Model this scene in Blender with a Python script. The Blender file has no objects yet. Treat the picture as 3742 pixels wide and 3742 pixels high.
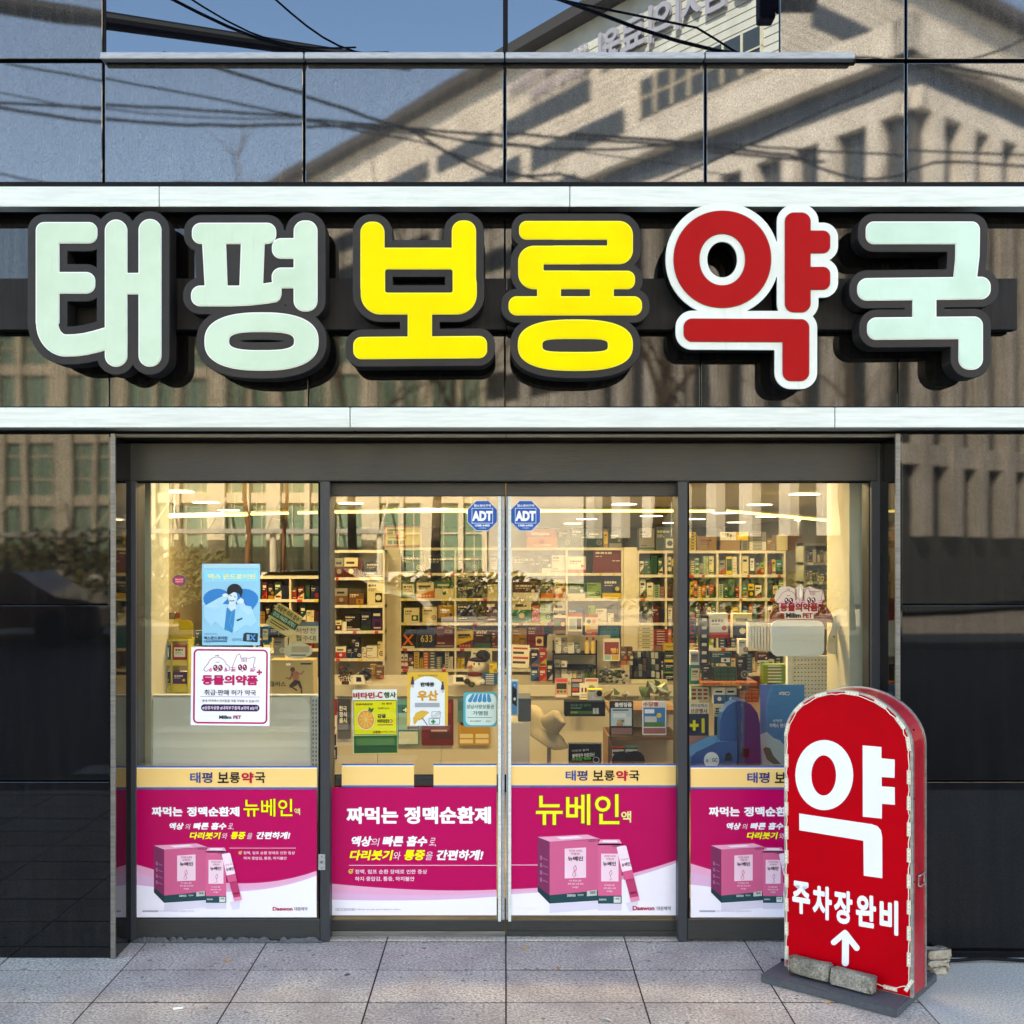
import bpy, bmesh, math, random
import numpy as np
from mathutils import Vector, Matrix
R = math.radians
random.seed(7)
sc = bpy.context.scene
COL = sc.collection

# ------------------------------------------------------------------ camera, sky, sun, exposure
F, CX, CY, H, CAMY = 4100.0, 1847.0, 2010.0, 1.65, -4.73
cam = bpy.data.cameras.new('camera')
cam.sensor_width = 36; cam.lens = F / 3742 * 36
cam.shift_x = (1871 - CX) / 3742; cam.shift_y = (CY - 1871) / 3742
cam.clip_end = 900; cam.clip_start = 0.05
camo = bpy.data.objects.new('camera', cam); COL.objects.link(camo)
camo.location = (0, CAMY, H); camo.rotation_euler = (R(90), 0, 0)
sc.camera = camo

SUN_EL, SUN_AZ = 41, -14            # sun stands behind the pharmacy, which leaves its front in shade
w = bpy.data.worlds.new('World'); sc.world = w; w.use_nodes = True
nt = w.node_tree
sky = nt.nodes.new('ShaderNodeTexSky'); sky.sky_type = 'NISHITA'; sky.sun_disc = False
sky.sun_elevation = R(SUN_EL); sky.sun_rotation = R(SUN_AZ)
sky.air_density = 1.0; sky.dust_density = 0.6; sky.ozone_density = 3.0
nt.links.new(sky.outputs[0], nt.nodes['Background'].inputs[0])
nt.nodes['Background'].inputs[1].default_value = 0.12
sun = bpy.data.lights.new('sun', 'SUN'); sun.energy = 3.9; sun.angle = R(0.5); sun.color = (1, .95, .87)
suno = bpy.data.objects.new('sun', sun); COL.objects.link(suno)
sd = Vector((math.sin(R(SUN_AZ)) * math.cos(R(SUN_EL)), math.cos(R(SUN_AZ)) * math.cos(R(SUN_EL)), math.sin(R(SUN_EL))))
suno.rotation_euler = sd.to_track_quat('Z', 'Y').to_euler(); suno.location = (0, 20, 30)
sc.view_settings.view_transform = 'Standard'; sc.view_settings.look = 'None'
sc.view_settings.exposure = 3.02
sc.view_settings.use_white_balance = True; sc.view_settings.white_balance_temperature = 8200; sc.view_settings.white_balance_tint = 12; sc.view_settings.gamma = 1
sc.render.engine = 'CYCLES'
cy = sc.cycles
cy.use_denoising = True
cy.max_bounces = 8; cy.diffuse_bounces = 3; cy.glossy_bounces = 4; cy.transparent_max_bounces = 24; cy.transmission_bounces = 4
cy.caustics_reflective = False; cy.caustics_refractive = False
cy.sample_clamp_indirect = 4; cy.blur_glossy = 0.3

# ------------------------------------------------------------------ helpers
def W(px, py, D):
    """photo position (full size pixels) at distance D in front of the camera -> the real place"""
    return ((px - CX) * D / F, D + CAMY, H - (py - CY) * D / F)
def lin(c):
    if isinstance(c, str): c = tuple(int(c[i:i+2], 16) for i in (0, 2, 4))
    return tuple(((v/255)/12.92 if v/255 <= .04045 else ((v/255+.055)/1.055)**2.4) for v in c)
WLOC = {}
def mk(name, V, Fc, mats, parent=None, mi=None, smooth=False, origin=None):
    """one mesh object from world-space vertices; its origin goes to its base centre"""
    V = np.array(V, dtype=float).reshape(-1, 3)
    if origin is None:
        lo, hi = V.min(0), V.max(0)
        origin = ((lo[0]+hi[0])/2, (lo[1]+hi[1])/2, lo[2])
    origin = np.array(origin, float)
    me = bpy.data.meshes.new(name)
    me.from_pydata((V - origin).tolist(), [], Fc)
    if not isinstance(mats, (list, tuple)): mats = [mats]
    for m in mats: me.materials.append(m)
    if mi is not None: me.polygons.foreach_set('material_index', mi)
    if smooth: me.polygons.foreach_set('use_smooth', [True]*len(Fc))
    me.update()
    o = bpy.data.objects.new(name, me); COL.objects.link(o)
    place(o, origin, parent)
    return o
def place(o, origin, parent):
    WLOC[o.name] = np.array(origin, float)
    if parent is not None:
        o.parent = parent
        o.location = tuple(WLOC[o.name] - WLOC[parent.name])
    else:
        o.location = tuple(origin)
def root(name, loc, label=None, cat=None, group=None, kind=None, parent=None):
    o = bpy.data.objects.new(name, None); COL.objects.link(o); o.empty_display_size = .1
    place(o, loc, parent); tag(o, label, cat, group, kind)
    return o
def tag(o, label=None, cat=None, group=None, kind=None):
    if label: o['label'] = label
    if cat: o['category'] = cat
    if group: o['group'] = group
    if kind: o['kind'] = kind
    return o

class MB:
    """collects polygons with materials, becomes ONE mesh"""
    def __init__(s): s.V = []; s.F = []; s.M = []; s.mats = []
    def mat(s, m):
        if m not in s.mats: s.mats.append(m)
        return s.mats.index(m)
    def add(s, V, Fc, m):
        b = len(s.V); s.V += [tuple(v) for v in V]; i = s.mat(m)
        for f in Fc: s.F.append([b+k for k in f]); s.M.append(i)
        return s
    def box(s, x0, x1, y0, y1, z0, z1, m, c=0.0):
        if c <= 0:
            V = [(x, y, z) for x in (x0, x1) for y in (y0, y1) for z in (z0, z1)]
            return s.add(V, [(0,1,3,2),(4,6,7,5),(0,4,5,1),(2,3,7,6),(0,2,6,4),(1,5,7,3)], m)
        bm = bmesh.new(); bmesh.ops.create_cube(bm, size=1)
        for v in bm.verts:
            v.co = Vector(((x0+x1)/2 + v.co.x*(x1-x0), (y0+y1)/2 + v.co.y*(y1-y0), (z0+z1)/2 + v.co.z*(z1-z0)))
        bmesh.ops.bevel(bm, geom=bm.edges[:], offset=c, segments=2, profile=.6, affect='EDGES')
        bm.verts.index_update()
        s.add([v.co[:] for v in bm.verts], [[v.index for v in f.verts] for f in bm.faces], m)
        bm.free(); return s
    def quad(s, a, b, c, d, m): return s.add([a, b, c, d], [(0,1,2,3)], m)
    def tube(s, pts, r, m, n=8, cap=True):
        P = [Vector(p) for p in pts]; rr = r if isinstance(r, (list, tuple)) else [r]*len(P)
        V = []; Fc = []
        t = (P[1]-P[0]).normalized(); up = Vector((0,0,1)) if abs(t.z) < .9 else Vector((1,0,0))
        u = t.cross(up).normalized()
        for i, p in enumerate(P):
            if i == 0: t = P[1]-P[0]
            elif i == len(P)-1: t = P[-1]-P[-2]
            else: t = P[i+1]-P[i-1]
            t.normalize(); u = (u - t*u.dot(t)).normalized(); v = t.cross(u)
            for k in range(n):
                a = 2*math.pi*k/n
                V.append(p + (u*math.cos(a)+v*math.sin(a))*rr[i])
            if i:
                for k in range(n):
                    a0 = (i-1)*n+k; a1 = (i-1)*n+(k+1) % n
                    Fc.append((a0, a1, a1+n, a0+n))
        if cap:
            Fc.append(tuple(range(n))[::-1]); Fc.append(tuple((len(P)-1)*n+k for k in range(n)))
        return s.add(V, Fc, m)
    def prism(s, pts, y0, y1, m, mside=None):
        """outline pts [(x,z)] extruded along y"""
        n = len(pts)
        V = [(x, y0, z) for x, z in pts] + [(x, y1, z) for x, z in pts]
        s.add(V, [tuple(range(n)), tuple(range(2*n-1, n-1, -1))], m)
        return s.add(V, [(i, (i+1) % n, (i+1) % n+n, i+n) for i in range(n)], mside or m)
    def ball(s, c, rx, ry, rz, m, nu=14, nv=9):
        V = []; Fc = []
        for j in range(nv+1):
            t = math.pi*j/nv
            for i in range(nu):
                a = 2*math.pi*i/nu
                V.append((c[0]+rx*math.sin(t)*math.cos(a), c[1]+ry*math.sin(t)*math.sin(a), c[2]+rz*math.cos(t)))
        for j in range(nv):
            for i in range(nu):
                Fc.append((j*nu+i, j*nu+(i+1) % nu, (j+1)*nu+(i+1) % nu, (j+1)*nu+i))
        return s.add(V, Fc, m)
    def build(s, name, parent=None, smooth=False, origin=None):
        return mk(name, s.V, s.F, s.mats, parent, s.M, smooth, origin)

# ------------------------------------------------------------------ materials
MATS = {}
def pmat(name, rgb, rough=.5, metal=0., ior=1.5, coat=0.):
    if name in MATS: return MATS[name]
    m = bpy.data.materials.new(name); m.use_nodes = True
    b = m.node_tree.nodes['Principled BSDF']
    b.inputs['Base Color'].default_value = (*rgb, 1)
    b.inputs['Roughness'].default_value = rough; b.inputs['Metallic'].default_value = metal
    b.inputs['IOR'].default_value = ior; b.inputs['Coat Weight'].default_value = coat
    MATS[name] = m; return m
def N(m, t, **k):
    n = m.node_tree.nodes.new(t)
    for a, v in k.items():
        if a[0] == '_': n.inputs[a[1:].replace('_', ' ')].default_value = v
        else: setattr(n, a, v)
    return n
def L(m, a, b): m.node_tree.links.new(a, b)
def pos(m, scale=(1, 1, 1)):
    g = N(m, 'ShaderNodeNewGeometry'); mp = N(m, 'ShaderNodeMapping'); mp.inputs['Scale'].default_value = scale
    L(m, g.outputs['Position'], mp.inputs['Vector']); return mp.outputs[0]
def noise(m, vec, scale, detail=4, rough=.6):
    n = N(m, 'ShaderNodeTexNoise'); n.inputs['Scale'].default_value = scale
    n.inputs['Detail'].default_value = detail; n.inputs['Roughness'].default_value = rough
    L(m, vec, n.inputs['Vector']); return n.outputs['Fac']
def ramp(m, fac, stops):
    r = N(m, 'ShaderNodeValToRGB'); e = r.color_ramp.elements
    while len(e) < len(stops): e.new(.5)
    for i, (p, c) in enumerate(stops):
        e[i].position = p; e[i].color = (*c, 1) if len(c) == 3 else c
    L(m, fac, r.inputs[0]); return r.outputs[0]
def mixc(m, fac, a, b, mode='MIX'):
    x = N(m, 'ShaderNodeMix', data_type='RGBA', blend_type=mode)
    for s, v in ((x.inputs[0], fac), (x.inputs[6], a), (x.inputs[7], b)):
        if hasattr(v, 'node'): L(m, v, s)
        elif isinstance(v, (int, float)): s.default_value = v
        else: s.default_value = (*v, 1)
    return x.outputs[2]
def bump(m, fac, strength, dist=.002):
    b = N(m, 'ShaderNodeBump'); b.inputs['Strength'].default_value = strength; b.inputs['Distance'].default_value = dist
    L(m, fac, b.inputs['Height']); L(m, b.outputs[0], m.node_tree.nodes['Principled BSDF'].inputs['Normal'])
    return b
def bs(m): return m.node_tree.nodes['Principled BSDF']

def flat(c, rough=.45):
    """plain printed or painted colour, hex sRGB"""
    m = pmat('ink_' + c + ('' if rough == .45 else '_%d' % (rough*100)), lin(c), rough, ior=1.35)
    return m

def granite(name, base, rough, ior, speck, streak=.5, speckle=.2):
    m = pmat(name, base, rough, ior=ior)
    p = pos(m)
    sp = noise(m, p, 620, 2, .8)
    st = noise(m, pos(m, (9, 9, .7)), 3.0, 5, .65)
    c = ramp(m, sp, [(.38, tuple(v*.35 for v in base)), (.55, base), (.72, tuple(min(1, v*3.2) for v in base))])
    dust = ramp(m, st, [(.45, (0, 0, 0)), (.8, (streak, streak, streak))])
    c = mixc(m, dust, c, (.16, .145, .12))
    L(m, c, bs(m).inputs['Base Color'])
    rr = N(m, 'ShaderNodeMapRange', _From_Min=.3, _From_Max=.75, _To_Min=rough*.5, _To_Max=rough*1.8)
    L(m, noise(m, pos(m, (3, 3, 1)), 2.2, 4), rr.inputs[0]); L(m, rr.outputs[0], bs(m).inputs['Roughness'])
    wv = noise(m, p, 2.3, 2, .4)
    gs = N(m, 'ShaderNodeMapRange', _From_Min=.35, _From_Max=.65, _To_Min=.5-speckle, _To_Max=.5+speckle)
    L(m, noise(m, p, 250, 2, .8), gs.inputs[0]); 
    if ior < 1.9:   # specular level varies in vertical streaks
        sv = N(m, 'ShaderNodeMapRange', _From_Min=.35, _From_Max=.62, _To_Min=(.9 if ior < 1.45 else .72), _To_Max=1.1)
        L(m, noise(m, pos(m, (16, 16, .9)), 1.7, 5, .7), sv.inputs[0]); mu = N(m, 'ShaderNodeMath', operation='MULTIPLY'); L(m, gs.outputs[0], mu.inputs[0]); L(m, sv.outputs[0], mu.inputs[1]); gs = mu
    L(m, gs.outputs[0], bs(m).inputs['Specular IOR Level'])
    b = bump(m, sp, speck, .0006)
    b2 = N(m, 'ShaderNodeBump'); b2.inputs['Strength'].default_value = .02; b2.inputs['Distance'].default_value = .02
    L(m, wv, b2.inputs['Height']); L(m, b2.outputs[0], b.inputs['Normal'])
    return m
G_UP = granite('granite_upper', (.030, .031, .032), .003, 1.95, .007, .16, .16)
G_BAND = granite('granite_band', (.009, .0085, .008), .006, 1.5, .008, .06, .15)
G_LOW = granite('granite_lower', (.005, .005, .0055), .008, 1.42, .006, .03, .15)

def speckled(name, c0, c1, sc_, rough=.6, b=.2, stain=None, spots=None):
    m = pmat(name, c0, rough)
    p = pos(m); n = noise(m, p, sc_, 3, .7)
    c = mixc(m, ramp(m, n, [(.35, (0, 0, 0)), (.65, (1, 1, 1))]), c0, c1)
    if spots:
        sq = noise(m, p, 34, 1, .3)
        c = mixc(m, ramp(m, sq, [(.70, (0, 0, 0)), (.74, (.75, .75, .75))]), c, spots)
    if stain:
        s = noise(m, p, stain[1], 5, .6)
        c = mixc(m, ramp(m, s, [(.42, (0, 0, 0)), (.7, (stain[2],)*3)]), c, stain[0])
    L(m, c, bs(m).inputs['Base Color']); bump(m, n, b, .002)
    return m
def brushed(name, c, rough, metal, axis=(1, 30, 60), amt=.25, ior=1.5):
    m = pmat(name, c, rough, metal, ior)
    n = noise(m, pos(m, axis), 6, 4, .6)
    L(m, mixc(m, ramp(m, n, [(.3, (0, 0, 0)), (.75, (1, 1, 1))]), tuple(v*(1-amt) for v in c), tuple(min(1, v*(1+amt)) for v in c)), bs(m).inputs['Base Color'])
    rr = N(m, 'ShaderNodeMapRange', _To_Min=rough*.7, _To_Max=rough*1.4)
    L(m, noise(m, pos(m), 5, 4), rr.inputs[0]); L(m, rr.outputs[0], bs(m).inputs['Roughness'])
    return m
M_WHITE = brushed('white_enamelled_metal', (.66, .70, .64), .3, 0, (1.0, 6, 14), .12, 1.4)
M_FRAME = brushed('dark_grey_frame_paint', (.034, .035, .034), .4, .0, (2, 2, 40), .2, 1.4)
M_FRAMEV = brushed('dark_grey_jamb_paint', (.036, .040, .046), .38, .0, (40, 2, 1), .14, 1.4)
M_TRIM = brushed('worn_aluminium_trim', (.17, .165, .15), .45, .5, (1, 20, 20), .3)
M_TRAY = brushed('charcoal_sign_metal', (.016, .015, .016), .4, 0, (3, 3, 3), .14, 1.32)
M_BLACK = pmat('black_metal', (.006, .006, .007), .55, ior=1.2)
M_BEAM = brushed('weathered_black_beam', (.008, .0075, .008), .5, 0, (14, 14, .8), .6, 1.3)
M_LEDGE = brushed('grey_aluminium_ledge', (.33, .35, .37), .45, .2, (3, 20, 20), .2)
M_WALLBACK = pmat('dark_joint_backing', (.006, .006, .006), .8)

def acrylic(name, c, dirt):
    m = pmat(name, c, .35, ior=1.2)
    n = noise(m, pos(m), 4.5, 4, .6); v = noise(m, pos(m, (30, 1, 2.2)), 1.6, 4, .6)
    d = mixc(m, ramp(m, n, [(.4, (0, 0, 0)), (.75, (.7, .7, .7))]), c, dirt)
    L(m, mixc(m, ramp(m, v, [(.6, (0, 0, 0)), (.8, (.6, .6, .6))]), d, dirt), bs(m).inputs['Base Color'])
    return m
A_MINT = acrylic('pale_mint_acrylic', (.56, .69, .53), (.45, .58, .42))
A_MINT2 = acrylic('paler_mint_acrylic', (.56, .73, .60), (.43, .60, .46))
A_YEL = acrylic('yellow_acrylic', (.86, .70, .005), (.80, .60, .004))
A_RED = acrylic('crimson_acrylic', (.40, .0002, .004), (.35, .0002, .003))
A_RIM = pmat('white_acrylic_rim', (.82, .84, .80), .3)
A_WHITE = acrylic('white_sign_metal', (.74, .77, .71), (.58, .60, .52))
A_YRIM = pmat('bright_yellow_rim', (.90, .80, .04), .3)

def glassmat(name, base, tint, power=5., ior_r=0.0, rough=0.0):
    m = bpy.data.materials.new(name); m.use_nodes = True; t = m.node_tree
    t.nodes.remove(t.nodes['Principled BSDF']); out = t.nodes['Material Output']
    tr = N(m, 'ShaderNodeBsdfTransparent'); tr.inputs[0].default_value = (*tint, 1)
    gl = N(m, 'ShaderNodeBsdfGlossy'); gl.inputs[0].default_value = (1, .97, .9, 1); gl.inputs['Roughness'].default_value = rough
    lw = N(m, 'ShaderNodeLayerWeight'); lw.inputs[0].default_value = .5
    pw = N(m, 'ShaderNodeMath', operation='POWER'); L(m, lw.outputs['Facing'], pw.inputs[0]); pw.inputs[1].default_value = power
    ma = N(m, 'ShaderNodeMath', operation='MULTIPLY_ADD'); L(m, pw.outputs[0], ma.inputs[0]); ma.inputs[1].default_value = .8; ma.inputs[2].default_value = base
    b = N(m, 'ShaderNodeBump'); b.inputs['Strength'].default_value = .012; b.inputs['Distance'].default_value = .01
    L(m, noise(m, pos(m), 1.3, 2, .4), b.inputs['Height']); L(m, b.outputs[0], gl.inputs['Normal'])
    mx = N(m, 'ShaderNodeMixShader'); L(m, ma.outputs[0], mx.inputs[0]); L(m, tr.outputs[0], mx.inputs[1]); L(m, gl.outputs[0], mx.inputs[2])
    L(m, mx.outputs[0], out.inputs[0]); MATS[name] = m; return m
GLASS = glassmat('shop_window_glass', .06, (.93, .95, .92))
CLEAR = glassmat('clear_plastic', .05, (.95, .95, .95))
GLASS_UP = pmat('dark_mirror_glass', (.003, .003, .005), .004, ior=2.3)
bs(GLASS_UP).inputs['Specular Tint'].default_value = (.72, .88, 1.0, 1)

# ------------------------------------------------------------------ text and outlines
TX = {}
def text_geo(s, bold):
    k = (s, bold)
    if k not in TX:
        heavy = bold >= .03
        c = bpy.data.curves.new('t', 'FONT'); c.body = s; c.offset = .012 if heavy else bold; c.resolution_u = 3
        o = bpy.data.objects.new('t', c); COL.objects.link(o)
        me = bpy.data.meshes.new_from_object(o.evaluated_get(bpy.context.evaluated_depsgraph_get()))
        V = np.array([v.co[:] for v in me.vertices]).reshape(-1, 3); Fc = [list(p.vertices) for p in me.polygons]
        bpy.data.objects.remove(o); bpy.data.curves.remove(c); bpy.data.meshes.remove(me)
        if heavy and len(V):   # heavy weights: the glyph repeated round a small circle, each copy a hair in front of the last
            n = len(V); VV = []; FF = []; r = (bold-.012)*.8
            for q in range(9):
                dx, dy = (0, 0) if q == 8 else (r*math.cos(q*math.pi/4), r*math.sin(q*math.pi/4))
                VV.append(V+np.array([dx, dy, q*.05])); FF += [[i+n*q for i in f] for f in Fc]
            V = np.vstack(VV); Fc = FF
        TX[k] = (V, Fc)
    return TX[k]
def loops_geo(loops, extrude=0., bev=0.):
    """closed 2-D outlines with holes -> filled mesh (x, y, +-extrude)"""
    c = bpy.data.curves.new('t', 'CURVE'); c.dimensions = '2D'; c.fill_mode = 'BOTH'; c.extrude = extrude; c.bevel_depth = bev; c.bevel_resolution = 1
    for l in loops:
        s = c.splines.new('POLY'); s.points.add(len(l)-1); s.use_cyclic_u = True
        s.points.foreach_set('co', [v for p in l for v in (p[0], p[1], 0, 1)])
    o = bpy.data.objects.new('t', c); COL.objects.link(o)
    me = bpy.data.meshes.new_from_object(o.evaluated_get(bpy.context.evaluated_depsgraph_get()))
    V = np.array([v.co[:] for v in me.vertices]).reshape(-1, 3); Fc = [list(p.vertices) for p in me.polygons]
    bpy.data.objects.remove(o); bpy.data.curves.remove(c); bpy.data.meshes.remove(me)
    return V, Fc

class Board:
    """flat print: positions given in pixels of an enlarged crop of the photo, put on a plane at distance D"""
    def __init__(s, ox, oy, sc_, D, parent=None):
        s.ox, s.oy, s.s, s.D, s.parent = ox, oy, sc_, D, parent; s.mb = MB(); s.rot = None; s.layer = 1
    def p(s, x, y, lay):
        if s.rot:
            cx, cy_, a = s.rot; dx, dy = x-cx, y-cy_
            x, y = cx+dx*math.cos(a)-dy*math.sin(a), cy_+dx*math.sin(a)+dy*math.cos(a)
        return W(s.ox+x*s.s, s.oy+y*s.s, s.D-lay*.0007)
    def sheet(s, name, pts, m, th=.002):
        n = len(pts); V = [s.p(x, y, 0) for x, y in pts]; V += [(a, b+th, c) for a, b, c in V]
        o = mk(name, V, [tuple(range(n)), tuple(range(2*n-1, n-1, -1))]+[(i, (i+1) % n, (i+1) % n+n, i+n) for i in range(n)], m, s.parent)
        if s.parent is None: s.parent = o
        return o
    def poly(s, pts, c, lay=1):
        m = flat(c) if isinstance(c, str) else c
        s.mb.add([s.p(x, y, lay) for x, y in pts], [tuple(range(len(pts)))], m)
    def rect(s, x0, y0, x1, y1, c, lay=1): s.poly([(x0, y0), (x1, y0), (x1, y1), (x0, y1)], c, lay)
    def ell(s, cx, cy_, rx, ry, c, lay=1, n=28): s.poly([(cx+rx*math.cos(2*math.pi*i/n), cy_+ry*math.sin(2*math.pi*i/n)) for i in range(n)], c, lay)
    def line(s, pts, wd, c, lay=2):
        m = flat(c)
        for (a, b), (c1, d) in zip(pts, pts[1:]):
            l = math.hypot(c1-a, d-b) or 1; nx, ny = -(d-b)/l*wd/2, (c1-a)/l*wd/2; ex, ey = (c1-a)/l*wd*.3, (d-b)/l*wd*.3
            s.mb.add([s.p(*q, lay) for q in ((a+nx-ex, b+ny-ey), (c1+nx+ex, d+ny+ey), (c1-nx+ex, d-ny+ey), (a-nx-ex, b-ny-ey))], [(0, 1, 2, 3)], m)
    def frame(s, x0, y0, x1, y1, wd, c, r=0, lay=1):
        V, Fc = loops_geo([rr_pts(x0, y0, x1, y1, r), rr_pts(x0+wd, y0+wd, x1-wd, y1-wd, max(r-wd, 0))])
        s.mb.add([s.p(v[0], v[1], lay) for v in V], Fc, flat(c))
    def text(s, t, x0, y0, x1, y1, c, bold=.02, shear=0, lay=3, sep=True, slope=0):
        V, Fc = text_geo(t, bold)
        if not len(V): return
        lo, hi = V.min(0), V.max(0); m = flat(c) if isinstance(c, str) else c
        pts = []
        for v in V:
            u = (v[0]-lo[0])/(hi[0]-lo[0]); q = (v[1]-lo[1])/(hi[1]-lo[1])
            x = x0+u*(x1-x0-shear*(y1-y0))+q*shear*(y1-y0); y = y1-q*(y1-y0)+slope*(x-x0)
            pts.append(s.p(x, y, lay+v[2]))
        if sep: mk('lettering', pts, Fc, m, s.parent)
        else: s.mb.add(pts, Fc, m)
    def done(s, name='printed_artwork'):
        if s.mb.F: s.mb.build(name, s.parent)
def rr_pts(x0, y0, x1, y1, r, n=6):
    if r <= 0: return [(x0, y0), (x1, y0), (x1, y1), (x0, y1)]
    P = []
    for cx, cy_, a in ((x1-r, y0+r, -90), (x1-r, y1-r, 0), (x0+r, y1-r, 90), (x0+r, y0+r, 180)):
        for i in range(n+1):
            t = R(a+90*i/n); P.append((cx+r*math.cos(t), cy_+r*math.sin(t)))
    return P

# ================================================================== THE PHARMACY FRONT
DW, DB, DWIN, DDOOR = 4.54, 4.62, 4.73, 4.80       # wall face, sign band, window glass, door glass
YW = DW+CAMY; YB = DB+CAMY
bld = root('pharmacy_building', (0, 0, 0), 'pharmacy building clad in dark polished granite with white metal bands', 'building')
def slab(name, px0, py0, px1, py1, D, th, m, c=.003, parent=bld, tilt=(0, 0)):
    x0, y, z1 = W(px0, py0, D); x1, _, z0 = W(px1, py1, D)
    mb = MB().box(x0, x1, y, y+th, z0, z1, m, c)
    o = mb.build(name, parent, origin=((x0+x1)/2, y+th, (z0+z1)/2))
    if tilt != (0, 0): o.rotation_euler = (R(tilt[0]), 0, R(tilt[1]))
    return o
# masonry behind the cladding, floors above (out of the frame, they shade the pavement)
MB().box(-30, 30, YW+.10, YW+.5, 3.22, 19, M_WALLBACK).build('upper_wall', bld)
MB().box(-12, W(372, 0, DW)[0]+.02, YW+.08, YW+.45, 0, 2.12, M_WALLBACK).build('side_wall', bld)
MB().box(W(3322, 0, DW)[0]-.02, 12, YW+.08, YW+.45, 0, 2.12, M_WALLBACK).build('side_wall', bld)
MB().box(-12, 12, YB+.03, YB+.45, W(0, 1600, DB)[2], 3.22, M_WALLBACK).build('lintel_wall', bld)
# upper granite panel row (each one a separate slab, seams open)
jx = [378+733*k for k in range(-2, 7)]
tl = {0: (.02, .05), 1: (-.05, -.03), 2: (.06, .04), 3: (-.03, .0), 4: (.05, -.05), 5: (-.04, .03), 6: (.1, -.2)}
for k in range(len(jx)-1):
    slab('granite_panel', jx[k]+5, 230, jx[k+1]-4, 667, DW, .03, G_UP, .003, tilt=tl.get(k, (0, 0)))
    if k in (0, 1, 5, 6, 7):   # row above; glazing between
        xa = jx[k]+5; xb = jx[k+1]-4
        if k == 5: xa = 2850
        slab('granite_panel', xa, -520, xb, 215, DW, .03, G_UP, .003, tilt={1: (.0, .12), 5: (.0, 0.05), 6: (.06, -.05)}.get(k, (0, 0)))
for zz in (3.75, 5.0, 6.2, 7.4):
    for k in range(-7, 8):
        MB().box(k*1.6-.795, k*1.6+.795, YW, YW+.03, zz+.49-.42*(zz == 3.75), zz+1.68, G_UP if zz > 4 else G_UP).build('granite_panel', bld) if zz > 4 else None
# upper strip window: panes, posts and the ledge under them
win = root('upper_window', W(1846, 190, DW), parent=bld)
for i, (a, b) in enumerate(((384, 1838), (1856, 2846))):
    slab('pane', a, -520, b, 192, DW+.012, .012, GLASS_UP, 0, win, tilt=((.0, .0), (-.0, -.0))[i])
slab('frame', 1838, -520, 1856, 192, DW-.006, .04, M_BLACK, .002, win)
slab('frame', 378, -520, 384, 192, DW+.004, .04, M_BLACK, .001, win)
for a, b in ((365, 1108), (1112, 1842), (1847, 2575), (2579, 3125)):
    slab('ledge', a, 189, b, 214, DW-.05, .07, M_LEDGE, .006, win)
slab('gap_strip', 385, 216, 3128, 229, DW-.015, .03, M_BLACK, .001, win)  # black strip filling the dark gap under the ledge
# white metal bands
z0, z1 = W(0, 755, 4.465)[2], W(0, 681, 4.465)[2]
for a, b in ((-9, -1.38), (-1.377, .255), (.258, 2.62), (2.623, 9)):
    MB().box(a, b, 4.465+CAMY, YW+.0, z0, z1, M_WHITE, .003).build('white_metal_band', bld)
z0, z1 = W(0, 1562, 4.465)[2], W(0, 1489, 4.465)[2]
for a, b in ((-9, -.62), (-.617, 1.31), (1.313, 9)):
    MB().box(a, b, 4.465+CAMY, YB-.002, z0, z1, M_WHITE, .003).build('white_metal_band', bld)
MB().box(-9, 9, YW-.0, YW+.03, W(0, 681, DW)[2]-.06, W(0, 668, DW)[2], M_BLACK).build('joint_strip', bld)
# sign band granite
jb = [-320, 400, 1128, 1845, 2560, 3282, 4000]
for k in range(6):
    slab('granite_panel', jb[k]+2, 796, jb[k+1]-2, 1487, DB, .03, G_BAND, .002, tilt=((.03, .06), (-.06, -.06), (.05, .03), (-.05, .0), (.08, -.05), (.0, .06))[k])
# side wall granite, three courses each side
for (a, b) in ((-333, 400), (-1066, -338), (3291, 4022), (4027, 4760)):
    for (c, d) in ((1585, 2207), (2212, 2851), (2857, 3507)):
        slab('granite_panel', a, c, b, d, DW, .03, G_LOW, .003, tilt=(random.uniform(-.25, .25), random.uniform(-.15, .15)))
# reveals, trims, soffit
for s in (-1, 1):
    xi = s*1.575
    MB().box(min(xi, xi+s*.03), max(xi, xi+s*.03), YW-.004, .12, 0.0, W(0, 1597, DW)[2], G_LOW, .001).build('reveal_panel', bld)
    MB().box(min(xi-s*.002, xi+s*.018), max(xi-s*.002, xi+s*.018), YW-.016, YW-.005, 0.0, W(0, 1585, DW)[2], M_TRIM, .003).build('corner_trim', bld)
MB().box(-1.60, .002, DB+CAMY-.03, DB+CAMY, W(0, 1598, 4.59)[2], W(0, 1586, 4.59)[2], M_TRIM, .001).build('lintel_trim', bld)
MB().box(.005, 1.60, DB+CAMY-.03, DB+CAMY, W(0, 1598, 4.59)[2], W(0, 1586, 4.59)[2], M_TRIM, .001).build('lintel_trim', bld)
MB().box(-1.62, 1.62, YB, .3, W(0, 1593, DWIN)[2], W(0, 1570, DWIN)[2]+.05, M_BLACK).build('soffit', bld)
# beam that carries the sign letters
bm_ = root('sign_beam', W(1847, 1205, 4.55), parent=bld)
x1 = W(3716, 0, 4.55)[0]
for a, b in ((-3.2, -1.61), (-1.607, .004), (.007, x1)):
    MB().box(a, b, 4.545+CAMY, 4.60+CAMY, W(0, 1205, 4.545)[2], W(0, 1017, 4.545)[2], M_BEAM, .003).build('beam_section', bm_)
for x in (-1.7, -.9, 0, .9, 1.7):
    MB().box(x-.02, x+.02, 4.60+CAMY, YB-.002, W(0, 1195, 4.6)[2], W(0, 1060, 4.6)[2], M_BLACK).build('bracket', bm_)

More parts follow.
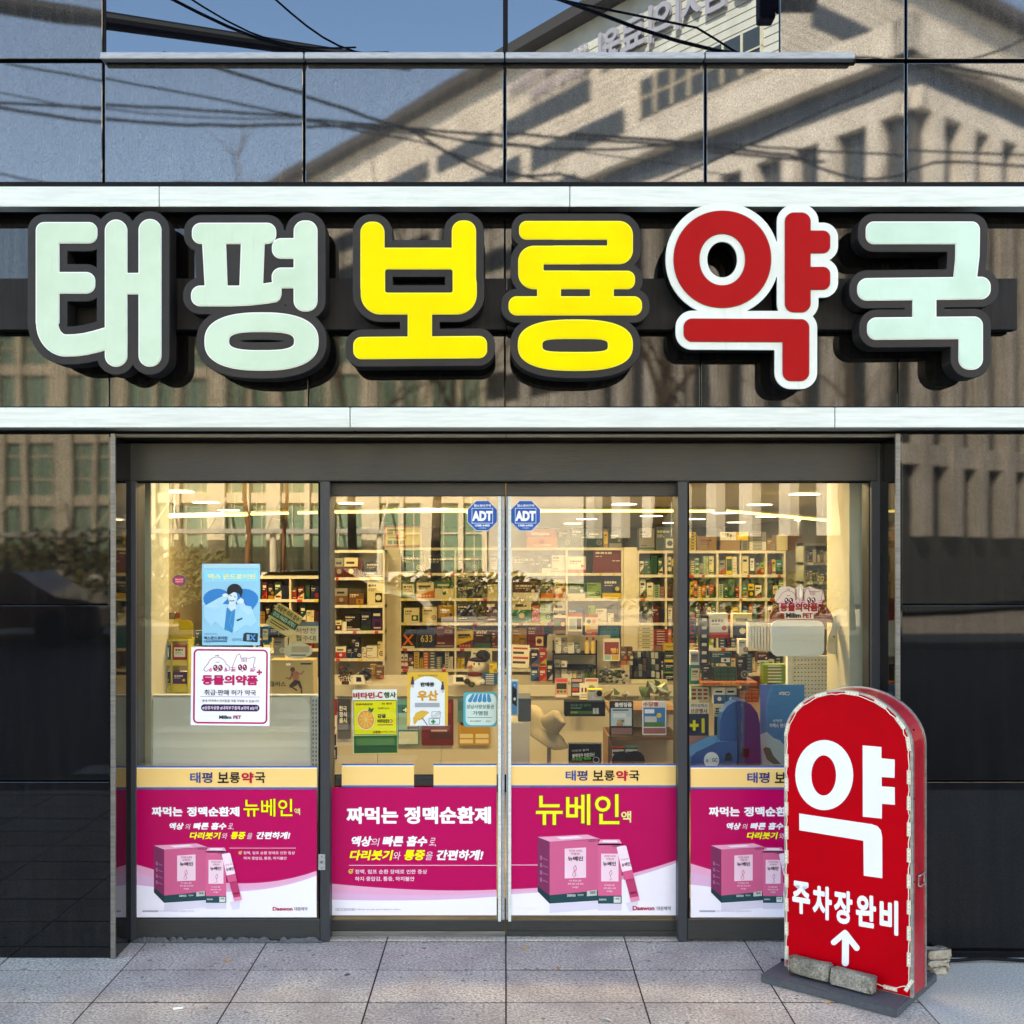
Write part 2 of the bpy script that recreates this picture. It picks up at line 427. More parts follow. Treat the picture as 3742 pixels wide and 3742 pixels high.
# ---- glazed front: header, windows and doors
def bx(name, px0, py0, px1, py1, D, th, m, c=.002, parent=None): return slab(name, px0, py0, px1, py1, D, th, m, c, parent)
front = root('glazed_front', (0, 0, 0), parent=bld)
bx('header_box', 472, 1619, 3206, 1758, 4.715, .16, M_FRAME, .004, front)
bx('jamb', 470, 1619, 497, 3440, 4.718, .12, M_FRAMEV, .003, front)
bx('jamb', 3184, 1619, 3222, 3440, 4.718, .12, M_FRAMEV, .003, front)
bx('mullion', 1170, 1758.5, 1205, 3441, 4.72, .14, M_FRAMEV, .003, front)
bx('mullion', 2478, 1758.5, 2512, 3441, 4.72, .14, M_FRAMEV, .003, front)
bx('bottom_rail', 497.5, 3358, 1169.5, 3436, 4.722, .10, M_FRAME, .004, front)
bx('bottom_rail', 2512.5, 3358, 3183.5, 3436, 4.722, .10, M_FRAME, .004, front)
for a, b in ((494, 1173), (2509, 3188)):
    bx('pane', a, 1756, b, 3362, DWIN+.02, .008, GLASS, 0, front)
for a, b in ((497.5, 503), (1163, 1169.5), (2512.5, 2519), (3176, 3183.5)):
    bx('glazing_bead', a, 1762, b, 3357, 4.738, .008, M_BLACK, .001, front)
for a, b in ((503.5, 1162.5), (2519.5, 3175.5)):
    bx('glazing_bead', a, 1759, b, 1765, 4.738, .008, M_BLACK, .001, front)
for s in (-1, 1):
    dr = root('sliding_door', (s*.36, DDOOR+CAMY, 0), parent=bld)
    if s < 0: x0, x1, ga, gb = 1206, 1846, 1206, 1842
    else: x0, x1, ga, gb = 1850, 2477, 1851, 2476
    bx('top_rail', x0, 1764, x1, 1813, 4.785, .05, M_FRAME, .003, dr)
    bx('bottom_rail', x0, 3361, x1, 3403, 4.785, .05, M_FRAME, .004, dr)
    bx('kick_plate', x0, 3403.5, x1, 3427, 4.79, .04, M_TRIM if s < 0 else M_FRAME, .003, dr)
    bx('pane', ga, 1810, gb, 3364, DDOOR+.006, .008, GLASS, 0, dr)
    if s < 0:
        bx('edge_strip', 1820, 1814, 1831, 3368, 4.775, .02, M_WHITE, .002, dr); bx('closing_stile', 1832, 1814, 1844, 3362, 4.782, .04, M_LEDGE, .003, dr)
    else:
        bx('edge_strip', 1857, 1814, 1868, 3368, 4.775, .02, M_WHITE, .002, dr); bx('closing_stile', 1850, 1814, 1856.5, 3362, 4.782, .04, M_LEDGE, .003, dr)
bx('track_cover', 1205, 3428, 2478, 3440, 4.80, .05, M_BLACK, .001, front)
bx('door_head', 1205, 1750, 2478, 1764, 4.80, .05, M_BLACK, 0, front)
# lock plate on the left mullion
lk = bx('lock_plate', 1163, 3122, 1188, 3180, 4.714, .005, M_LEDGE, .002, front)
x, y, z = W(1175, 3150, 4.712)
MB().tube([(x, y+.002, z), (x, y-.004, z)], .006, M_TRIM, 12).build('lock_cylinder', lk)
for zz in (3130, 3172):
    x, y, z = W(1175, zz, 4.713); MB().tube([(x, y+.002, z), (x, y-.001, z)], .002, M_BLACK, 8).build('screw', lk)
# lumpy sealant along the foot of the left window
ms = speckled('painted_sealant', (.045, .05, .055), (.09, .095, .10), 90, .6, .3)
mb = MB(); random.seed(3)
for i in range(110):
    px = 500+i*6.1+random.uniform(-6, 6); hgt = (5+5*math.sin(i*.21)+random.uniform(0, 6)) if random.random() < .85 else 16
    x, y, z = W(px, 3436, 4.715); mb.ball((x, y, .004), random.uniform(.010, .030), .007, max(2, hgt)/867*1.2, ms, 8, 5)
tag(mb.build('painted_sealant', front, smooth=True), kind='stuff')

# ================================================================== SIGN LETTERS (outlines from signed distances)
def sd_rr(X, Y, x0, y0, x1, y1, r=0, sl=0):
    if sl: Y = Y - sl*(X-(x0+x1)/2)
    cx, cy_, hx, hy = (x0+x1)/2, (y0+y1)/2, (x1-x0)/2, (y1-y0)/2; r = min(r, hx, hy)
    qx, qy = abs(X-cx)-hx+r, abs(Y-cy_)-hy+r
    return np.hypot(np.maximum(qx, 0), np.maximum(qy, 0))+np.minimum(np.maximum(qx, qy), 0)-r
def sd_poly(X, Y, P):
    d = np.full(X.shape, 1e9); ins = np.zeros(X.shape, bool)
    for i in range(len(P)):
        a, b = P[i], P[(i+1) % len(P)]; ex, ey = b[0]-a[0], b[1]-a[1]
        t = np.clip(((X-a[0])*ex+(Y-a[1])*ey)/(ex*ex+ey*ey+1e-9), 0, 1)
        d = np.minimum(d, np.hypot(X-a[0]-ex*t, Y-a[1]-ey*t))
        c = (a[1] > Y) != (b[1] > Y)
        if abs(ey) > 1e-9: ins ^= c & (X < ex*(Y-a[1])/ey+a[0])
    return np.where(ins, -d, d)
def sd_cap(X, Y, P, r):
    d = np.full(X.shape, 1e9)
    for a, b in zip(P, P[1:]):
        ex, ey = b[0]-a[0], b[1]-a[1]; t = np.clip(((X-a[0])*ex+(Y-a[1])*ey)/(ex*ex+ey*ey+1e-9), 0, 1)
        d = np.minimum(d, np.hypot(X-a[0]-ex*t, Y-a[1]-ey*t))
    return d-r
def sup(x0, y0, x1, y1, e=2.4, n=64):
    cx, cy_, hx, hy = (x0+x1)/2, (y0+y1)/2, (x1-x0)/2, (y1-y0)/2; P = []
    for i in range(n):
        t = 2*math.pi*i/n; c, s = math.cos(t), math.sin(t)
        P.append((cx+hx*math.copysign(abs(c)**(2/e), c), cy_+hy*math.copysign(abs(s)**(2/e), s)))
    return P
def field(spec, X, Y):
    f = np.full(X.shape, 1e9)
    for op, kind, *a in spec:
        s = {'r': sd_rr, 'p': sd_poly, 'c': sd_cap}[kind](X, Y, *a)
        f = np.minimum(f, s) if op == '+' else np.maximum(f, -s)
    return f
def contours(f, xs, ys, lvl):
    g = f-lvl; g[g == 0] = 1e-6
    s = g < 0
    mixd = (s[:-1, :-1] ^ s[1:, :-1]) | (s[:-1, :-1] ^ s[:-1, 1:]) | (s[:-1, :-1] ^ s[1:, 1:])
    nxt = {}; P = {}
    def pt(i, j, k, l):
        key = (i, j, k, l)
        if key not in P:
            a, b = g[i, j], g[k, l]; t = a/(a-b); P[key] = (xs[j]+(xs[l]-xs[j])*t, ys[i]+(ys[k]-ys[i])*t)
        return key
    for i, j in np.argwhere(mixd):
        c = (bool(s[i, j]), bool(s[i, j+1]), bool(s[i+1, j+1]), bool(s[i+1, j]))
        E_ = [(i, j, i, j+1), (i, j+1, i+1, j+1), (i+1, j, i+1, j+1), (i, j, i+1, j)]
        cr = [k for k in range(4) if c[k] != c[(k+1) % 4]]
        if len(cr) == 2: prs = [(cr[0], cr[1])]
        else: prs = [(0, 1), (2, 3)] if c[0] else [(3, 0), (1, 2)]
        for a, b in prs:
            ka, kb = pt(*E_[a]), pt(*E_[b]); nxt.setdefault(ka, []).append(kb); nxt.setdefault(kb, []).append(ka)
    loops = []; seen = set()
    for k in list(nxt):
        if k in seen: continue
        lp = [k]; seen.add(k); cur = k
        while True:
            n = [q for q in nxt[cur] if q not in seen]
            if not n: break
            cur = n[0]; seen.add(cur); lp.append(cur)
        if len(lp) > 12: loops.append(simplify([P[q] for q in lp], .35))
    return loops
def simplify(P, tol):
    def rdp(a, b):
        if b-a < 2: return [a]
        p, q = np.array(P[a]), np.array(P[b % len(P)]); d = q-p; l = np.hypot(*d) or 1e-9
        A = np.array(P[a+1:b]); dist = abs((A[:, 0]-p[0])*d[1]-(A[:, 1]-p[1])*d[0])/l; k = int(dist.argmax())
        if dist[k] < tol: return [a]
        return rdp(a, a+1+k)+rdp(a+1+k, b)
    n = len(P); h = n//2
    return [P[i] for i in rdp(0, h)+rdp(h, n)]

LET = {}
LET['태'] = (0, 660, 1/1.5333, 42, [
 ('+','r',200,232,545,352,48), ('+','r',200,232,332,700,48), ('+','r',200,400,332,800,0), ('+','r',205,512,533,633,50), ('-','r',333,353,470,511,8),
 ('+','c',[(264,790)]+[(370-106*math.cos(R(a)),800+124*math.sin(R(a))) for a in range(0,91,9)]+[(430,922),(480,915),(540,901),(600,883)],62),
 ('+','r',587,218,713,1043,63), ('+','r',776,215,904,1043,63), ('+','r',690,517,800,637,0)])
LET['평'] = (0, 660, 1/1.5333, 42, [
 ('+','r',1075,236,1547,355,50), ('+','p',[(1132,340),(1266,340),(1275,600),(1147,600)]), ('+','p',[(1350,340),(1483,340),(1473,600),(1341,600)]),
 ('+','r',1070,588,1300,704,52), ('+','p',[(1120,588),(1341,588),(1473,577),(1524,569),(1577,569),(1577,640),(1568,665),(1550,680),(1500,689),(1400,700),(1300,704.5),(1120,704)]),
 ('+','r',1645,223,1779,733,60), ('+','r',1523,322,1700,438,52), ('+','r',1522,487,1700,603,52),
 ('+','p',sup(1145,738,1785,1065,2.5)), ('-','p',sup(1283,848,1648,950,2.9))])
LET['보'] = (1240, 660, 1/1.5333, 40, [
 ('+','r',118,230,253,660,60), ('+','r',630,223,766,660,60), ('+','r',200,376,700,498,0), ('+','r',120,470,770,750,112), ('-','r',256,497,635,628,14),
 ('-','r',254,180,630,375,0), ('+','r',383,700,519,900,0), ('+','r',78,873,828,998,46,-.008)])
LET['룡'] = (1240, 660, 1/1.5333, 39, [
 ('+','r',1200,226,1645,468,78), ('+','r',1007,226,1400,330,42), ('+','r',1002,365,1350,608,88), ('+','r',1100,365,1400,468,0), ('+','r',1200,505,1657,608,44),
 ('-','r',960,331,1501,364,6), ('-','r',1144,469,1720,504,6),
 ('+','r',1108,590,1242,660,0), ('+','r',1405,590,1538,660,0), ('+','r',948,648,1696,755,46),
 ('+','p',sup(1000,778,1645,1066,2.6)), ('-','p',sup(1138,887,1505,960,4))])
LET['약'] = (2400, 660, 1/1.4396, 41, [
 ('+','p',sup(88,157,603,670,2.05)), ('-','p',sup(225,280,465,550,2.05)),
 ('+','r',674,167,810,693,48), ('+','r',740,262,913,382,38), ('+','r',740,453,913,574,38),
 ('+','r',141,726,760,849,46,.004), ('+','r',662,728,803,1055,46), ('+','r',600,728,800,848,40)])
LET['국'] = (2400, 660, 1/1.4396, 39, [
 ('+','r',1100,215,1700,334,42), ('+','p',[(1572,320),(1700,300),(1698,400),(1684,520),(1560,520),(1570,420)]), ('+','r',1055,509,1757,628,52,-.012),
 ('+','r',1345,590,1471,740,0), ('+','r',1107,717,1716,835,48,-.010), ('+','r',1588,722,1716,995,56)])
SL = {'태': 'first big sign letter, pale mint vertical strokes with a cross bar, leftmost above the windows',
      '평': 'second big sign letter, pale mint above a wide ring, left of the first yellow letter',
      '보': 'big yellow sign letter with two upright horns above a foot bar',
      '룡': 'big yellow sign letter with stacked zigzag bars above a flat ring',
      '약': 'big crimson sign letter with a round ring, edged in white instead of charcoal',
      '국': 'last big sign letter, pale mint angular strokes at the right end of the beam'}
for ch, (ox, oy, s, off, spec) in LET.items():
    P = [q for op, k, *a in spec for q in ([(a[0], a[1]), (a[2], a[3])] if k == 'r' else a[0])]
    x0 = min(p[0] for p in P)-off-8; x1 = max(p[0] for p in P)+off+8; y0 = min(p[1] for p in P)-off-30; y1 = max(p[1] for p in P)+off+30
    st = 3.0; xs = np.arange(x0, x1, st); ys = np.arange(y0, y1, st); X, Y = np.meshgrid(xs, ys)
    f = field(spec, X, Y)
    D = 4.44; Yf = D+CAMY
    r0 = root('sign_letter', W(ox+(x0+x1)/2*s, oy+y1*s, D), SL[ch], 'sign letter', 'big letters of the pharmacy sign')
    def layer(name, loops, D, ext, m, bev=0.):
        LP = [[((ox+p[0]*s-CX)*D/F, H-(oy+p[1]*s-CY)*D/F) for p in l] for l in loops]
        V, Fc = loops_geo(LP, ext, bev)
        V = [(v[0], D+CAMY+ext+bev-v[2], v[1]) for v in V]
        return mk(name, V, Fc, m, r0)
    red = ch == '약'; yel = ch in '보룡'
    layer('letter_tray', contours(f, xs, ys, off), D, .006 if red else .045, A_WHITE if red else M_TRAY, 0. if red else .0025)
    if red: layer('letter_return', contours(f, xs, ys, off-1), D+.0125, .042, M_BLACK)
    m = A_RED if red else A_YEL if yel else (A_MINT2 if ch == '국' else A_MINT)
    layer('letter_rim', contours(f, xs, ys, 0), D-.004, .0022, pmat('dark_red_rim', (.20, .002, .006), .3) if red else A_YRIM if yel else A_RIM)
    layer('letter_face', contours(f, xs, ys, -5 if not red else -3), D-.0065, .001, m)
    for px, py in {'태': ((300, 560), (800, 560)), '평': ((1200, 620), (1700, 620))}.get(ch, ((1300, 620),) if ch == '룡' else ((450, 700),) if ch in '보' else ((700, 640),) if red else ((1400, 600),)):
        x, y, z = W(ox+px*s, 1100, D+.1); MB().box(x-.02, x+.02, D+.093+CAMY, 4.544+CAMY, z-.05, z+.05, M_BLACK).build('mounting_bracket', r0)

# ================================================================== PAVEMENT
SL1 = speckled('granite_paving', (.20, .178, .145), (.70, .635, .54), 95, .75, .7, ((.25, .21, .185), 4.0, .6), (.09, .08, .075))
oi = SL1.node_tree.nodes.new('ShaderNodeObjectInfo')
bc = bs(SL1).inputs['Base Color'].links[0].from_socket
tint = ramp(SL1, oi.outputs['Random'], [(0, (.84, .82, .84)), (.5, (1, .98, .98)), (1, (1.0, 1.0, 1.0))])
L(SL1, mixc(SL1, 1.0, bc, tint, 'MULTIPLY'), bs(SL1).inputs['Base Color'])
pave = MB().box(-14, 14, -3.3, .6, -.10, -.0035, pmat('dark_bedding', (.018, .016, .014), .9)).build('pavement'); tag(pave, kind='structure')
TW, TD = .5035, .318
base = None
xs0 = -.0
for j in range(-10, 1):
    for i in range(-8, 3):
        if (i, j) == (0, 0) and False: continue
        x0 = i*TW+.002; y0 = j*TD
        if j == 0:   # cut row against the shop front
            mb = MB().box(x0+.003, x0+TW-.003, y0+.0055, y0+.13, -.003, 0, SL1, .001)
            mb.build('paving_slab', pave); continue
        if base is None:
            base = MB().box(x0+.003, x0+TW-.003, y0+.0055, y0+TD-.0055, -.003, 0, SL1, .001).build('paving_slab', pave, origin=(x0+TW/2, y0+TD/2, 0)); o = base
        else:
            o = bpy.data.objects.new('paving_slab', base.data); COL.objects.link(o); place(o, (x0+TW/2, y0+TD/2, 0), pave)
        o.location.z += random.uniform(-.0008, .0008); o.rotation_euler = (R(random.uniform(-.08, .08)), R(random.uniform(-.08, .08)), 0)
M_CONC = speckled('worn_concrete', (.27, .25, .21), (.68, .63, .55), 120, .8, .5, ((.50, .47, .41), .9, .5))
MB().box(3*TW+.004, 13, -3.2, .1, -.003, .0, M_CONC, .001).build('concrete_apron', pave)
MB().box(-13, -8*TW, -3.2, .1, -.003, .0, M_CONC, .001).build('concrete_apron', pave)
MB().box(-13, 13, -3.33, -3.2, -.12, .0, M_CONC, .01).build('kerb', pave)
# ground: one sheet to the horizon, road with crossing stripes
gm = speckled('distant_paving', (.32, .29, .24), (.42, .39, .33), 3, .85, .1)
tag(mk('ground', [(-400, -400, -.16), (400, -400, -.16), (400, 300, -.16), (-400, 300, -.16)], [(0, 1, 2, 3)], gm), kind='structure')
rm = speckled('asphalt', (.04, .04, .042), (.075, .075, .075), 120, .85, .4)
road = MB().box(-120, 120, -17, -3.33, -.2, -.12, rm).build('road'); tag(road, kind='structure')
wp = speckled('road_paint', (.30, .30, .29), (.5, .5, .48), 30, .6, .2)
for i in range(4):
    MB().box(-3.4, (-.75, -.9, -.55, -.8)[i], -4.75-i*.85, -4.4-i*.85, -.12, -.114, wp).build('crossing_stripe', road)
MB().box(-120, 120, -19.5, -17, -.2, .0, speckled('far_pavement', (.30, .27, .23), (.42, .38, .32), 20, .8, .2)).build('far_kerb', road)
# ================================================================== ACROSS THE STREET (seen mirrored in granite and glass)
def V3(x, y, z): return (x, y, z)
M_TAN = speckled('sunlit_tan_stone', (.54, .51, .45), (.68, .65, .58), .8, .8, .1)
M_CREAM = speckled('cream_facade_panel', (.55, .49, .36), (.66, .60, .46), 2, .7, .1)
M_FARGL = pmat('far_window_glass', (.20, .30, .22), .12, ior=1.6)
M_FARDK = pmat('far_dark_glass', (.05, .06, .065), .15, ior=1.6)
M_SIDING = speckled('grey_canopy_metal', (.30, .30, .27), (.42, .41, .36), 4, .5, .1)
def pbox(mb, o, d, a0, a1, b0, b1, z0, z1, m):
    """box along direction d (unit xy) from a0..a1, thickness b0..b1 along its left-hand normal"""
    n = (-d[1], d[0])
    V = [(o[0]+d[0]*a+n[0]*b, o[1]+d[1]*a+n[1]*b, z) for a in (a0, a1) for b in (b0, b1) for z in (z0, z1)]
    mb.add(V, [(0,1,3,2),(4,6,7,5),(0,4,5,1),(2,3,7,6),(0,2,6,4),(1,5,7,3)], m)
# hospital, corner towards the street
hc = (11.0, -40.3); s_, c_ = math.sin(R(37.5)), math.cos(R(37.5))
d1 = (-s_, -c_); d2 = (c_, -s_)
hosp = root('hospital_building', (*hc, 0), 'tall tan stone hospital across the street, mirrored in the upper granite', 'building')
mb = MB()
o0 = (hc[0], hc[1])
far = (hc[0]+d1[0]*48, hc[1]+d1[1]*48); far2 = (hc[0]+d2[0]*42, hc[1]+d2[1]*42); f3 = (far[0]+d2[0]*42, far[1]+d2[1]*42)
P4 = [o0, far, f3, far2]
mb.add([(x, y, z) for x, y in P4 for z in (0, 27.0)], [(0, 2, 3, 1), (2, 4, 5, 3), (4, 6, 7, 5), (6, 0, 1, 7), (1, 3, 5, 7)], M_TAN)
mb.build('wall', hosp)
def nrm(d, sgn): return (-d[1]*sgn, d[0]*sgn)
for d, sgn, Ln, nm in ((d1, -1, 48, 0), (d2, 1, 42, 1)):
    n_ = 1 if (nrm(d, 1)[1] > 0) == True and (nm == 1 or nrm(d, 1)[0] < 0) else -1
    b0, b1 = (0, .9) if n_ == 1 else (-.9, 0)
    e0, e1 = (0.0, .06) if n_ == 1 else (-.06, 0.0)
    mb = MB(); pbox(mb, o0, d, -.9, Ln+1, min(b0, b1*1), max(b0, b1), 27.0, 27.55, pmat('dark_eave', (.05, .045, .04), .7)); mb.build('eave', hosp)
    for k, (z0_, z1_) in enumerate(((9.6, 11.0), (13.4, 14.8), (16.5, 17.5), (18.8, 19.9), (20.9, 22.0), (23.1, 24.1))):
        a = (3.0, 3.0, 3.0, 3.5, 9.2, 11.5)[k] if nm == 0 else 2.0; i = 0
        while a < Ln-4:
            ln = (6.8, 5.2, 6.8)[i % 3]
            if not (nm == 1 and k < 1):
                mb = MB(); pbox(mb, o0, d, a, a+ln, min(e0, e1), max(e0, e1), z0_, z1_, M_FARDK); mb.build('window_strip', hosp)
            a += ln+.9; i += 1
    # panel seams near the eave, lit window bay
    mb = MB()
    for k in range(14):
        z_ = 20.9+k*.36; e = .015 if n_ == 1 else -.015
        pbox(mb, o0, d, 0, 30, min(0, e), max(0, e), z_, z_+.03, pmat('stone_seam', (.28, .21, .13), .8))
    mb.build('stone_seams', hosp)
    mb = MB()
    if nm == 0:
        pbox(mb, o0, d, .9, 8.2, -.08 if n_ < 0 else 0, 0 if n_ < 0 else .08, 21.2, 22.9, M_FARDK); mb.build('window_bay', hosp)
        mb = MB()
        for k in range(8): pbox(mb, o0, d, .9+k*1.02, 1.0+k*1.02, -.13 if n_ < 0 else 0, 0 if n_ < 0 else .13, 21.2, 22.9, M_CREAM)
        pbox(mb, o0, d, .9, 8.2, -.13 if n_ < 0 else 0, 0 if n_ < 0 else .13, 22.0, 22.07, M_CREAM); mb.build('window_bars', hosp)
N1 = nrm(d1, 1); N1 = N1 if N1[0] < 0 else (-N1[0], -N1[1])
def wall_text(t, bold, a0, a1, z0_, z1_, m):
    V, Fc = text_geo(t, bold); lo, hi = V.min(0), V.max(0); P = []
    for layer_ in (0, 1):
        for v in V:
            u = (v[0]-lo[0])/(hi[0]-lo[0]); q = (v[1]-lo[1])/(hi[1]-lo[1]); a = a0+u*(a1-a0); o_ = .12+.14*layer_+v[2]*.01
            P.append((o0[0]+d1[0]*a+N1[0]*o_, o0[1]+d1[1]*a+N1[1]*o_, z0_+q*(z1_-z0_)))
    n = len(V); FF = [[i+n for i in f] for f in Fc]+Fc
    mk('lettering', P, FF, m, hosp)
M_HL = pmat('hospital_letter_metal', (.40, .37, .42), .4)
wall_text('성남시의료원', .03, .8, 10.6, 24.3, 26.0, M_HL)
wall_text('SEONGNAM CITIZENS', .01, 11.4, 17.6, 25.3, 25.9, M_HL); wall_text('MEDICAL CENTER', .01, 11.4, 16.0, 24.4, 25.0, M_HL)
# nearer stone block with tall fins on its corner
bc_ = (11.6, -28.3)
blk = root('finned_block', (*bc_, 0), 'tan block with dark slots between tall fins beside the hospital', 'building')
mb = MB(); q1 = (bc_[0]+d1[0]*14, bc_[1]+d1[1]*14); q2 = (bc_[0]+d2[0]*24, bc_[1]+d2[1]*24); q3 = (q1[0]+d2[0]*24, q1[1]+d2[1]*24)
mb.add([(x, y, z) for x, y in (bc_, q1, q3, q2) for z in (0, 16.6)], [(0, 2, 3, 1), (2, 4, 5, 3), (4, 6, 7, 5), (6, 0, 1, 7), (1, 3, 5, 7)], M_FARDK); mb.build('glass_wall', blk)
for d, Ln in ((d1, 14), (d2, 24)):
    n = nrm(d, 1); sg = 1 if (n[1] > 0 and (d is d2 or n[0] < 0)) else -1
    def pb(a0, a1, th, z0_, z1_, m, nm):
        mb = MB(); pbox(mb, bc_, d, a0, a1, min(0, sg*th), max(0, sg*th), z0_, z1_, m); mb.build(nm, blk)
    pb(-.5, Ln, .5, 15.9, 16.9, M_TAN, 'parapet'); pb(-.1, Ln, .35, 14.3, 14.9, M_TAN, 'spandrel'); pb(0, Ln, .3, 4.2, 4.8, M_TAN, 'spandrel')
    k = 0
    while k*1.55+.5 < Ln:
        pb(k*1.55+.5, k*1.55+(1.05 if k % 2 else .95), .45, 2.1, 14.3, M_TAN, 'fin'); k += 1
# long low building facing us
Y0 = -56.0
low = root('clinic_building', (-20, Y0, 0), 'long cream clinic with green glass bays behind a metal canopy', 'building')
MB().box(-46, 3.5, Y0-14, Y0, 0, 13.5, M_FARGL).build('glass_wall', low)
MB().box(-46.3, 3.8, Y0-14.3, Y0+.5, 13.5, 14.6, M_CREAM).build('parapet', low)
for z_ in (4.2, 7.6, 11.0):
    MB().box(-46, 3.5, Y0, Y0+.18, z_, z_+.55, M_CREAM).build('spandrel', low)
x = -46; i = 0; random.seed(5)
while x < 3.2:
    wd = (.75, .28, .28, .95, .22)[i % 5]
    MB().box(x, x+wd, Y0+.01, Y0+.42, 0, 13.45, M_CREAM).build('pier', low)
    x += wd+(1.3, 1.0, 1.5, 1.1, .9)[i % 5]; i += 1
mb = MB()
for k in range(60): mb.box(-46+k*.82, -45.94+k*.82, Y0, Y0+.06, 0, 13.4, M_CREAM)
for z_ in (1.1, 2.5, 5.6, 6.8, 9.0, 12.4): mb.box(-46, 3.5, Y0, Y0+.07, z_, z_+.1, M_CREAM)
mb.build('window_rails', low)
can = MB()
can.box(-30, -6, Y0+1, Y0+4.2, 2.5, 2.72, M_SIDING)
can.build('canopy', low)
for k in range(9):
    xx = -29.5+k*2.9
    MB().tube([(xx, Y0+.5, 4.4), (xx, Y0+4.1, 2.7)], .07, M_CREAM, 6).build('canopy_strut', low)
for k in range(5):
    MB().tube([(-28+k*5.4, Y0+3.8, 0), (-28+k*5.4, Y0+3.8, 2.5)], .16, M_CREAM, 10).build('canopy_column', low)
MB().box(-28.7, 3.7, Y0+.5, Y0+3, 0, .5, M_TAN).build('planter', low)
# pines with orange trunks, bare trees, hedges
M_BARK = speckled('orange_pine_bark', (.30, .13, .05), (.16, .07, .03), 9, .9, .5)
M_BARK2 = speckled('grey_bark', (.22, .17, .11), (.12, .09, .06), 9, .9, .5)
M_PINE = pmat('pine_needles', (.10, .11, .035), .7); M_HEDGE = pmat('hedge_leaves', (.13, .12, .03), .7)
def leaves(c, rx, ry, rz, n, sz, m, name, parent):
    mb = MB()
    V = []; Fc = []
    for i in range(n):
        u = Vector((random.gauss(0, 1), random.gauss(0, 1), random.gauss(0, 1))).normalized()*random.random()**.4
        p = Vector((c[0]+u.x*rx, c[1]+u.y*ry, c[2]+u.z*rz)); a = Vector((random.gauss(0, 1), random.gauss(0, 1), random.gauss(0, 1))).normalized(); b = a.orthogonal().normalized()
        q = a.cross(b); V += [p+b*sz, p+q*sz*.5, p-b*sz, p-q*sz*.5]; Fc.append([4*i, 4*i+1, 4*i+2, 4*i+3])
    mb.add(V, Fc, m); return mb.build(name, parent)
def branchy(name, x, y, h, r, label, seed, crown=None, bark=M_BARK2):
    random.seed(seed); t = root(name, (x, y, -.1), label, 'tree')
    tr = MB(); p = Vector((x, y, -.1)); pts = [p.copy()]; rs = [r]
    for k in range(7):
        p = p+Vector((random.gauss(0, .10), random.gauss(0, .06), h/7)); pts.append(p.copy()); rs.append(r*(1-k/9))
    tr.tube(pts, rs, bark, 9); tr.build('trunk', t)
    lm = MB()
    def br(p, d, l, r_, n):
        pts = [p]; q = p
        for k in range(4):
            d = (d+Vector((random.gauss(0, .16), random.gauss(0, .16), .06))).normalized(); q = q+d*l/4; pts.append(q)
        lm.tube([v[:] for v in pts], [r_*(1-.18*k) for k in range(5)], bark, 5, False)
        if n:
            for k in (1, 2, 3, 4, 4):
                br(pts[k], (d+Vector((random.gauss(0, .6), random.gauss(0, .5), random.gauss(.25, .3)))).normalized(), l*.55, r_*.5, n-1)
    if crown is None:
        for k in range(3, 8):
            a = random.uniform(0, 6.28); br(pts[min(k, 7)], Vector((math.cos(a)*.8, math.sin(a)*.5, .8)).normalized(), h*.42, r*.4, 2)
        lm.build('limbs', t)
    else:
        for k in range(4, 8):
            a = random.uniform(0, 6.28); br(pts[k], Vector((math.cos(a), math.sin(a)*.5, .35)).normalized(), h*.22, r*.3, 0)
        lm.build('limbs', t)
        c = MB(); V = []; Fc = []
        leaves((x, y, h*1.0), crown, crown*.8, crown*.42, 900, .13, M_PINE, 'crown', t)
branchy('pine_tree', -7.0, -26.0, 7.4, .075, 'slim pine with a bright orange trunk, mirrored in the left window', 11, 1.7, M_BARK)
branchy('pine_tree', -6.4, -28.5, 7.8, .07, 'slim pine with a darker leaning trunk beside the orange one', 12, 1.5, M_BARK)
branchy('bare_tree', 3.1, -17.5, 5.0, .16, 'leafless street tree with thick pale trunk, mirrored in the right door', 13)
branchy('bare_tree', -3.2, -18.6, 6.5, .11, 'leafless thin tree mirrored in the left door pane', 14)
branchy('bare_tree', -1.5, -19.2, 6.5, .12, 'leafless tree mirrored near the middle of the doors', 15)
branchy('bare_tree', 7.2, -18.5, 6.5, .08, 'leafless slender tree mirrored in the right window', 16)
for i, (x, y, rx, rz, lb) in enumerate(((-11, -24, 2.6, 1.5, 'rounded yellow green shrub at the left of the far pavement'), (-7.9, -23.5, 1.4, 1.1, 'small dark green shrub next to the pines'),
                                        (-1.0, -26, 2.8, .7, 'low clipped hedge behind the bare trees'), (6.0, -25, 3.5, .8, 'wide low hedge in front of the finned block'))):
    sh = leaves((x, y, rz*.6), rx, 1.0, rz, 1500, .12, M_HEDGE if i % 2 == 0 else M_PINE, 'shrub', None)
    tag(sh, lb, 'shrub')
